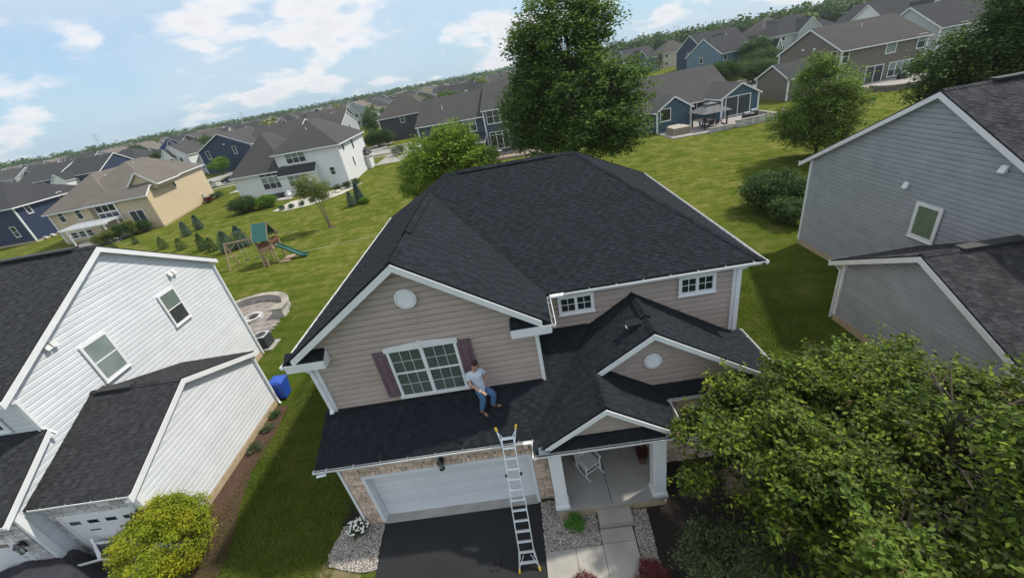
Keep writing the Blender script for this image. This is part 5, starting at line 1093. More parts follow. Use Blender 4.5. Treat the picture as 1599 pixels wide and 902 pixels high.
def stone_box(name, label, T, u0, u1, v0, v1, h, mat=None, cap=True):
    t = thing(name, label, 'wall', tuple(T((u0+u1)/2, (v0+v1)/2, 0))); r = random.Random(int(u0*10)); mat = mat or M_stone_grey
    L_ = max(u1-u0, v1-v0); lng = (u1-u0) >= (v1-v0); n = int(L_/.55)+1; rows_ = max(2, int(h/.2))
    for j in range(rows_):
        for i in range(n):
            a, b = i/n*L_, (i+1)/n*L_; z0_, z1_ = j*h/rows_+.003, (j+1)*h/rows_-.006; e = r.uniform(0, .03)
            q = [(u0+a+.008, v0-e), (u0+b-.008, v0-e), (u0+b-.008, v1), (u0+a+.008, v1)] if lng else [(u0-e, v0+a+.008), (u1, v0+a+.008), (u1, v0+b-.008), (u0-e, v0+b-.008)]
            MB().hexa([T(*p, z0_) for p in q]+[T(*p, z1_) for p in q], r.uniform(.7, 1.25)).build('stone', mat, t)
    if cap: MB().hexa([T(u, v, h) for u, v in ((u0-.05, v0-.05), (u1+.05, v0-.05), (u1+.05, v1+.05), (u0-.05, v1+.05))]+[T(u, v, h+.07) for u, v in ((u0-.05, v0-.05), (u1+.05, v0-.05), (u1+.05, v1+.05), (u0-.05, v1+.05))]).build('cap', MAT['cap_stone'], t)
    return t
stone_box('seat_wall', 'low grey stone seat wall in front of the gazebo', T, 7.3, 10.5, -8.1, -7.7, .55); stone_box('seat_wall', 'long grey stone wall round the grill terrace at the ranch house', T, 11.1, 16.8, -8.0, -7.6, .85); stone_box('seat_wall', 'short end run of the grey stone wall at the grill terrace', T, 16.5, 16.9, -7.5, -4.2, .85)
mb = MB(); mb.prism([T(*q, .01) for q in ((2.6, -7.2), (2.7, -1.8), (7.9, -1.8), (7.9, 3.2), (13, 3.2), (13, -1.2), (13, -4.5), (11, -7.7), (7.2, -7.9))], (0, 0, .09)); struct(mb.build('patio', pmat('patio_stone', (.36, .33, .31), (.28, .26, .245), scale=3, rough=.9, bump=.3)))
mb = MB(); mb.prism([T(*q, .01) for q in ((11.2, -7.6), (16.5, -7.6), (16.5, -1.2), (13, -1.2), (11.2, -4.5))], (0, 0, .3)); struct(mb.build('terrace', MAT['patio_stone']))
ht = thing('hot_tub', 'stone sided hot tub with closed tan cover beside the gazebo', 'hot tub', tuple(T(4.6, -4.7, .1)))
c = T(4.6, -4.7, 0); M_tub = pmat('tub_panel', (.24, .20, .15), (.30, .26, .21), scale=5, rough=.8)
def tb(name, a, z0, z1, m_): MB().hexa([T(4.6+u, -4.7+v, z0) for u, v in ((-a, -a), (a, -a), (a, a), (-a, a))]+[T(4.6+u, -4.7+v, z1) for u, v in ((-a, -a), (a, -a), (a, a), (-a, a))]).build(name, m_, ht)
tb('tub_shell', 1.15, .1, .92, M_tub); tb('cover', 1.2, .93, 1.03, pmat('tub_cover', (.42, .36, .29), (.38, .33, .27), scale=3, rough=.7))
for a, b in ((-1.16, -1.16), (1.16, -1.16), (1.16, 1.16), (-1.16, 1.16)): MB().bar(T(4.6+a, -4.7+b, .1), T(4.6+a, -4.7+b, .92), .12, .12).build('corner_post', MAT['cap_stone'], ht)
MB().bar(T(3.9, -3.2, 1.0), T(5.6, -3.2, 1.0), .35, .06).build('cover_lift', M_trim_old, ht)
gz = thing('gazebo', 'dark posted gazebo with two tier grey canopy on the ranch house patio', 'gazebo', tuple(T(9.3, -4.6, 0)))
M_can = pmat('canopy_grey', (.15, .15, .155), (.12, .12, .125), scale=2, rough=.85); gu, gv = 9.35, -4.3
def G(u, v, z): return T(gu+u, gv+v, z)
for a, b in ((-1.6, -1.6), (1.6, -1.6), (1.6, 1.6), (-1.6, 1.6)): MB().bar(G(a, b, .1), G(a, b, 2.2), .16, .16).build('post', M_dark, gz)
for a, b in (((-1.6, -1.6), (1.6, -1.6)), ((1.6, -1.6), (1.6, 1.6)), ((1.6, 1.6), (-1.6, 1.6)), ((-1.6, 1.6), (-1.6, -1.6))): MB().bar(G(*a, 2.15), G(*b, 2.15), .08, .12).build('beam', M_dark, gz)
def pyr(name, a, z0, b_, z1):
    vs = [G(x, y, z0) for x, y in ((-a, -a), (a, -a), (a, a), (-a, a))]+[G(x, y, z1) for x, y in ((-b_, -b_), (b_, -b_), (b_, b_), (-b_, b_))]
    mb = MB(); mb.add(vs, [(0, 1, 5, 4), (1, 2, 6, 5), (2, 3, 7, 6), (3, 0, 4, 7), (4, 5, 6, 7), (3, 2, 1, 0)]); return mb.build(name, M_can, gz)
pyr('canopy', 2.05, 2.15, .6, 3.0); pyr('top_canopy', .75, 3.12, .05, 3.4); mb = MB(); [mb.bar(G(a, b, 2.95), G(a, b, 3.15), .06, .06) for a, b in ((-.6, -.6), (.6, -.6), (.6, .6), (-.6, .6))]; mb.build('tier_strut', M_dark, gz)
tt_ = thing('dining_table', 'patio dining table with a red runner under the gazebo', 'table', tuple(T(9.4, -4.4, .1)))
MB().hexa([G(u, v, .78) for u, v in ((-.9, -.5), (.9, -.5), (.9, .5), (-.9, .5))]+[G(u, v, .83) for u, v in ((-.9, -.5), (.9, -.5), (.9, .5), (-.9, .5))]).build('table_top', M_dark, tt_)
MB().hexa([G(u, v, .832) for u, v in ((-.6, -.2), (.6, -.2), (.6, .2), (-.6, .2))]+[G(u, v, .85) for u, v in ((-.6, -.2), (.6, -.2), (.6, .2), (-.6, .2))]).build('table_runner', pmat('red_cloth', (.35, .06, .06), rough=.9), tt_)
for a, b in ((-.8, -.4), (.8, -.4), (.8, .4), (-.8, .4)): MB().bar(G(a, b, .1), G(a, b, .78), .06, .06).build('leg', M_dark, tt_)
for k, (u, v, a) in enumerate(((-1.2, -.2, 1.57), (-.45, -.95, 3.14), (.5, -.95, 3.14), (.0, .95, 0))): patio_chair(*T(gu+u, gv+v, 0)[:2], .1, a, ('dark patio chair at the left end of the gazebo table', 'left one of two dark chairs on the near side of the gazebo table', 'right one of two dark chairs on the near side of the gazebo table', 'dark patio chair on the far side of the gazebo table')[k])
def grill(x, y, z, label):
    t = thing('grill', label, 'grill', (x, y, z))
    MB().box(x-.5, x+.5, y-.28, y+.28, z+.05, z+.8).build('cabinet', M_dark, t); mb = MB(); mb.lathe((x, y, z+.85), [(.05, -.45), (.3, -.43), (.3, .43), (.05, .45)], n=12, axis='x'); mb.build('lid', pmat('grey_steel', (.25, .26, .27), rough=.3, metal=.7), t)
    for s_ in (-1, 1): MB().box(x+s_*.75-.22, x+s_*.75+.22, y-.25, y+.25, z+.78, z+.82).build('side_shelf', MAT['grey_steel'], t)
    MB().bar((x-.35, y-.33, z+.88), (x+.35, y-.33, z+.88), .03, .03).build('handle', M_alu, t)
grill(*T(15.4, -5.0, 0)[:2], .31, 'dark gas grill on the terrace of the ranch house'); grill(*T(13.6, -6.2, 0)[:2], .31, 'pale topped grill nearer the steps of the ranch house terrace')
# taupe house
TH = thing('taupe_house', 'taupe two storey house with weathered roof and small side garage at the upper right', 'house', (57, 76, 0))
T = Frame((52.15, 71.0), (1, .04), (-.125, .99))
mass(TH, T, 0, 13.3, 0, 13.2, 0, 6.0, 9.3, 'gx', W_taupe, roofmat('roof_streaked_grey', (.050, .046, .044)), oh=.4); mass(TH, T, -7.6, .0, .3, 7.6, 0, 3.4, 5.3, 'gx', W_taupe, R_char, oh=.4)
T2 = Frame((44.55, 71.4), (0, 1), (1, 0))
winF(TH, T, .15, 0, 3.9, 1.05, 2.05); winF(TH, T, 6.9, 0, 4.2, 1.6, 1.75, style='fx', glass=M_glass_lt); winF(TH, T, 11.7, 0, 4.1, 1.3, 2.0, glass=M_glass_lt); slider(TH, T, 4.4, 0, .1, 2.8, 2.75); winF(TH, T, 8.0, 0, .75, 4.3, 2.1, 4, glass=M_glass_lt)
winL(TH, T, 0, 1.9, 3.9, 1.2, 1.9); pipe(TH, T(6.3, 4.4, 8.2), .7)
for v in (5.2, 7.6): MB().hexa([T(-.12, v, 6.2), T(0, v, 6.2), T(0, v+.4, 6.2), T(-.12, v+.4, 6.2), T(-.12, v, 6.5), T(0, v, 6.5), T(0, v+.4, 6.5), T(-.12, v+.4, 6.5)]).build('vent_cover', M_trim, TH)
def arc_wall(name, label, T, pts, h, th=.4):
    t = thing(name, label, 'wall', tuple(T(*pts[0], 0))); r = random.Random(9)
    for (a, b) in zip(pts, pts[1:]):
        a, b = Vector(a), Vector(b); n = max(1, int((b-a).length/.5)); d_ = (b-a).normalized(); s_ = Vector((-d_.y, d_.x))*th
        for j in range(3):
            for i in range(n):
                p = a+(b-a)*(i/n)+d_*.01; q = a+(b-a)*((i+1)/n)-d_*.01; z0_, z1_ = j*h/3+.004, (j+1)*h/3-.008
                MB().hexa([T(*x_, z0_) for x_ in (p, q, q+s_, p+s_)]+[T(*x_, z1_) for x_ in (p, q, q+s_, p+s_)], r.uniform(.75, 1.2)).build('stone', pmat('brown_grey_stone', (.20, .17, .15), (.14, .12, .10), scale=6, rough=.9, tone=True), t)
        MB().hexa([T(*x_, h) for x_ in (a, b, b+s_, a+s_)]+[T(*x_, h+.07) for x_ in (a, b, b+s_, a+s_)]).build('cap', MAT['cap_stone'], t)
    return t
arc_wall('retaining_wall', 'curved brown stone wall round the taupe house patio', T, [(1.2, -4.5), (1.0, -6.5), (2.0, -7.9), (4.0, -8.3), (6.0, -7.9), (7.2, -7.0)], .75)
mb = MB(); mb.prism([T(*q, .01) for q in ((1.3, -.1), (1.3, -6.4), (2.4, -7.7), (5.8, -7.6), (13, -5), (13, -.1))], (0, 0, .5)); struct(mb.build('patio', MAT['patio_stone']))
grill(*T(8.3, -2.2, 0)[:2], .5, 'dark grill on the patio of the taupe house')
for k, (u, v, a) in enumerate(((9.8, -2.4, 1), (10.8, -3.4, -2))): patio_chair(*T(u, v, 0)[:2], .5, a, ('dark patio chair right of the taupe house grill', 'dark patio chair at the right end of the taupe house patio')[k])
W3 = thing('pale_house', 'pale sided house with dark roof partly hidden by the tree at the upper right', 'house', (75, 80, 0))
T = Frame((74.5, 79.5), (1, .04), (-.04, 1)); mass(W3, T, 0, 15, 0, 13, 0, 6.0, 9.5, 'gx', W_lgrey, R_dark, oh=.4); winF(W3, T, 3.2, 0, 4.1, 1.2, 2.0); winF(W3, T, 8, 0, 4.1, 1.2, 2.0); winF(W3, T, 3, 0, .9, 3.2, 2.0, 3)
# tiny figure mowing
mp = thing('person', 'distant person in white top on the lawn right of the ranch house', 'person', (35.9, 57.5, 0))
x, y = 35.9, 57.5
skin_fig('body', [((x, y, .95), .13), ((x, y, 1.2), .14), ((x-.05, y-.05, 1.42), .13), ((x-.08, y-.08, 1.55), .06), ((x-.1, y-.1, 1.70), .10), ((x-.25, y-.05, 1.38), .06), ((x-.4, y-.25, 1.1), .045), ((x+.2, y-.05, 1.38), .06), ((x+.1, y-.3, 1.1), .045), ((x-.1, y, .5), .075), ((x-.1, y+.05, .06), .06), ((x+.1, y-.05, .5), .075), ((x+.12, y-.1, .06), .06)],
         [(0, 1), (1, 2), (2, 3), (3, 4), (2, 5), (5, 6), (2, 7), (7, 8), (0, 9), (9, 10), (0, 11), (11, 12)], M_skin, mp, sub=1)
skin_fig('shirt', [((x, y, 1.0), .17), ((x, y, 1.2), .17), ((x-.05, y-.05, 1.42), .16), ((x-.26, y-.06, 1.36), .09), ((x+.21, y-.06, 1.36), .09)], [(0, 1), (1, 2), (2, 3), (2, 4)], pmat('bright_white_cloth', (.85, .85, .85), rough=.9), mp, sub=1)
skin_fig('trousers', [((x, y, .95), .15), ((x-.1, y, .5), .10), ((x-.1, y+.05, .12), .08), ((x+.1, y-.05, .5), .10), ((x+.12, y-.1, .12), .08)], [(0, 1), (1, 2), (0, 3), (3, 4)], M_dark, mp, sub=1)
# ================================================================== PLAYSET
PS = thing('playset', 'wooden playset with green canopy, ladder, swing beam and green slide', 'playset', (-23.6, 35.8, 0))
for px_, py_ in ((-24.2, 35.15), (-22.95, 35.15), (-24.2, 36.55), (-22.95, 36.55)): MB().bar((px_, py_, 0), (px_, py_, 2.55), .11, .11).build('post', M_wood, PS)
for k in range(9): MB().box(-24.3+k*.155, -24.155+k*.155, 35.1, 36.6, 1.42, 1.46).build('deck_board', M_wood, PS)
for y_ in (35.12, 36.58):
    MB().bar((-24.3, y_, 1.38), (-22.85, y_, 1.38), .05, .14).build('rail', M_wood, PS); MB().bar((-24.3, y_, 2.05), (-22.85, y_, 2.05), .05, .12).build('rail', M_wood_dk, PS)
    for k in range(8): MB().box(-24.15+k*.16, -24.07+k*.16, y_-.02, y_+.02, 1.45, 2.05).build('baluster', M_wood_dk, PS)
MB().bar((-22.9, 35.1, 2.0), (-22.9, 36.6, 2.0), .05, .25).build('rail', M_wood_dk, PS); MB().bar((-24.25, 35.1, 1.7), (-24.25, 36.6, 1.7), .05, .45).build('rail', M_wood_dk, PS)
def cpanel(a, b, c_, d_): return MB().prism([a, b, c_, d_], (0, 0, .03)).build('canopy', M_green_pl, PS)
cpanel((-24.35, 34.85, 2.3), (-22.85, 34.85, 2.3), (-22.85, 35.85, 3.72), (-24.35, 35.85, 3.72)); cpanel((-24.35, 36.85, 2.3), (-24.35, 35.85, 3.72), (-22.85, 35.85, 3.72), (-22.85, 36.85, 2.3))
for x_ in (-24.3, -22.9): MB().bar((x_, 34.85, 2.27), (x_, 35.85, 3.68), .05, .09).build('rafter', M_wood, PS); MB().bar((x_, 36.9, 2.22), (x_, 35.85, 3.68), .05, .09).build('rafter', M_wood, PS)
for y_ in (35.15, 36.55): MB().bar((-24.4, y_, 2.5), (-22.6, y_, 2.5), .06, .11).build('eave_beam', M_wood, PS)
for s_ in (-1, 1): MB().bar((-23.85+s_*.22, 34.55, 0), (-23.85+s_*.22, 35.1, 1.45), .06, .09).build('ladder_rail', M_wood, PS)
for k in range(5): t_ = (k+.7)/5.2; MB().bar((-24.07, 34.55+.55*t_, 1.45*t_), (-23.63, 34.55+.55*t_, 1.45*t_), .09, .04).build('rung', M_wood, PS)
sl_ = [(-22.9, 1.45), (-22.5, 1.3), (-22.0, .95), (-21.5, .55), (-21.1, .25), (-20.75, .12), (-20.45, .10)]
mb = MB()
for (xa, za), (xb, zb_) in zip(sl_, sl_[1:]):
    mb.hexa([(xa, 35.5, za), (xb, 35.5, zb_), (xb, 36.0, zb_), (xa, 36.0, za), (xa, 35.5, za+.03), (xb, 35.5, zb_+.03), (xb, 36.0, zb_+.03), (xa, 36.0, za+.03)])
slo = mb.build('slide', M_green_pl, PS)
for y_ in (35.49, 36.01):
    mb = MB(); [mb.bar((xa, y_, za+.08), (xb, y_, zb_+.08), .05, .16) for (xa, za), (xb, zb_) in zip(sl_, sl_[1:])]; mb.build('slide_side', M_green_pl, slo)
MB().bar((-24.2, 36.3, 2.35), (-27.7, 35.9, 2.35), .09, .16).build('swing_beam', M_wood, PS)
for dy in (-1.0, 1.0): MB().bar((-27.6, 35.9, 2.35), (-27.7, 35.9+dy*.8, 0), .10, .10).build('a_frame_leg', M_wood, PS)
MB().bar((-27.65, 35.35, 1.1), (-27.65, 36.45, 1.1), .06, .09).build('cross_brace', M_wood, PS); MB().bar((-27.5, 35.9, 1.6), (-26.6, 36.0, 2.3), .06, .09).build('cross_brace', M_wood, PS)
for k, xs in enumerate((-25.2, -26.3)):
    for s_ in (-.22, .22): MB().tube((xs+s_, 36.1, 2.3), (xs+s_, 36.0, .55), .012, n=5).build('swing_rope', M_trim_old, PS)
    MB().bar((xs-.26, 36.0, .53), (xs+.26, 36.0, .53), .2, .04).build('swing_seat', M_dark if k else M_green_pl, PS)
MB().prism([(-22.8, 34.95, .05), (-22.8, 36.6, .05), (-21.9, 36.6, .05), (-21.9, 34.95, .05)], (0, 0, .06)).build('sandbox_frame', M_wood, PS)
MB().bar((-21.95, 36.3, 2.35), (-21.2, 36.2, 2.35), .05, .10).build('monkey_beam', M_wood, PS)
hose = MB(); hose.path([(-22.3+k*.9, 36.9+.8*math.sin(k*.12)+k*.05, .03) for k in range(13)], .014, 5); tag(hose.build('garden_hose', M_trim_old), 'pale garden hose lying across the lawn right of the playset', 'hose')
# ================================================================== VEGETATION
def leafmat(name, c1, c2, tr=.42): return pmat(name, c1, c2, scale=1.2, rough=.6, tone=True, trans=tr, spec=.3)
L_oak = leafmat('oak_leaf', (.088, .165, .030), (.135, .215, .040)); L_maple = leafmat('maple_leaf', (.15, .245, .022), (.22, .31, .038)); L_fg = leafmat('foreground_leaf', (.080, .135, .018), (.138, .192, .026))
L_dark = leafmat('dark_leaf', (.045, .090, .018), (.075, .130, .026)); L_gold = leafmat('gold_shrub_leaf', (.36, .37, .022), (.23, .31, .024)); L_con = leafmat('blue_conifer', (.07, .13, .11), (.09, .16, .13), .1); L_gcon = leafmat('green_conifer', (.045, .10, .03), (.065, .13, .04), .1)
L_mid = leafmat('mid_leaf', (.06, .12, .03), (.09, .16, .04)); L_red = leafmat('barberry_leaf', (.10, .02, .025), (.16, .035, .035), .2); L_olive = leafmat('olive_leaf', (.17, .22, .05), (.24, .28, .08)); L_sage = leafmat('sage_leaf', (.10, .14, .06), (.14, .18, .08))
def leaf_arrays(rs, pts, size, fold=True, flat=.0, aspect=.5, updir=.35):
    n = len(pts); ang = rs.uniform(0, 2*np.pi, n); tilt = rs.normal(updir, .5, n)
    d = np.stack([np.cos(ang)*np.cos(tilt*.6-.4), np.sin(ang)*np.cos(tilt*.6-.4), np.sin(tilt*.6-.4)], 1)
    rv = rs.normal(0, 1, (n, 3)); rv[:, 2] = np.abs(rv[:, 2])+.8; s = np.cross(d, rv); s /= np.linalg.norm(s, axis=1)[:, None]; nn = np.cross(s, d)
    L = size*rs.uniform(.7, 1.3, n)[:, None]; Wd = L*aspect
    a = pts; tip = pts+d*L; m1 = pts+d*L*.45+s*Wd*.5+nn*L*.10; m2 = pts+d*L*.45-s*Wd*.5+nn*L*.10
    if fold:
        V = np.stack([a, m1, tip, m2], 1).reshape(-1, 3); b = np.arange(n)[:, None]*4
        Fq = np.concatenate([b+np.array([[0, 1, 2]]), b+np.array([[0, 2, 3]])], 1).reshape(-1, 3)
        return V, Fq, 2
    V = np.stack([a, m1, tip, m2], 1).reshape(-1, 3); Fq = np.arange(n*4).reshape(-1, 4); return V, Fq, 1
def crown_points(rs, lobes, nclump, nper, clump_r, shell=.55):
    """lobes: (cx,cy,cz,rx,ry,rz); clump centres sit mostly near each lobe's surface"""
    lb = np.array(lobes, float); vol = (lb[:, 3]*lb[:, 4]+lb[:, 4]*lb[:, 5]+lb[:, 3]*lb[:, 5]); pick = rs.choice(len(lb), nclump, p=vol/vol.sum())
    d = rs.normal(0, 1, (nclump, 3)); d /= np.linalg.norm(d, axis=1)[:, None]; r = shell+(1-shell)*rs.uniform(0, 1, nclump)**.5
    r *= 1+.12*np.sin(d[:, 0]*5+pick)*np.cos(d[:, 1]*4+pick*2)
    c = lb[pick, :3]+d*lb[pick, 3:]*r[:, None]
    off = rs.normal(0, 1, (nclump, nper, 3)); off *= (clump_r*rs.uniform(.6, 1.4, (nclump, 1, 1))); off[:, :, 2] *= .6
    p = (c[:, None]+off).reshape(-1, 3); t = np.repeat(rs.uniform(.72, 1.28, nclump), nper)*rs.uniform(.8, 1.2, nclump*nper)
    return p, t
def crown(root, lobes, nclump, nper, clump_r, size, mat, seed, name='crown', shell=.55, aspect=.55, tint=None):
    rs = np.random.RandomState(seed); p, t = crown_points(rs, lobes, nclump, nper, clump_r, shell)
    p = p[p[:, 2] > .05] if True else p; t = t[:len(p)]
    V, Fq, k = leaf_arrays(rs, p, size, aspect=aspect); tn = np.repeat(t, k)
    tn3 = np.stack([tn, tn, tn], 1)
    if tint is not None:
        w = np.repeat(rs.uniform(0, 1, len(t)) < .12, k); tn3[w] = tn3[w]*np.array(tint)
    return npmesh(name, V, Fq, mat, root, tn3, 'stuff')
def trunk(root, base, top, r0, r1, limbs, seed, mat=None, lean=.25, name='trunk'):
    rr = random.Random(seed); mb = MB(); base = Vector(base); top = Vector(top); n = 6; pts = []
    for i in range(n+1):
        t = i/n; pts.append(base.lerp(top, t)+Vector((rr.uniform(-1, 1), rr.uniform(-1, 1), 0))*lean*t*(top-base).length*.06)
    for i in range(n): mb.tube(pts[i], pts[i+1], r0+(r1-r0)*i/n, r0+(r1-r0)*(i+1)/n, 9, cap=(i == 0))
    mb.lathe(base-Vector((0, 0, .05)), [(r0*1.6, 0), (r0*1.15, .2), (r0, .45)], n=9)
    for k in range(limbs):
        t = .3+.65*(k+.5)/limbs; p = base.lerp(top, t); a = rr.uniform(0, 6.28); L_ = (top-base).length*rr.uniform(.3, .5)*(1.1-t*.5); q = p+Vector((math.cos(a), math.sin(a), rr.uniform(.3, .8)))*L_; r_ = (r0+(r1-r0)*t)*.5
        m_ = p.lerp(q, .5)+Vector((0, 0, L_*.06)); mb.tube(p, m_, r_, r_*.65, 7, cap=False); mb.tube(m_, q, r_*.65, r_*.2, 7, cap=False)
        for j in range(2): b = a+rr.uniform(-.9, .9); mb.tube(m_, m_+Vector((math.cos(b), math.sin(b), .5))*L_*.4, r_*.4, r_*.1, 5, cap=False)
    return mb.build(name, mat or M_bark, root, smooth=True)
# big oak behind the house
OK = thing('oak_tree', 'tall dark green oak standing behind the ridge of the tan house', 'tree', (5.6, 39, 0))
trunk(OK, (5.6, 39, 0), (5.8, 39, 14.5), .34, .10, 16, 2)
crown(OK, [(5.6, 39, 13.5, 3.9, 3.6, 4.2), (5.2, 39, 9.5, 5.4, 4.8, 3.6), (6.6, 38.6, 6.6, 5.6, 4.8, 2.8), (2.2, 39, 8.2, 3.0, 3.2, 3.2), (9.6, 38.8, 9.2, 2.9, 3.2, 2.2), (8.9, 38.5, 5.8, 2.6, 3, 2.0), (7.8, 39, 14.2, 2.4, 2.4, 2.0), (3.0, 39, 13.5, 2.2, 2.2, 2.2)], 1080, 66, .40, .30, L_oak, 3, shell=.35, tint=(1.5, 1.35, 1.0))
MP = thing('maple_tree', 'bright yellow green maple with a round crown just left of the main roof', 'tree', (-5.6, 34.5, 0))
trunk(MP, (-5.6, 34.5, 0), (-5.4, 34.5, 7.5), .22, .07, 9, 5)
crown(MP, [(-5.4, 34.5, 6.2, 3.3, 3.2, 2.7), (-7.6, 34.2, 5.4, 2.2, 2.4, 2.0), (-3.6, 34.5, 5.4, 2.3, 2.4, 2.0), (-5.2, 34.2, 4.2, 3.2, 3, 1.8), (-4.6, 34.4, 7.6, 1.7, 1.8, 1.5)], 720, 70, .30, .21, L_maple, 6, shell=.45, tint=(1.3, 1.2, 1.0))
RT = thing('lawn_tree', 'feathery mid green tree on the lawn left of the grey house roof', 'tree', (27.6, 38.6, 0))
trunk(RT, (27.6, 38.6, 0), (27.8, 38.6, 7.0), .16, .05, 10, 7)
crown(RT, [(27.6, 38.6, 3.6, 3.2, 3.1, 2.2), (27.6, 38.6, 2.4, 2.8, 2.7, 1.4), (27.4, 38.6, 6.0, 2.5, 2.5, 2.0), (26.6, 38.6, 7.4, 1.1, 1.1, 1.3), (29.2, 38.4, 4.8, 1.7, 2.0, 1.5), (25.3, 38.6, 3.4, 2.2, 2.2, 1.5)], 620, 56, .32, .20, leafmat('pin_oak_leaf', (.12, .20, .035), (.18, .26, .045)), 8, shell=.4, tint=(1.6, 1.5, .9))
TR = thing('broad_tree', 'broad dark green tree filling the upper right corner behind the grey roof', 'tree', (33.5, 29, 0))
trunk(TR, (33.5, 29, 0), (33.6, 29, 9), .25, .08, 10, 9)
crown(TR, [(34, 29, 7.2, 5.2, 4.5, 3.4), (29.6, 29.2, 6.6, 2.8, 3, 2.3), (33.5, 28.6, 10.0, 3.4, 3.2, 2.3), (31.6, 28, 4.9, 3.6, 3.2, 2.0), (37.5, 29, 9.0, 3.5, 3.5, 3.0)], 1150, 62, .36, .22, L_dark, 10, shell=.45, tint=(1.5, 1.4, .9))
crown(TR, [(34, 29, 7.2, 4.8, 4.2, 3.2), (33.5, 28.6, 10, 3.2, 3, 2.2)], 200, 40, .3, .2, L_mid, 12, name='young_leaves', shell=.8)
# foreground tree
FG = thing('foreground_tree', 'large leafy tree with ripening seed clusters in the lower right foreground', 'tree', (7.8, 5.6, 0))
trunk(FG, (7.8, 5.6, 0), (7.8, 5.6, 4.8), .17, .06, 14, 13)
fgl = [(7.4, 5.7, 3.2, 3.4, 3.0, 2.3), (4.5, 6.2, 3.0, 1.6, 1.8, 1.7), (5.9, 7.3, 3.5, 2.0, 1.5, 1.2), (8.2, 7.2, 3.5, 2.0, 1.6, 1.1), (7.4, 4.0, 3.6, 3.0, 2.2, 2.2), (9.8, 5.0, 3.0, 2.2, 2.4, 1.8), (5.1, 4.7, 2.6, 1.6, 1.8, 1.8)]
rs = np.random.RandomState(14); lb = np.array(fgl)
# boughs: small uneven lobes thrown out from the main limbs, with gaps between them
nb = 150; pk = rs.choice(len(lb), nb); d = rs.normal(0, 1, (nb, 3)); d[:, 2] = d[:, 2]*.8+.25; d /= np.linalg.norm(d, axis=1)[:, None]
bc = lb[pk, :3]+d*lb[pk, 3:]*rs.uniform(.72, 1.03, (nb, 1)); br_ = rs.uniform(.28, .62, nb)
boughs = [(c_[0], c_[1], c_[2], r_*1.25, r_*1.25, r_*.62) for c_, r_ in zip(bc, br_) if c_[2] > .9]
p, t = crown_points(rs, boughs, 2300, 36, .115, .25); p0, t0 = crown_points(rs, [(a_, b_, c_-.25, d_*.8, e_*.8, f_*.75) for a_, b_, c_, d_, e_, f_ in fgl], 520, 30, .24, .4); p = np.concatenate([p, p0]); t = np.concatenate([t, t0*.75])
# shoots that stick out of the crown
nsp = 300; pk = rs.choice(len(boughs), nsp); bb = np.array(boughs); d = rs.normal(0, 1, (nsp, 3)); d[:, 2] = np.abs(d[:, 2])+.3; d /= np.linalg.norm(d, axis=1)[:, None]
st = bb[pk, :3]+d*bb[pk, 3:]*.8; tt3 = np.linspace(0, 1, 16)[None, :, None]; dirs = d+np.array([0, 0, .45]); ln3 = rs.uniform(.2, .55, (nsp, 1, 1)); sp_ = (st[:, None]+dirs[:, None]*tt3*ln3+rs.normal(0, .032, (nsp, 16, 3))).reshape(-1, 3)
p = np.concatenate([p, sp_]); t = np.concatenate([t, np.repeat(rs.uniform(1.0, 1.5, nsp), 16)])
hgt = rs.uniform(0, 1, len(p)); col = np.stack([t, t, t], 1); yl = hgt < .22; col[yl] *= np.array([1.9, 1.65, 1.0]); dk = hgt > .68; col[dk] *= .55
order = np.argsort(np.linalg.norm(p-np.array([0, 0, 12]), axis=1)); near = order[:300]; rest = np.setdiff1d(np.arange(len(p)), near)
V, Fq, k = leaf_arrays(rs, p[rest], .122, aspect=.52); npmesh('foliage', V, Fq, L_fg, FG, np.repeat(col[rest], k, 0), 'stuff')
lfm = []
for vv in range(6):
    mb = MB(); a = .06; mb.add([(0, 0, 0), (.03, a*.5, .012), (.03, a, .0), (0, 1.9*a, -.01), (-.03, a, .0), (-.03, a*.5, .012)], [(0, 1, 2, 3), (0, 3, 4, 5)], 1.0+.12*vv); o_ = mb.build('leaf', L_fg); lfm.append(o_.data); bpy.data.objects.remove(o_)
for i, ix in enumerate(near):
    o_ = bpy.data.objects.new('leaf', lfm[i % 6]); C.objects.link(o_); o_.parent = FG; o_.location = Vector(p[ix])-ROOT[FG.name]; o_.rotation_euler = (rs.uniform(-.6, .5), rs.uniform(-.5, .5), rs.uniform(0, 6.28))
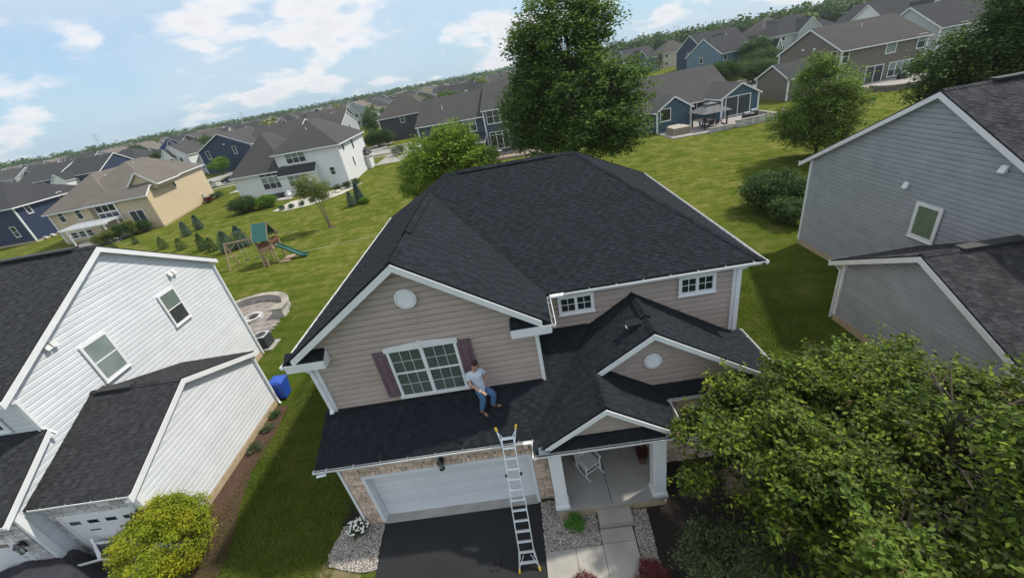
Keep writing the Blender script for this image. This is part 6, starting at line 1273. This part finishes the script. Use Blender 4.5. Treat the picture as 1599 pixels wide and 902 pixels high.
# twigs and seed clusters
mb = MB()
for i in range(len(boughs)): c_ = Vector(boughs[i][:3]); mb.tube(Vector((7.6, 5.7, 2.6)).lerp(c_, .35), c_, .035, .012, 5, cap=False)
for i in range(0, nsp, 2): mb.tube(st[i]-d[i]*.5, st[i]+dirs[i]*.3, .008, .004, 4, cap=False)
mb.build('twigs', M_bark, FG, kind='stuff')
cl = rs.choice(len(t), 170); cp = (p[cl][:, None]+rs.normal(0, .05, (170, 26, 3))).reshape(-1, 3); V, Fq, k = leaf_arrays(rs, cp, .03, aspect=.8); npmesh('seed_clusters', V, Fq, pmat('seed_brown', (.26, .17, .07), (.20, .13, .06), scale=9, rough=.8), FG, None, 'stuff')
def shrub(name, label, cat, c, rad, mat, seed, ncl=80, nper=26, cr=.07, size=.06, stem=True, group=None, shell=.7, aspect=.5, tint=None):
    t = thing(name, label, cat, (c[0], c[1], 0), group=group)
    x, y, z = c; zz = max(z, rad[2]*.75)
    r9 = random.Random(seed*3); lob = [(x, y, zz, *[q*.86 for q in rad])]
    for k9 in range(9): a9 = r9.uniform(0, 6.28); e9 = r9.uniform(-.2, .9); lob.append((x+rad[0]*.62*math.cos(a9)*math.cos(e9), y+rad[1]*.62*math.sin(a9)*math.cos(e9), zz+rad[2]*.6*math.sin(e9), *[q*r9.uniform(.32, .5) for q in rad]))
    crown(t, lob, ncl, nper, cr, size, mat, seed, name='foliage', shell=shell, aspect=aspect, tint=tint)
    if stem:
        mb = MB(); r = random.Random(seed)
        for k in range(5): a = k*1.26; mb.tube((x, y, 0), (x+math.cos(a)*rad[0]*.5, y+math.sin(a)*rad[1]*.5, zz*.9), .02+.012*rad[0], .008, 5)
        mb.build('stems', M_bark, t)
    return t
shrub('gold_shrub', 'large golden green shrub at the lower left in front of the white garage', 'shrub', (-12.45, 7.7, 1.2), (1.45, 1.3, 1.2), L_gold, 20, 1500, 26, .08, .075, tint=(1.3, 1.15, .8), shell=.8)
SS = shrub('willow_shrub', 'grey green leafy shrub at the bottom beside the foreground tree', 'shrub', (3.55, 5.35, .9), (1.15, 1.0, 1.1), L_sage, 21, 420, 40, .10, .075, shell=.6)
shrub('spirea', 'small bright green rounded shrub in the river rock beside the porch', 'shrub', (.02, 7.22, .22), (.30, .28, .26), leafmat('spirea_leaf', (.09, .26, .03), (.12, .32, .04)), 22, 160, 20, .03, .035)
shrub('barberry', 'dark red shrub at the bottom edge left on the walk', 'shrub', (.08, 5.62, .22), (.36, .34, .3), L_red, 23, 220, 22, .03, .03); shrub('barberry', 'dark red shrub at the bottom edge right of the walk', 'shrub', (1.72, 5.55, .3), (.45, .42, .38), L_red, 24, 300, 24, .035, .032)
FL = shrub('flower_clump', 'white flowering clump in the rocks by the garage corner', 'flowers', (-6.72, 7.95, .2), (.34, .28, .22), L_mid, 25, 150, 16, .03, .04)
mb = MB(); r = random.Random(3)
for k in range(70):
    a = r.uniform(0, 6.28); q = r.random()**.5; x, y, z = -6.72+.36*q*math.cos(a), 7.95+.3*q*math.sin(a), .34+.12*(1-q)+.05*r.random(); s_ = r.uniform(.018, .032)
    mb.add([(x-s_, y-s_, z), (x+s_, y-s_, z), (x+s_, y+s_, z+.01), (x-s_, y+s_, z+.01), (x, y, z+.03)], [(0, 1, 4), (1, 2, 4), (2, 3, 4), (3, 0, 4)])
mb.build('blossoms', pmat('white_petal', (.8, .8, .74), rough=.7), FL, kind='stuff')
shrub('dark_shrub', 'dark green shrub in the shade beside the left garage wall', 'shrub', (-7.0, 9.6, .4), (.30, 1.1, .5), L_dark, 26, 200, 22, .06, .06)
for i, (x, y, s_) in enumerate(((-12.68, 14.1, .25), (-12.6, 13.3, .3), (-12.6, 12.2, .33))): shrub('perennial', ('small green perennial nearest the blue bin', 'middle one of three green perennials along the white garage', 'largest of three green perennials along the white garage')[i], 'plant', (x, y, .12), (s_, s_, .16), L_sage if i else L_mid, 30+i, 70, 18, .03, .05, stem=False)
shrub('red_plant', 'small red leaved plant at the near end of the bed by the white garage', 'plant', (-12.75, 9.35, .15), (.2, .2, .16), L_red, 36, 60, 14, .03, .04, stem=False)
pc = crown(pt, [(2.45, 8.75, 1.0, .18, .18, .22)], 60, 14, .03, .05, L_red, 37, name='foliage')
# bush group at the right
DB = shrub('dark_bush', 'big dark bush on the lawn left of the grey house', 'bush', (18.2, 28.3, 1.3), (2.4, 2.3, 1.5), L_dark, 40, 700, 40, .22, .15, shell=.55); shrub('light_bush', 'lighter green bush tucked between the dark bush and the grey house', 'bush', (17.2, 25.6, .9), (1.1, 1.2, .9), L_mid, 41, 260, 30, .16, .12, shell=.6)
# conifers and shrubs on the left lawn
def conifer(name, label, x, y, h, r, mat, seed, group=None):
    h *= .86; r *= .85; t = thing(name, label, 'conifer', (x, y, 0), group=group); rs = np.random.RandomState(seed); n = int(2600*max(.6, h/2.2)); z = rs.uniform(0, 1, n)**1.3; a = rs.uniform(0, 6.28, n); rad = r*(1-z**1.8)**.8*(.45+.55*rs.uniform(0, 1, n))*(1+.18*np.sin(a*3+seed+z*5))*(1+.12*np.sin(z*23+a*2))*np.minimum(1, (z+.05)*9)**.4
    p = np.stack([x+rad*np.cos(a), y+rad*np.sin(a), .08+z*h], 1); V, Fq, k = leaf_arrays(rs, p, .13*h/2+.03, aspect=.28, updir=1.2); npmesh('foliage', V, Fq, mat, t, np.repeat(rs.uniform(.65, 1.35, n), k), 'stuff')
    MB().tube((x, y, 0), (x, y, h*.8), .06, .02, 7).build('trunk', M_bark, t); return t
conifer('blue_spruce', 'left one of the blue green conifers behind the swing beam', -31.7, 41.6, 2.5, 1.1, L_con, 50); conifer('blue_spruce', 'right one of the blue green conifers behind the swing beam', -30.6, 42.4, 2.6, 1.1, L_con, 51)
conifer('blue_spruce', 'left one of the two blue conifers on the slope beside the beige house', -43.9, 52.0, 2.1, .75, L_con, 52); conifer('blue_spruce', 'right one of the two blue conifers on the slope beside the beige house', -44.0, 54.6, 2.2, .75, L_con, 53)
conifer('blue_spruce', 'taller slim blue conifer on the lawn in front of the white house side', -20.8, 53.3, 2.9, .75, L_con, 54); conifer('blue_spruce', 'shorter blue conifer beside the taller slim one on the open lawn', -21.5, 52.1, 2.1, .7, L_con, 55)
for i, (x, y, h) in enumerate(((-43.8, 47.6, 1.6), (-40.1, 45.7, 1.5), (-36.1, 43.9, 2.1), (-34.3, 42.8, 1.7))): conifer('young_evergreen', ('leftmost young evergreen in the row before the beige house', 'second young evergreen from the left before the beige house', 'third and tallest young evergreen in the row, left of the blue conifers', 'young evergreen at the foot of the blue conifers')[i], x, y, h, .75, L_gcon, 60+i)
for i in range(6): conifer('arborvitae', ['leftmost', 'second', 'third', 'fourth', 'fifth', 'rightmost'][i]+' of the six small pointed evergreens in the row behind the white gable roof', -62.5+i*2.2, 47.0+i*1.1, 1.3, .5, L_gcon, 70+i)
shrub('round_bush', 'dark round bush left of the hedge by the white two storey house', 'bush', (-40.6, 60.3, 1.0), (1.9, 1.8, 1.4), L_dark, 80, 420, 30, .2, .15); shrub('hedge', 'bright green clipped hedge right of the dark round bush', 'hedge', (-37.6, 60.9, .9), (2.0, 1.2, 1.0), leafmat('bright_hedge', (.13, .24, .02), (.17, .30, .03)), 81, 420, 28, .16, .14)
shrub('yellow_bush', 'small yellow green bush at the foot of the slim blue conifer', 'bush', (-19.9, 52.4, .35), (.7, .6, .5), leafmat('bright_hedge', (.13, .24, .02), (.17, .30, .03)), 82, 120, 22, .1, .1)
names_ = ['first', 'second', 'third', 'fourth', 'fifth']
for i, (x, y) in enumerate(((-33.4, 57.2), (-32.3, 57.6), (-30.9, 58.0), (-29.6, 58.9), (-28.0, 59.6))): shrub('boxwood', names_[i]+' boxwood from the left in the pale gravel bed by the white house patio', 'shrub', (x, y, .3), (.42, .42, .38), L_gcon, 83+i, 90, 18, .08, .09)
struct(MB().prism([(-35, 57.4, .008), (-33, 56.4, .008), (-29.5, 57.2, .008), (-26, 61, .008), (-24.6, 66.6, .008), (-26.5, 67.1, .008), (-30, 64, .008), (-34.5, 62, .008)], (0, 0, .02)).build('gravel_bed', pmat('pale_gravel', (.55, .52, .46), (.40, .38, .33), scale=6, rough=.95, bump=.6)))
r = random.Random(8)
for i, (x, y) in enumerate(((-27.4, 63.6), (-26.3, 64.6), (-25.4, 65.9))): shrub('foundation_shrub', ('left', 'middle', 'right')[i]+' one of the shrubs in the bed at the right corner of the white house', 'shrub', (x, y, .5), (.7, .6, .6), L_mid if i != 1 else L_dark, 90+i, 120, 20, .12, .11)
rk = thing('boulder', 'pale boulder in the bed at the right corner of the white house', 'boulder', (-27, 62.6, 0)); MB().lathe((-27.2, 62.6, 0), [(.45, 0), (.5, .2), (.3, .38), (.05, .42)], n=9).build('rock', pmat('pale_rock', (.55, .50, .42), rough=.9), rk)
YT = thing('young_tree', 'thin young multi stem tree on the lawn in front of the white house', 'tree', (-21.5, 44.1, 0))
mb = MB(); 
for k in range(3): mb.tube((-21.5+k*.06, 44.1, 0), (-21.75+k*.22, 44.1+(k-1)*.15, 2.6), .07, .045, 7); mb.tube((-21.75+k*.22, 44.1+(k-1)*.15, 2.6), (-22.2+k*.6, 44.1+(k-1)*.4, 5.2), .045, .012, 6)
mb.build('trunk', pmat('pale_bark', (.30, .22, .15), (.2, .14, .1), scale=6, rough=.9), YT)
crown(YT, [(-21.9, 44.1, 4.5, 1.5, 1.3, 1.5), (-20.9, 44.1, 4.2, 1.0, 1.0, 1.2), (-22.9, 44.1, 4.7, .7, .7, 1.0)], 230, 26, .26, .17, L_olive, 95, shell=.2)
struct(MB().lathe((-21.4, 44.1, .0), [(.5, .0), (.45, .03), (.1, .04)], n=14).build('mulch_ring', M_mulch))
# plants round the pergola
T = Frame((-68.7, 60.0), (15.04, .5), (-4.84, 20.3))
for i, (u, v, h) in enumerate(((9.9, -4.3, 2.0), (10.9, -3.4, 2.3), (11.8, -2.3, 2.4), (12.9, -1.4, 1.9), (8.6, -5.0, 1.6))): q = T(u, v, 0); shrub('patio_bush', ('tall grass like bush at the front post of the pergola', 'tall bush right of the pergola front post', 'tall bush in the middle of the pergola hedge', 'last bush of the pergola hedge next to the house wall', 'low bush at the front corner of the pergola patio')[i], 'bush', (q.x, q.y, h*.5), (.95, .9, h*.5), L_mid if i % 2 else L_olive, 100+i, 200, 26, .16, .14)
for i, (u, v) in enumerate(((16.4, 17.2), (16.6, 18.9), (16.2, 14.5))): q = T(u, v, 0); shrub('foundation_shrub', ('rounded', 'wide', 'reddish low')[i]+' shrub along the sunlit side wall of the beige house', 'shrub', (q.x, q.y, .5), (.8, .8, .6), (L_gcon, L_mid, L_red)[i], 110+i, 130, 20, .12, .12)
# ================================================================== STREET, CAR, YARDS BEHIND
st_ = MB(); st_.add([(-260, 84, .006), (-64, 93.5, .006), (-30, 96, .006), (140, 100, .006), (140, 108, .006), (-30, 104, .006), (-64, 101.5, .006), (-260, 92, .006)], [(0, 1, 6, 7), (1, 2, 5, 6), (2, 3, 4, 5)]); struct(st_.build('street', M_road))
for nm, off in (('kerb', 0), ('kerb', 1)):
    ln_ = [(-260, 83.8), (-64, 93.3), (-30, 95.8), (140, 99.8)] if off == 0 else [(-260, 92.2), (-64, 101.7), (-30, 104.2), (140, 108.2)]; mb = MB(); [mb.bar((*a, .06), (*b, .06), .2, .12) for a, b in zip(ln_, ln_[1:])]; struct(mb.build(nm, M_road))
sw_ = MB(); [sw_.bar((*a, .03), (*b, .03), 1.3, .05) for a, b in (((-260, 81.2), (-64, 90.6)), ((-64, 90.6), (-30, 93.2)), ((-30, 93.2), (140, 97.2)), ((-260, 95.2), (-64, 104.6)), ((-64, 104.6), (-30, 107.2)), ((-30, 107.2), (140, 111)))]; struct(sw_.build('pavement', M_road))
for (x0, x1, y0, y1) in ((-56, -50, 80.5, 94.5), (-27, -21.5, 82, 96.2), (-37, -31.5, 104, 118.5), (-80, -74, 101, 119), (48, 54, 84, 99), (2, 8, 82, 97), (26, 32, 81, 98)): struct(MB().box(x0, x1, y0, y1, .003, .014).build('driveway', M_road))
def car(x, y, rot, mat, label):
    t = thing('parked_car', label, 'car', (x, y, 0)); Tc = fr_rot(x, y, rot); prof = [(-2.2, .35), (-2.25, .75), (-1.9, .95), (-1.25, 1.02), (-.75, 1.42), (.75, 1.45), (1.35, 1.02), (2.1, .92), (2.25, .6), (2.2, .35)]
    for (w0, name) in ((.88, 'body'),):
        n = len(prof); vs = [Tc(a, -w0*(1 if z < 1.1 else .82), z) for a, z in prof]+[Tc(a, w0*(1 if z < 1.1 else .82), z) for a, z in prof]; mb = MB(); mb.add(vs, [tuple(range(n)), tuple(range(2*n-1, n-1, -1))]+[(i, n+i, n+(i+1) % n, (i+1) % n) for i in range(n)]); mb.build(name, mat, t)
    for s_ in (-1, 1):
        MB().prism([Tc(-1.1, s_*.83, 1.05), Tc(1.15, s_*.83, 1.05), Tc(.7, s_*.76, 1.36), Tc(-.7, s_*.76, 1.36)], Tc.ey*(.04*s_)).build('side_window', M_glass, t)
        for a in (-1.4, 1.4):
            c = Tc(a, s_*.80, .33); wh_ = MB().tube(c-Tc.ey*.12*s_, c+Tc.ey*.12*s_, .33, n=16).build('wheel', M_rubber, t); MB().tube(c+Tc.ey*.10*s_, c+Tc.ey*.14*s_, .2, n=12).build('rim', M_alu, wh_)
        MB().prism([Tc(2.2, s_*.6-.15, .62), Tc(2.2, s_*.6+.15, .62), Tc(2.16, s_*.6+.15, .78), Tc(2.16, s_*.6-.15, .78)], Tc.ex*.06).build('headlight', M_glass_lt, t)
    MB().prism([Tc(1.32, -.7, 1.03), Tc(1.32, .7, 1.03), Tc(.8, .66, 1.41), Tc(.8, -.66, 1.41)], Tc.ex*.05).build('windscreen', M_glass, t)
car(-64.5, 96.6, 6, pmat('dark_blue_paint', (.012, .02, .06), rough=.25), 'dark blue car parked on the street between the beige and white houses')
shrub('street_tree', 'small bright tree in front of the navy gabled house', 'tree', (-78.5, 115, 2.6), (2.6, 2.4, 1.9), leafmat('bright_hedge', (.13, .24, .02), (.17, .30, .03)), 120, 260, 26, .3, .3)
conifer('street_shrub', 'dark shrub beside the kerb near the dark blue car', -66, 91.5, 1.8, 1.2, L_gcon, 121); shrub('kerb_bush', 'round reddish green bush beyond the right end of the white house', 'bush', (-24.0, 90.5, .9), (1.7, 1.6, 1.2), L_sage, 122, 180, 22, .2, .17)
shrub('dark_ornamental', 'dark bushy evergreen group at the left of the charcoal house', 'tree', (-33.5, 112, 1.9), (4.2, 2.6, 2.2), L_dark, 123, 360, 30, .4, .28); shrub('plum_bush', 'plum coloured bush right of the charcoal house drive', 'bush', (-22.0, 112, 1.2), (1.5, 1.5, 1.4), pmat('plum_leaf', (.10, .045, .05), (.14, .07, .07), rough=.7, tone=True), 124, 140, 22, .2, .2)
YT2 = shrub('yard_tree', 'upright green tree beyond the white house, left of the charcoal house', 'tree', (-43, 140, 4.2), (2.6, 2.6, 3.6), L_mid, 125, 240, 26, .4, .35)
for i, (x, y, z, rx, rz, m_, lb) in enumerate(((46, 97, 3.3, 4.6, 3.2, L_dark, 'dark rounded tree behind the right end of the blue ranch house'), (56, 102, 2.6, 4.6, 2.4, L_mid, 'lower green tree between the dark tree and the taupe garage'), (40, 104, 2.6, 3.0, 2.4, L_mid, 'green bush mass behind the roof of the ranch house'), (32, 104, 2.6, 2.2, 2.2, L_dark, 'small dark tree behind the left part of the ranch roof'), (67, 118, 3.2, 4.4, 3.0, L_dark, 'dark tree rising behind the taupe garage roof'), (70, 128, 4.5, 4.5, 4.0, L_mid, 'green tree behind the ridge of the small taupe garage'))):
    shrub('yard_tree', lb, 'tree', (x, y, z), (rx, rx*.9, rz), m_, 130+i, 520, 30, .5, .32, shell=.55)
# ================================================================== HOUSES BEYOND THE STREET
def far_house(x, y, rot, w, d, ze, zr, kind, wm, rm, label, group=None, gable=True, wins=True, seed=0, name='distant_house'):
    t = thing(name, label, 'house', (x, y, 0), group=group); T = fr_rot(x, y, rot); r = random.Random(seed)
    mass(t, T, -w/2, w/2, 0, d, 0, ze, zr, kind, wm, rm, oh=.4, corners=False)
    if gable: g0 = r.uniform(-w*.4, w*.05); mass(t, T, g0, g0+w*.38, -1.6, d*.5, 0, ze-.1, ze+(zr-ze)*.72, 'gy', wm, rm, oh=.35, corners=False)
    if wins:
        for k in range(3):
            for z in (1.0, ze-2.1): winF(t, T, -w/2+1+k*(w-3)/2, -.02 if not gable else -1.62, z, 1.3, 1.5, style='fx')
        winR(t, T, w/2, d*.4, ze-2.2, 1.1, 1.6, style='fx'); winL(t, T, -w/2, d*.6, ze-2.2, 1.1, 1.6, style='fx')
    return t
far_house(67, 131, 25, 14, 12, 6.0, 10.0, 'gx', W_lblue, R_dark, 'light blue house with dark roof behind the ranch house', seed=1, gable=False); far_house(82, 215, 12, 15, 13, 6.2, 10.6, 'hip', W_cream, R_brown, 'cream house with brown hip roof left of the light blue house', seed=2, gable=False)
far_house(86, 178, 20, 22, 14, 6.2, 11.4, 'gx', W_navy, R_dark, 'long dark roofed navy house behind the light blue house', seed=3); far_house(62, 203, 15, 14, 12, 6, 10.5, 'gx', W_blue, R_char, 'blue house at the left end of the row behind the ranch, beside the oak', seed=4)
far_house(80, 148, 10, 9, 10, 5.8, 8.8, 'gx', W_white, R_dark, 'white dormered house right of the light blue gable', seed=5); far_house(74, 128, 35, 8, 9, 4.8, 7.6, 'gx', W_lgrey, R_dark, 'small dark roofed gable right of the light blue house', seed=6)
far_house(150, 290, 20, 18, 14, 6.5, 11.5, 'gy', W_cream, R_tan, 'cream gable house far behind the light blue house', seed=7); far_house(138, 235, 15, 18, 15, 6.5, 12.5, 'hip', W_tan, R_brown, 'tan turreted house with brown roof below the wooded ridge', seed=8)
far_house(112, 172, 8, 24, 16, 6.2, 11.5, 'hip', W_lgrey, R_dark, 'wide dark hip roofed house behind the small taupe garage', seed=9); far_house(135, 165, 5, 16, 14, 6, 10.8, 'gy', W_char, R_dark, 'charcoal gable house with white trim behind the taupe ridge', seed=10); far_house(158, 190, 5, 16, 14, 6.2, 11, 'gy', W_lgrey, R_dark, 'light grey gable house at the upper right behind the taupe ridge', seed=11)
far_house(104, 116, 5, 18, 14, 6.0, 10.8, 'gx', W_white, R_dark, 'white house with blue black roof right behind the taupe house', seed=12)
far_house(-68, 205, 5, 16, 18, 6.2, 10.6, 'gy', W_lgrey, R_tan, 'pale grey gable house with tan roof beyond the yard tree', seed=13); far_house(-64, 152, -5, 15, 14, 5.0, 8.6, 'gx', W_lgrey, R_grey, 'grey roofed house just behind the right hip of the white house', seed=14); far_house(-72, 178, 5, 16, 14, 6, 9.8, 'gx', W_slate, R_brown, 'slate house with brown roof in front of the pale grey gable', seed=15)
far_house(-128, 178, -5, 17, 16, 6.2, 10.6, 'gy', W_brown, R_brown, 'brown gable house between the two navy gables', seed=16); far_house(-150, 165, -8, 18, 14, 5.8, 9.6, 'hip', W_char, R_char, 'charcoal hip roofed house behind the peak of the beige roof', seed=17); far_house(-116, 150, -5, 10, 12, 5.0, 8.6, 'gy', W_white, R_grey, 'white gabled house front left of the brown gable', seed=18); far_house(-180, 235, -5, 15, 13, 6.2, 10.4, 'gy', pmat('royal_blue_siding', (.02, .05, .18), rough=.6), R_dark, 'royal blue gable peeping over the roofs left of the brown gable', seed=19)
far_house(8, 128, 3, 15, 13, 6, 10, 'gx', W_lgrey, R_grey, 'grey house across the street hidden mostly by the big oak', seed=20); far_house(-8, 124, 2, 15, 13, 6, 10.2, 'hip', W_slate, R_char, 'slate house across the street behind the slate blue roofs', seed=21)
far_house(30, 126, 4, 15, 13, 6, 10, 'gx', W_cream, R_brown, 'cream house across the street between the oak and the ranch roof', seed=22)
# far subdivision: rows of houses
ORD = ['first', 'second', 'third', 'fourth', 'fifth', 'sixth', 'seventh', 'eighth', 'ninth', 'tenth', 'eleventh', 'twelfth', 'thirteenth', 'fourteenth', 'fifteenth', 'sixteenth', 'seventeenth', 'eighteenth', 'nineteenth', 'twentieth']+['twenty '+q for q in ('first', 'second', 'third', 'fourth', 'fifth', 'sixth', 'seventh', 'eighth', 'ninth')]+['thirtieth']+['thirty '+q for q in ('first', 'second', 'third', 'fourth', 'fifth', 'sixth', 'seventh', 'eighth', 'ninth')]+['rightmost']*40
pal = [(W_beige, 'beige'), (W_lgrey, 'light grey'), (W_navy, 'navy'), (W_taupe, 'taupe'), (W_white, 'white'), (W_tan, 'tan'), (W_slate, 'slate')]; rpal = [(R_brown, 'brown'), (R_grey, 'grey'), (R_tan, 'tan'), (R_char, 'charcoal')]
r = random.Random(77); nfh = 0; FARH = []
for row in range(11):
    yb = 205+row*40+(row > 5)*row*6; x = -yb*1.25-30; ni = 0
    while x < yb*.95:
        x += r.uniform(20, 27); y = yb+r.uniform(-7, 7)-x*.03+math.sin(x*.02+row)*9
        if x > 50 and y < 300+.25*x: continue
        if -140 < x < -50 and y < 225: continue
        if -200 < x < -165 and y < 250: continue
        if x > 20 and row > 3+ (x < 120): continue
        wi, ri = r.randrange(7), r.randrange(4); kd = r.choice(['gx', 'gy', 'hip'])
        lab = f'{pal[wi][1]} {"hip roofed" if kd == "hip" else "gabled"} house, {rpal[ri][1]} roof, {ORD[ni]} from left in far row {row+1}'
        far_house(x, y, r.uniform(-12, 12), r.uniform(14, 18), r.uniform(12, 15), r.uniform(5.4, 6.2), r.uniform(8.8, 10.4), kd, pal[wi][0], rpal[ri][0], lab, group='houses of the distant subdivision', gable=r.random() < .6, wins=row < 3, seed=row*50+nfh); nfh += 1; FARH.append((x, y, f'{pal[wi][1]} house {ORD[ni].replace("last but ", "near last, number ")} in far row {row+1}')); ni += 1
# woods: distant belt as one mass, plus separate trees among the houses
def wood(name, spots, seed, mat, ncl=42, leaf=1.7):
    rs = np.random.RandomState(seed); P_ = []; T_ = []
    for (x, y, h) in spots:
        d = rs.normal(0, 1, (ncl, 3)); d /= np.linalg.norm(d, axis=1)[:, None]; rr = rs.uniform(.45, 1, (ncl, 1)); q = d*rr*np.array([h*.42, h*.42, h*.45])+np.array([x, y, h*.58]); P_.append(q); T_.append(np.full(ncl, rs.uniform(.7, 1.3))*rs.uniform(.75, 1.25, ncl))
    P_ = np.concatenate(P_); T_ = np.concatenate(T_); V, Fq, k = leaf_arrays(rs, P_, leaf, aspect=.9); return npmesh(name, V, Fq, mat, None, np.repeat(T_, k), 'stuff')
rs = np.random.RandomState(5); sp1 = []
for k in range(2300):
    a = rs.uniform(-1.02, .95); d_ = rs.uniform(640, 860) if a < .25 else rs.uniform(430, 640)
    sp1.append((math.sin(a)*d_, math.cos(a)*d_, rs.uniform(10, 16)))
tag(wood('far_woodland', sp1, 6, L_mid, 64, 2.6), 'far belt of woodland along the horizon', 'woodland')
sp2 = []
for k in range(700):
    a = rs.uniform(.22, .75); d_ = rs.uniform(300, 430); sp2.append((math.sin(a)*d_, math.cos(a)*d_, rs.uniform(9, 17)))
tag(wood('wooded_ridge', sp2, 7, L_dark, 70, 2.0), 'mass of trees on the rise behind the houses at the upper right', 'woodland')
protos = []
for k, m_ in enumerate((L_dark, L_mid, L_oak, L_olive)):
    t = thing('distant_tree', 'x', 'tree', (0, 0, 0)); crown(t, [(0, 0, 5.5, 3.2, 3.2, 3.4), (.8, .4, 7.5, 2.0, 2.0, 2.0), (-1.2, 0, 4.4, 2.2, 2.4, 2.2)], 90, 16, .6, .75, m_, 200+k); MB().tube((0, 0, 0), (0, 0, 5), .28, .12, 7).build('trunk', M_bark, t); protos.append(t)
tn_ = ['dark green', 'mid green', 'deep green', 'olive green']; spots = []
while len(spots) < 96:
    y = r.uniform(135, 480); x = r.uniform(-y*1.1, y*.85)
    if abs(x) < 8 and y < 150: continue
    spots.append((x, y))
spots += [(-100, 112), (-47, 110), (-12, 113), (90, 112), (118, 140), (-52, 190), (-57, 192), (-34, 175), (-29, 172), (-24, 178), (-14, 185)]
for i, (x, y) in enumerate(spots):
    k = i % 4; nh = min(FARH, key=lambda q: (q[0]-x)**2+(q[1]-y)**2); lab = f'{tn_[k]} tree {"left of" if x < nh[0] else "right of"} {nh[2]}'
    if i < 4: t = protos[k]; t.location = (x, y, 0); t.scale = (r.uniform(.8, 1.2),)*3; t['label'] = lab; t['group'] = 'trees among the distant houses'
    else: dup(protos[k], (x, y, 0), lab, r.uniform(0, 6), r.uniform(.6, 1.25), group='trees among the distant houses')
tall = ((-105, 560), (-35, 520))
# transmission pylons
for i, (dx, dy) in enumerate(((-.677, .736), (-.5015, .865), (-.347, .938))):
    D = 950; x, y = dx*D/math.hypot(dx, dy), dy*D/math.hypot(dx, dy); H_ = (32, 25, 21)[i]; t = thing('pylon', ('leftmost', 'middle', 'right hand')[i]+' faint transmission pylon on the left horizon', 'pylon', (x, y, 0)); mb = MB(); M_py = pmat('galvanised', (.35, .36, .37), rough=.6)
    for sx in (-1, 1):
        for sy in (-1, 1): mb.bar((x+sx*3, y+sy*3, 0), (x+sx*.7, y+sy*.7, H_), .16, .16)
    for k in range(8):
        z0_, z1_ = k*H_/8, (k+1)*H_/8; a, b = 3-2.3*k/8, 3-2.3*(k+1)/8; mb.bar((x-a, y-a, z0_), (x+b, y-b, z1_), .1, .1); mb.bar((x+a, y-a, z0_), (x-b, y-b, z1_), .1, .1)
    mb.build('lattice', M_py, t); [MB().bar((x-7, y, H_*f_), (x+7, y, H_*f_), .2, .25).build('cross_arm', M_py, t) for f_ in (.7, .82, .94)]
# grass blades on the near lawns
def blades(n, boxes, seed, label, h=(.03, .075)):
    rs = np.random.RandomState(seed); P_ = []
    for (x0, x1, y0, y1, w) in boxes: m_ = int(n*w); P_.append(np.stack([rs.uniform(x0, x1, m_), rs.uniform(y0, y1, m_), np.zeros(m_)+.004], 1))
    P_ = np.concatenate(P_); edge = np.clip((27-P_[:, 1])/10, 0, 1)*np.clip((P_[:, 0]+12.6)/1.0, .0, 1)**.5 if seed == 1 else np.clip((26-P_[:, 1])/10, 0, 1)*np.clip((13.2-P_[:, 0])/2.5, 0, 1); P_ = P_[rs.uniform(0, 1, len(P_)) < np.maximum(edge, .0)]; n = len(P_); a = rs.uniform(0, 6.28, n); hh = rs.uniform(*h, n); s = np.stack([np.cos(a), np.sin(a), 0*a], 1)*.012; tip = P_+np.stack([rs.normal(0, .025, n), rs.normal(0, .025, n), hh], 1)
    V = np.stack([P_-s, P_+s, tip], 1).reshape(-1, 3); t = rs.uniform(.6, 1.4, n); tn = np.stack([t*rs.uniform(.9, 1.4, n), t, t*.9], 1)
    tag(npmesh('grass', V, np.arange(n*3).reshape(-1, 3), pmat('grass_blade', (.07, .12, .010), (.12, .16, .018), scale=.5, rough=.8, tone=True, trans=.3), None, tn, 'stuff'), label, 'grass')
blades(150000, [(-12.4, -7.2, 4.5, 27, .7), (-16, -12, 15.3, 27, .3)], 1, 'mown grass between the white house and the tan house'); blades(80000, [(7, 13.2, 9, 26, 1)], 2, 'mown grass between the tan house and the grey house')
# ================================================================== AIR
hm = bpy.data.materials.new('haze'); hm.use_nodes = True; ht_ = hm.node_tree; ht_.nodes.clear()
pv_ = N(ht_, 'ShaderNodeVolumePrincipled'); pv_.inputs['Color'].default_value = (.80, .88, .96, 1); pv_.inputs['Density'].default_value = 0.0002; pv_.inputs['Anisotropy'].default_value = 0.2
ho = N(ht_, 'ShaderNodeOutputMaterial'); ht_.links.new(pv_.outputs[0], ho.inputs['Volume'])
hz = MB(); hz.box(-1500, 1500, -420, 1300, -1, 45)
hzo = hz.build('haze', hm, kind='stuff')
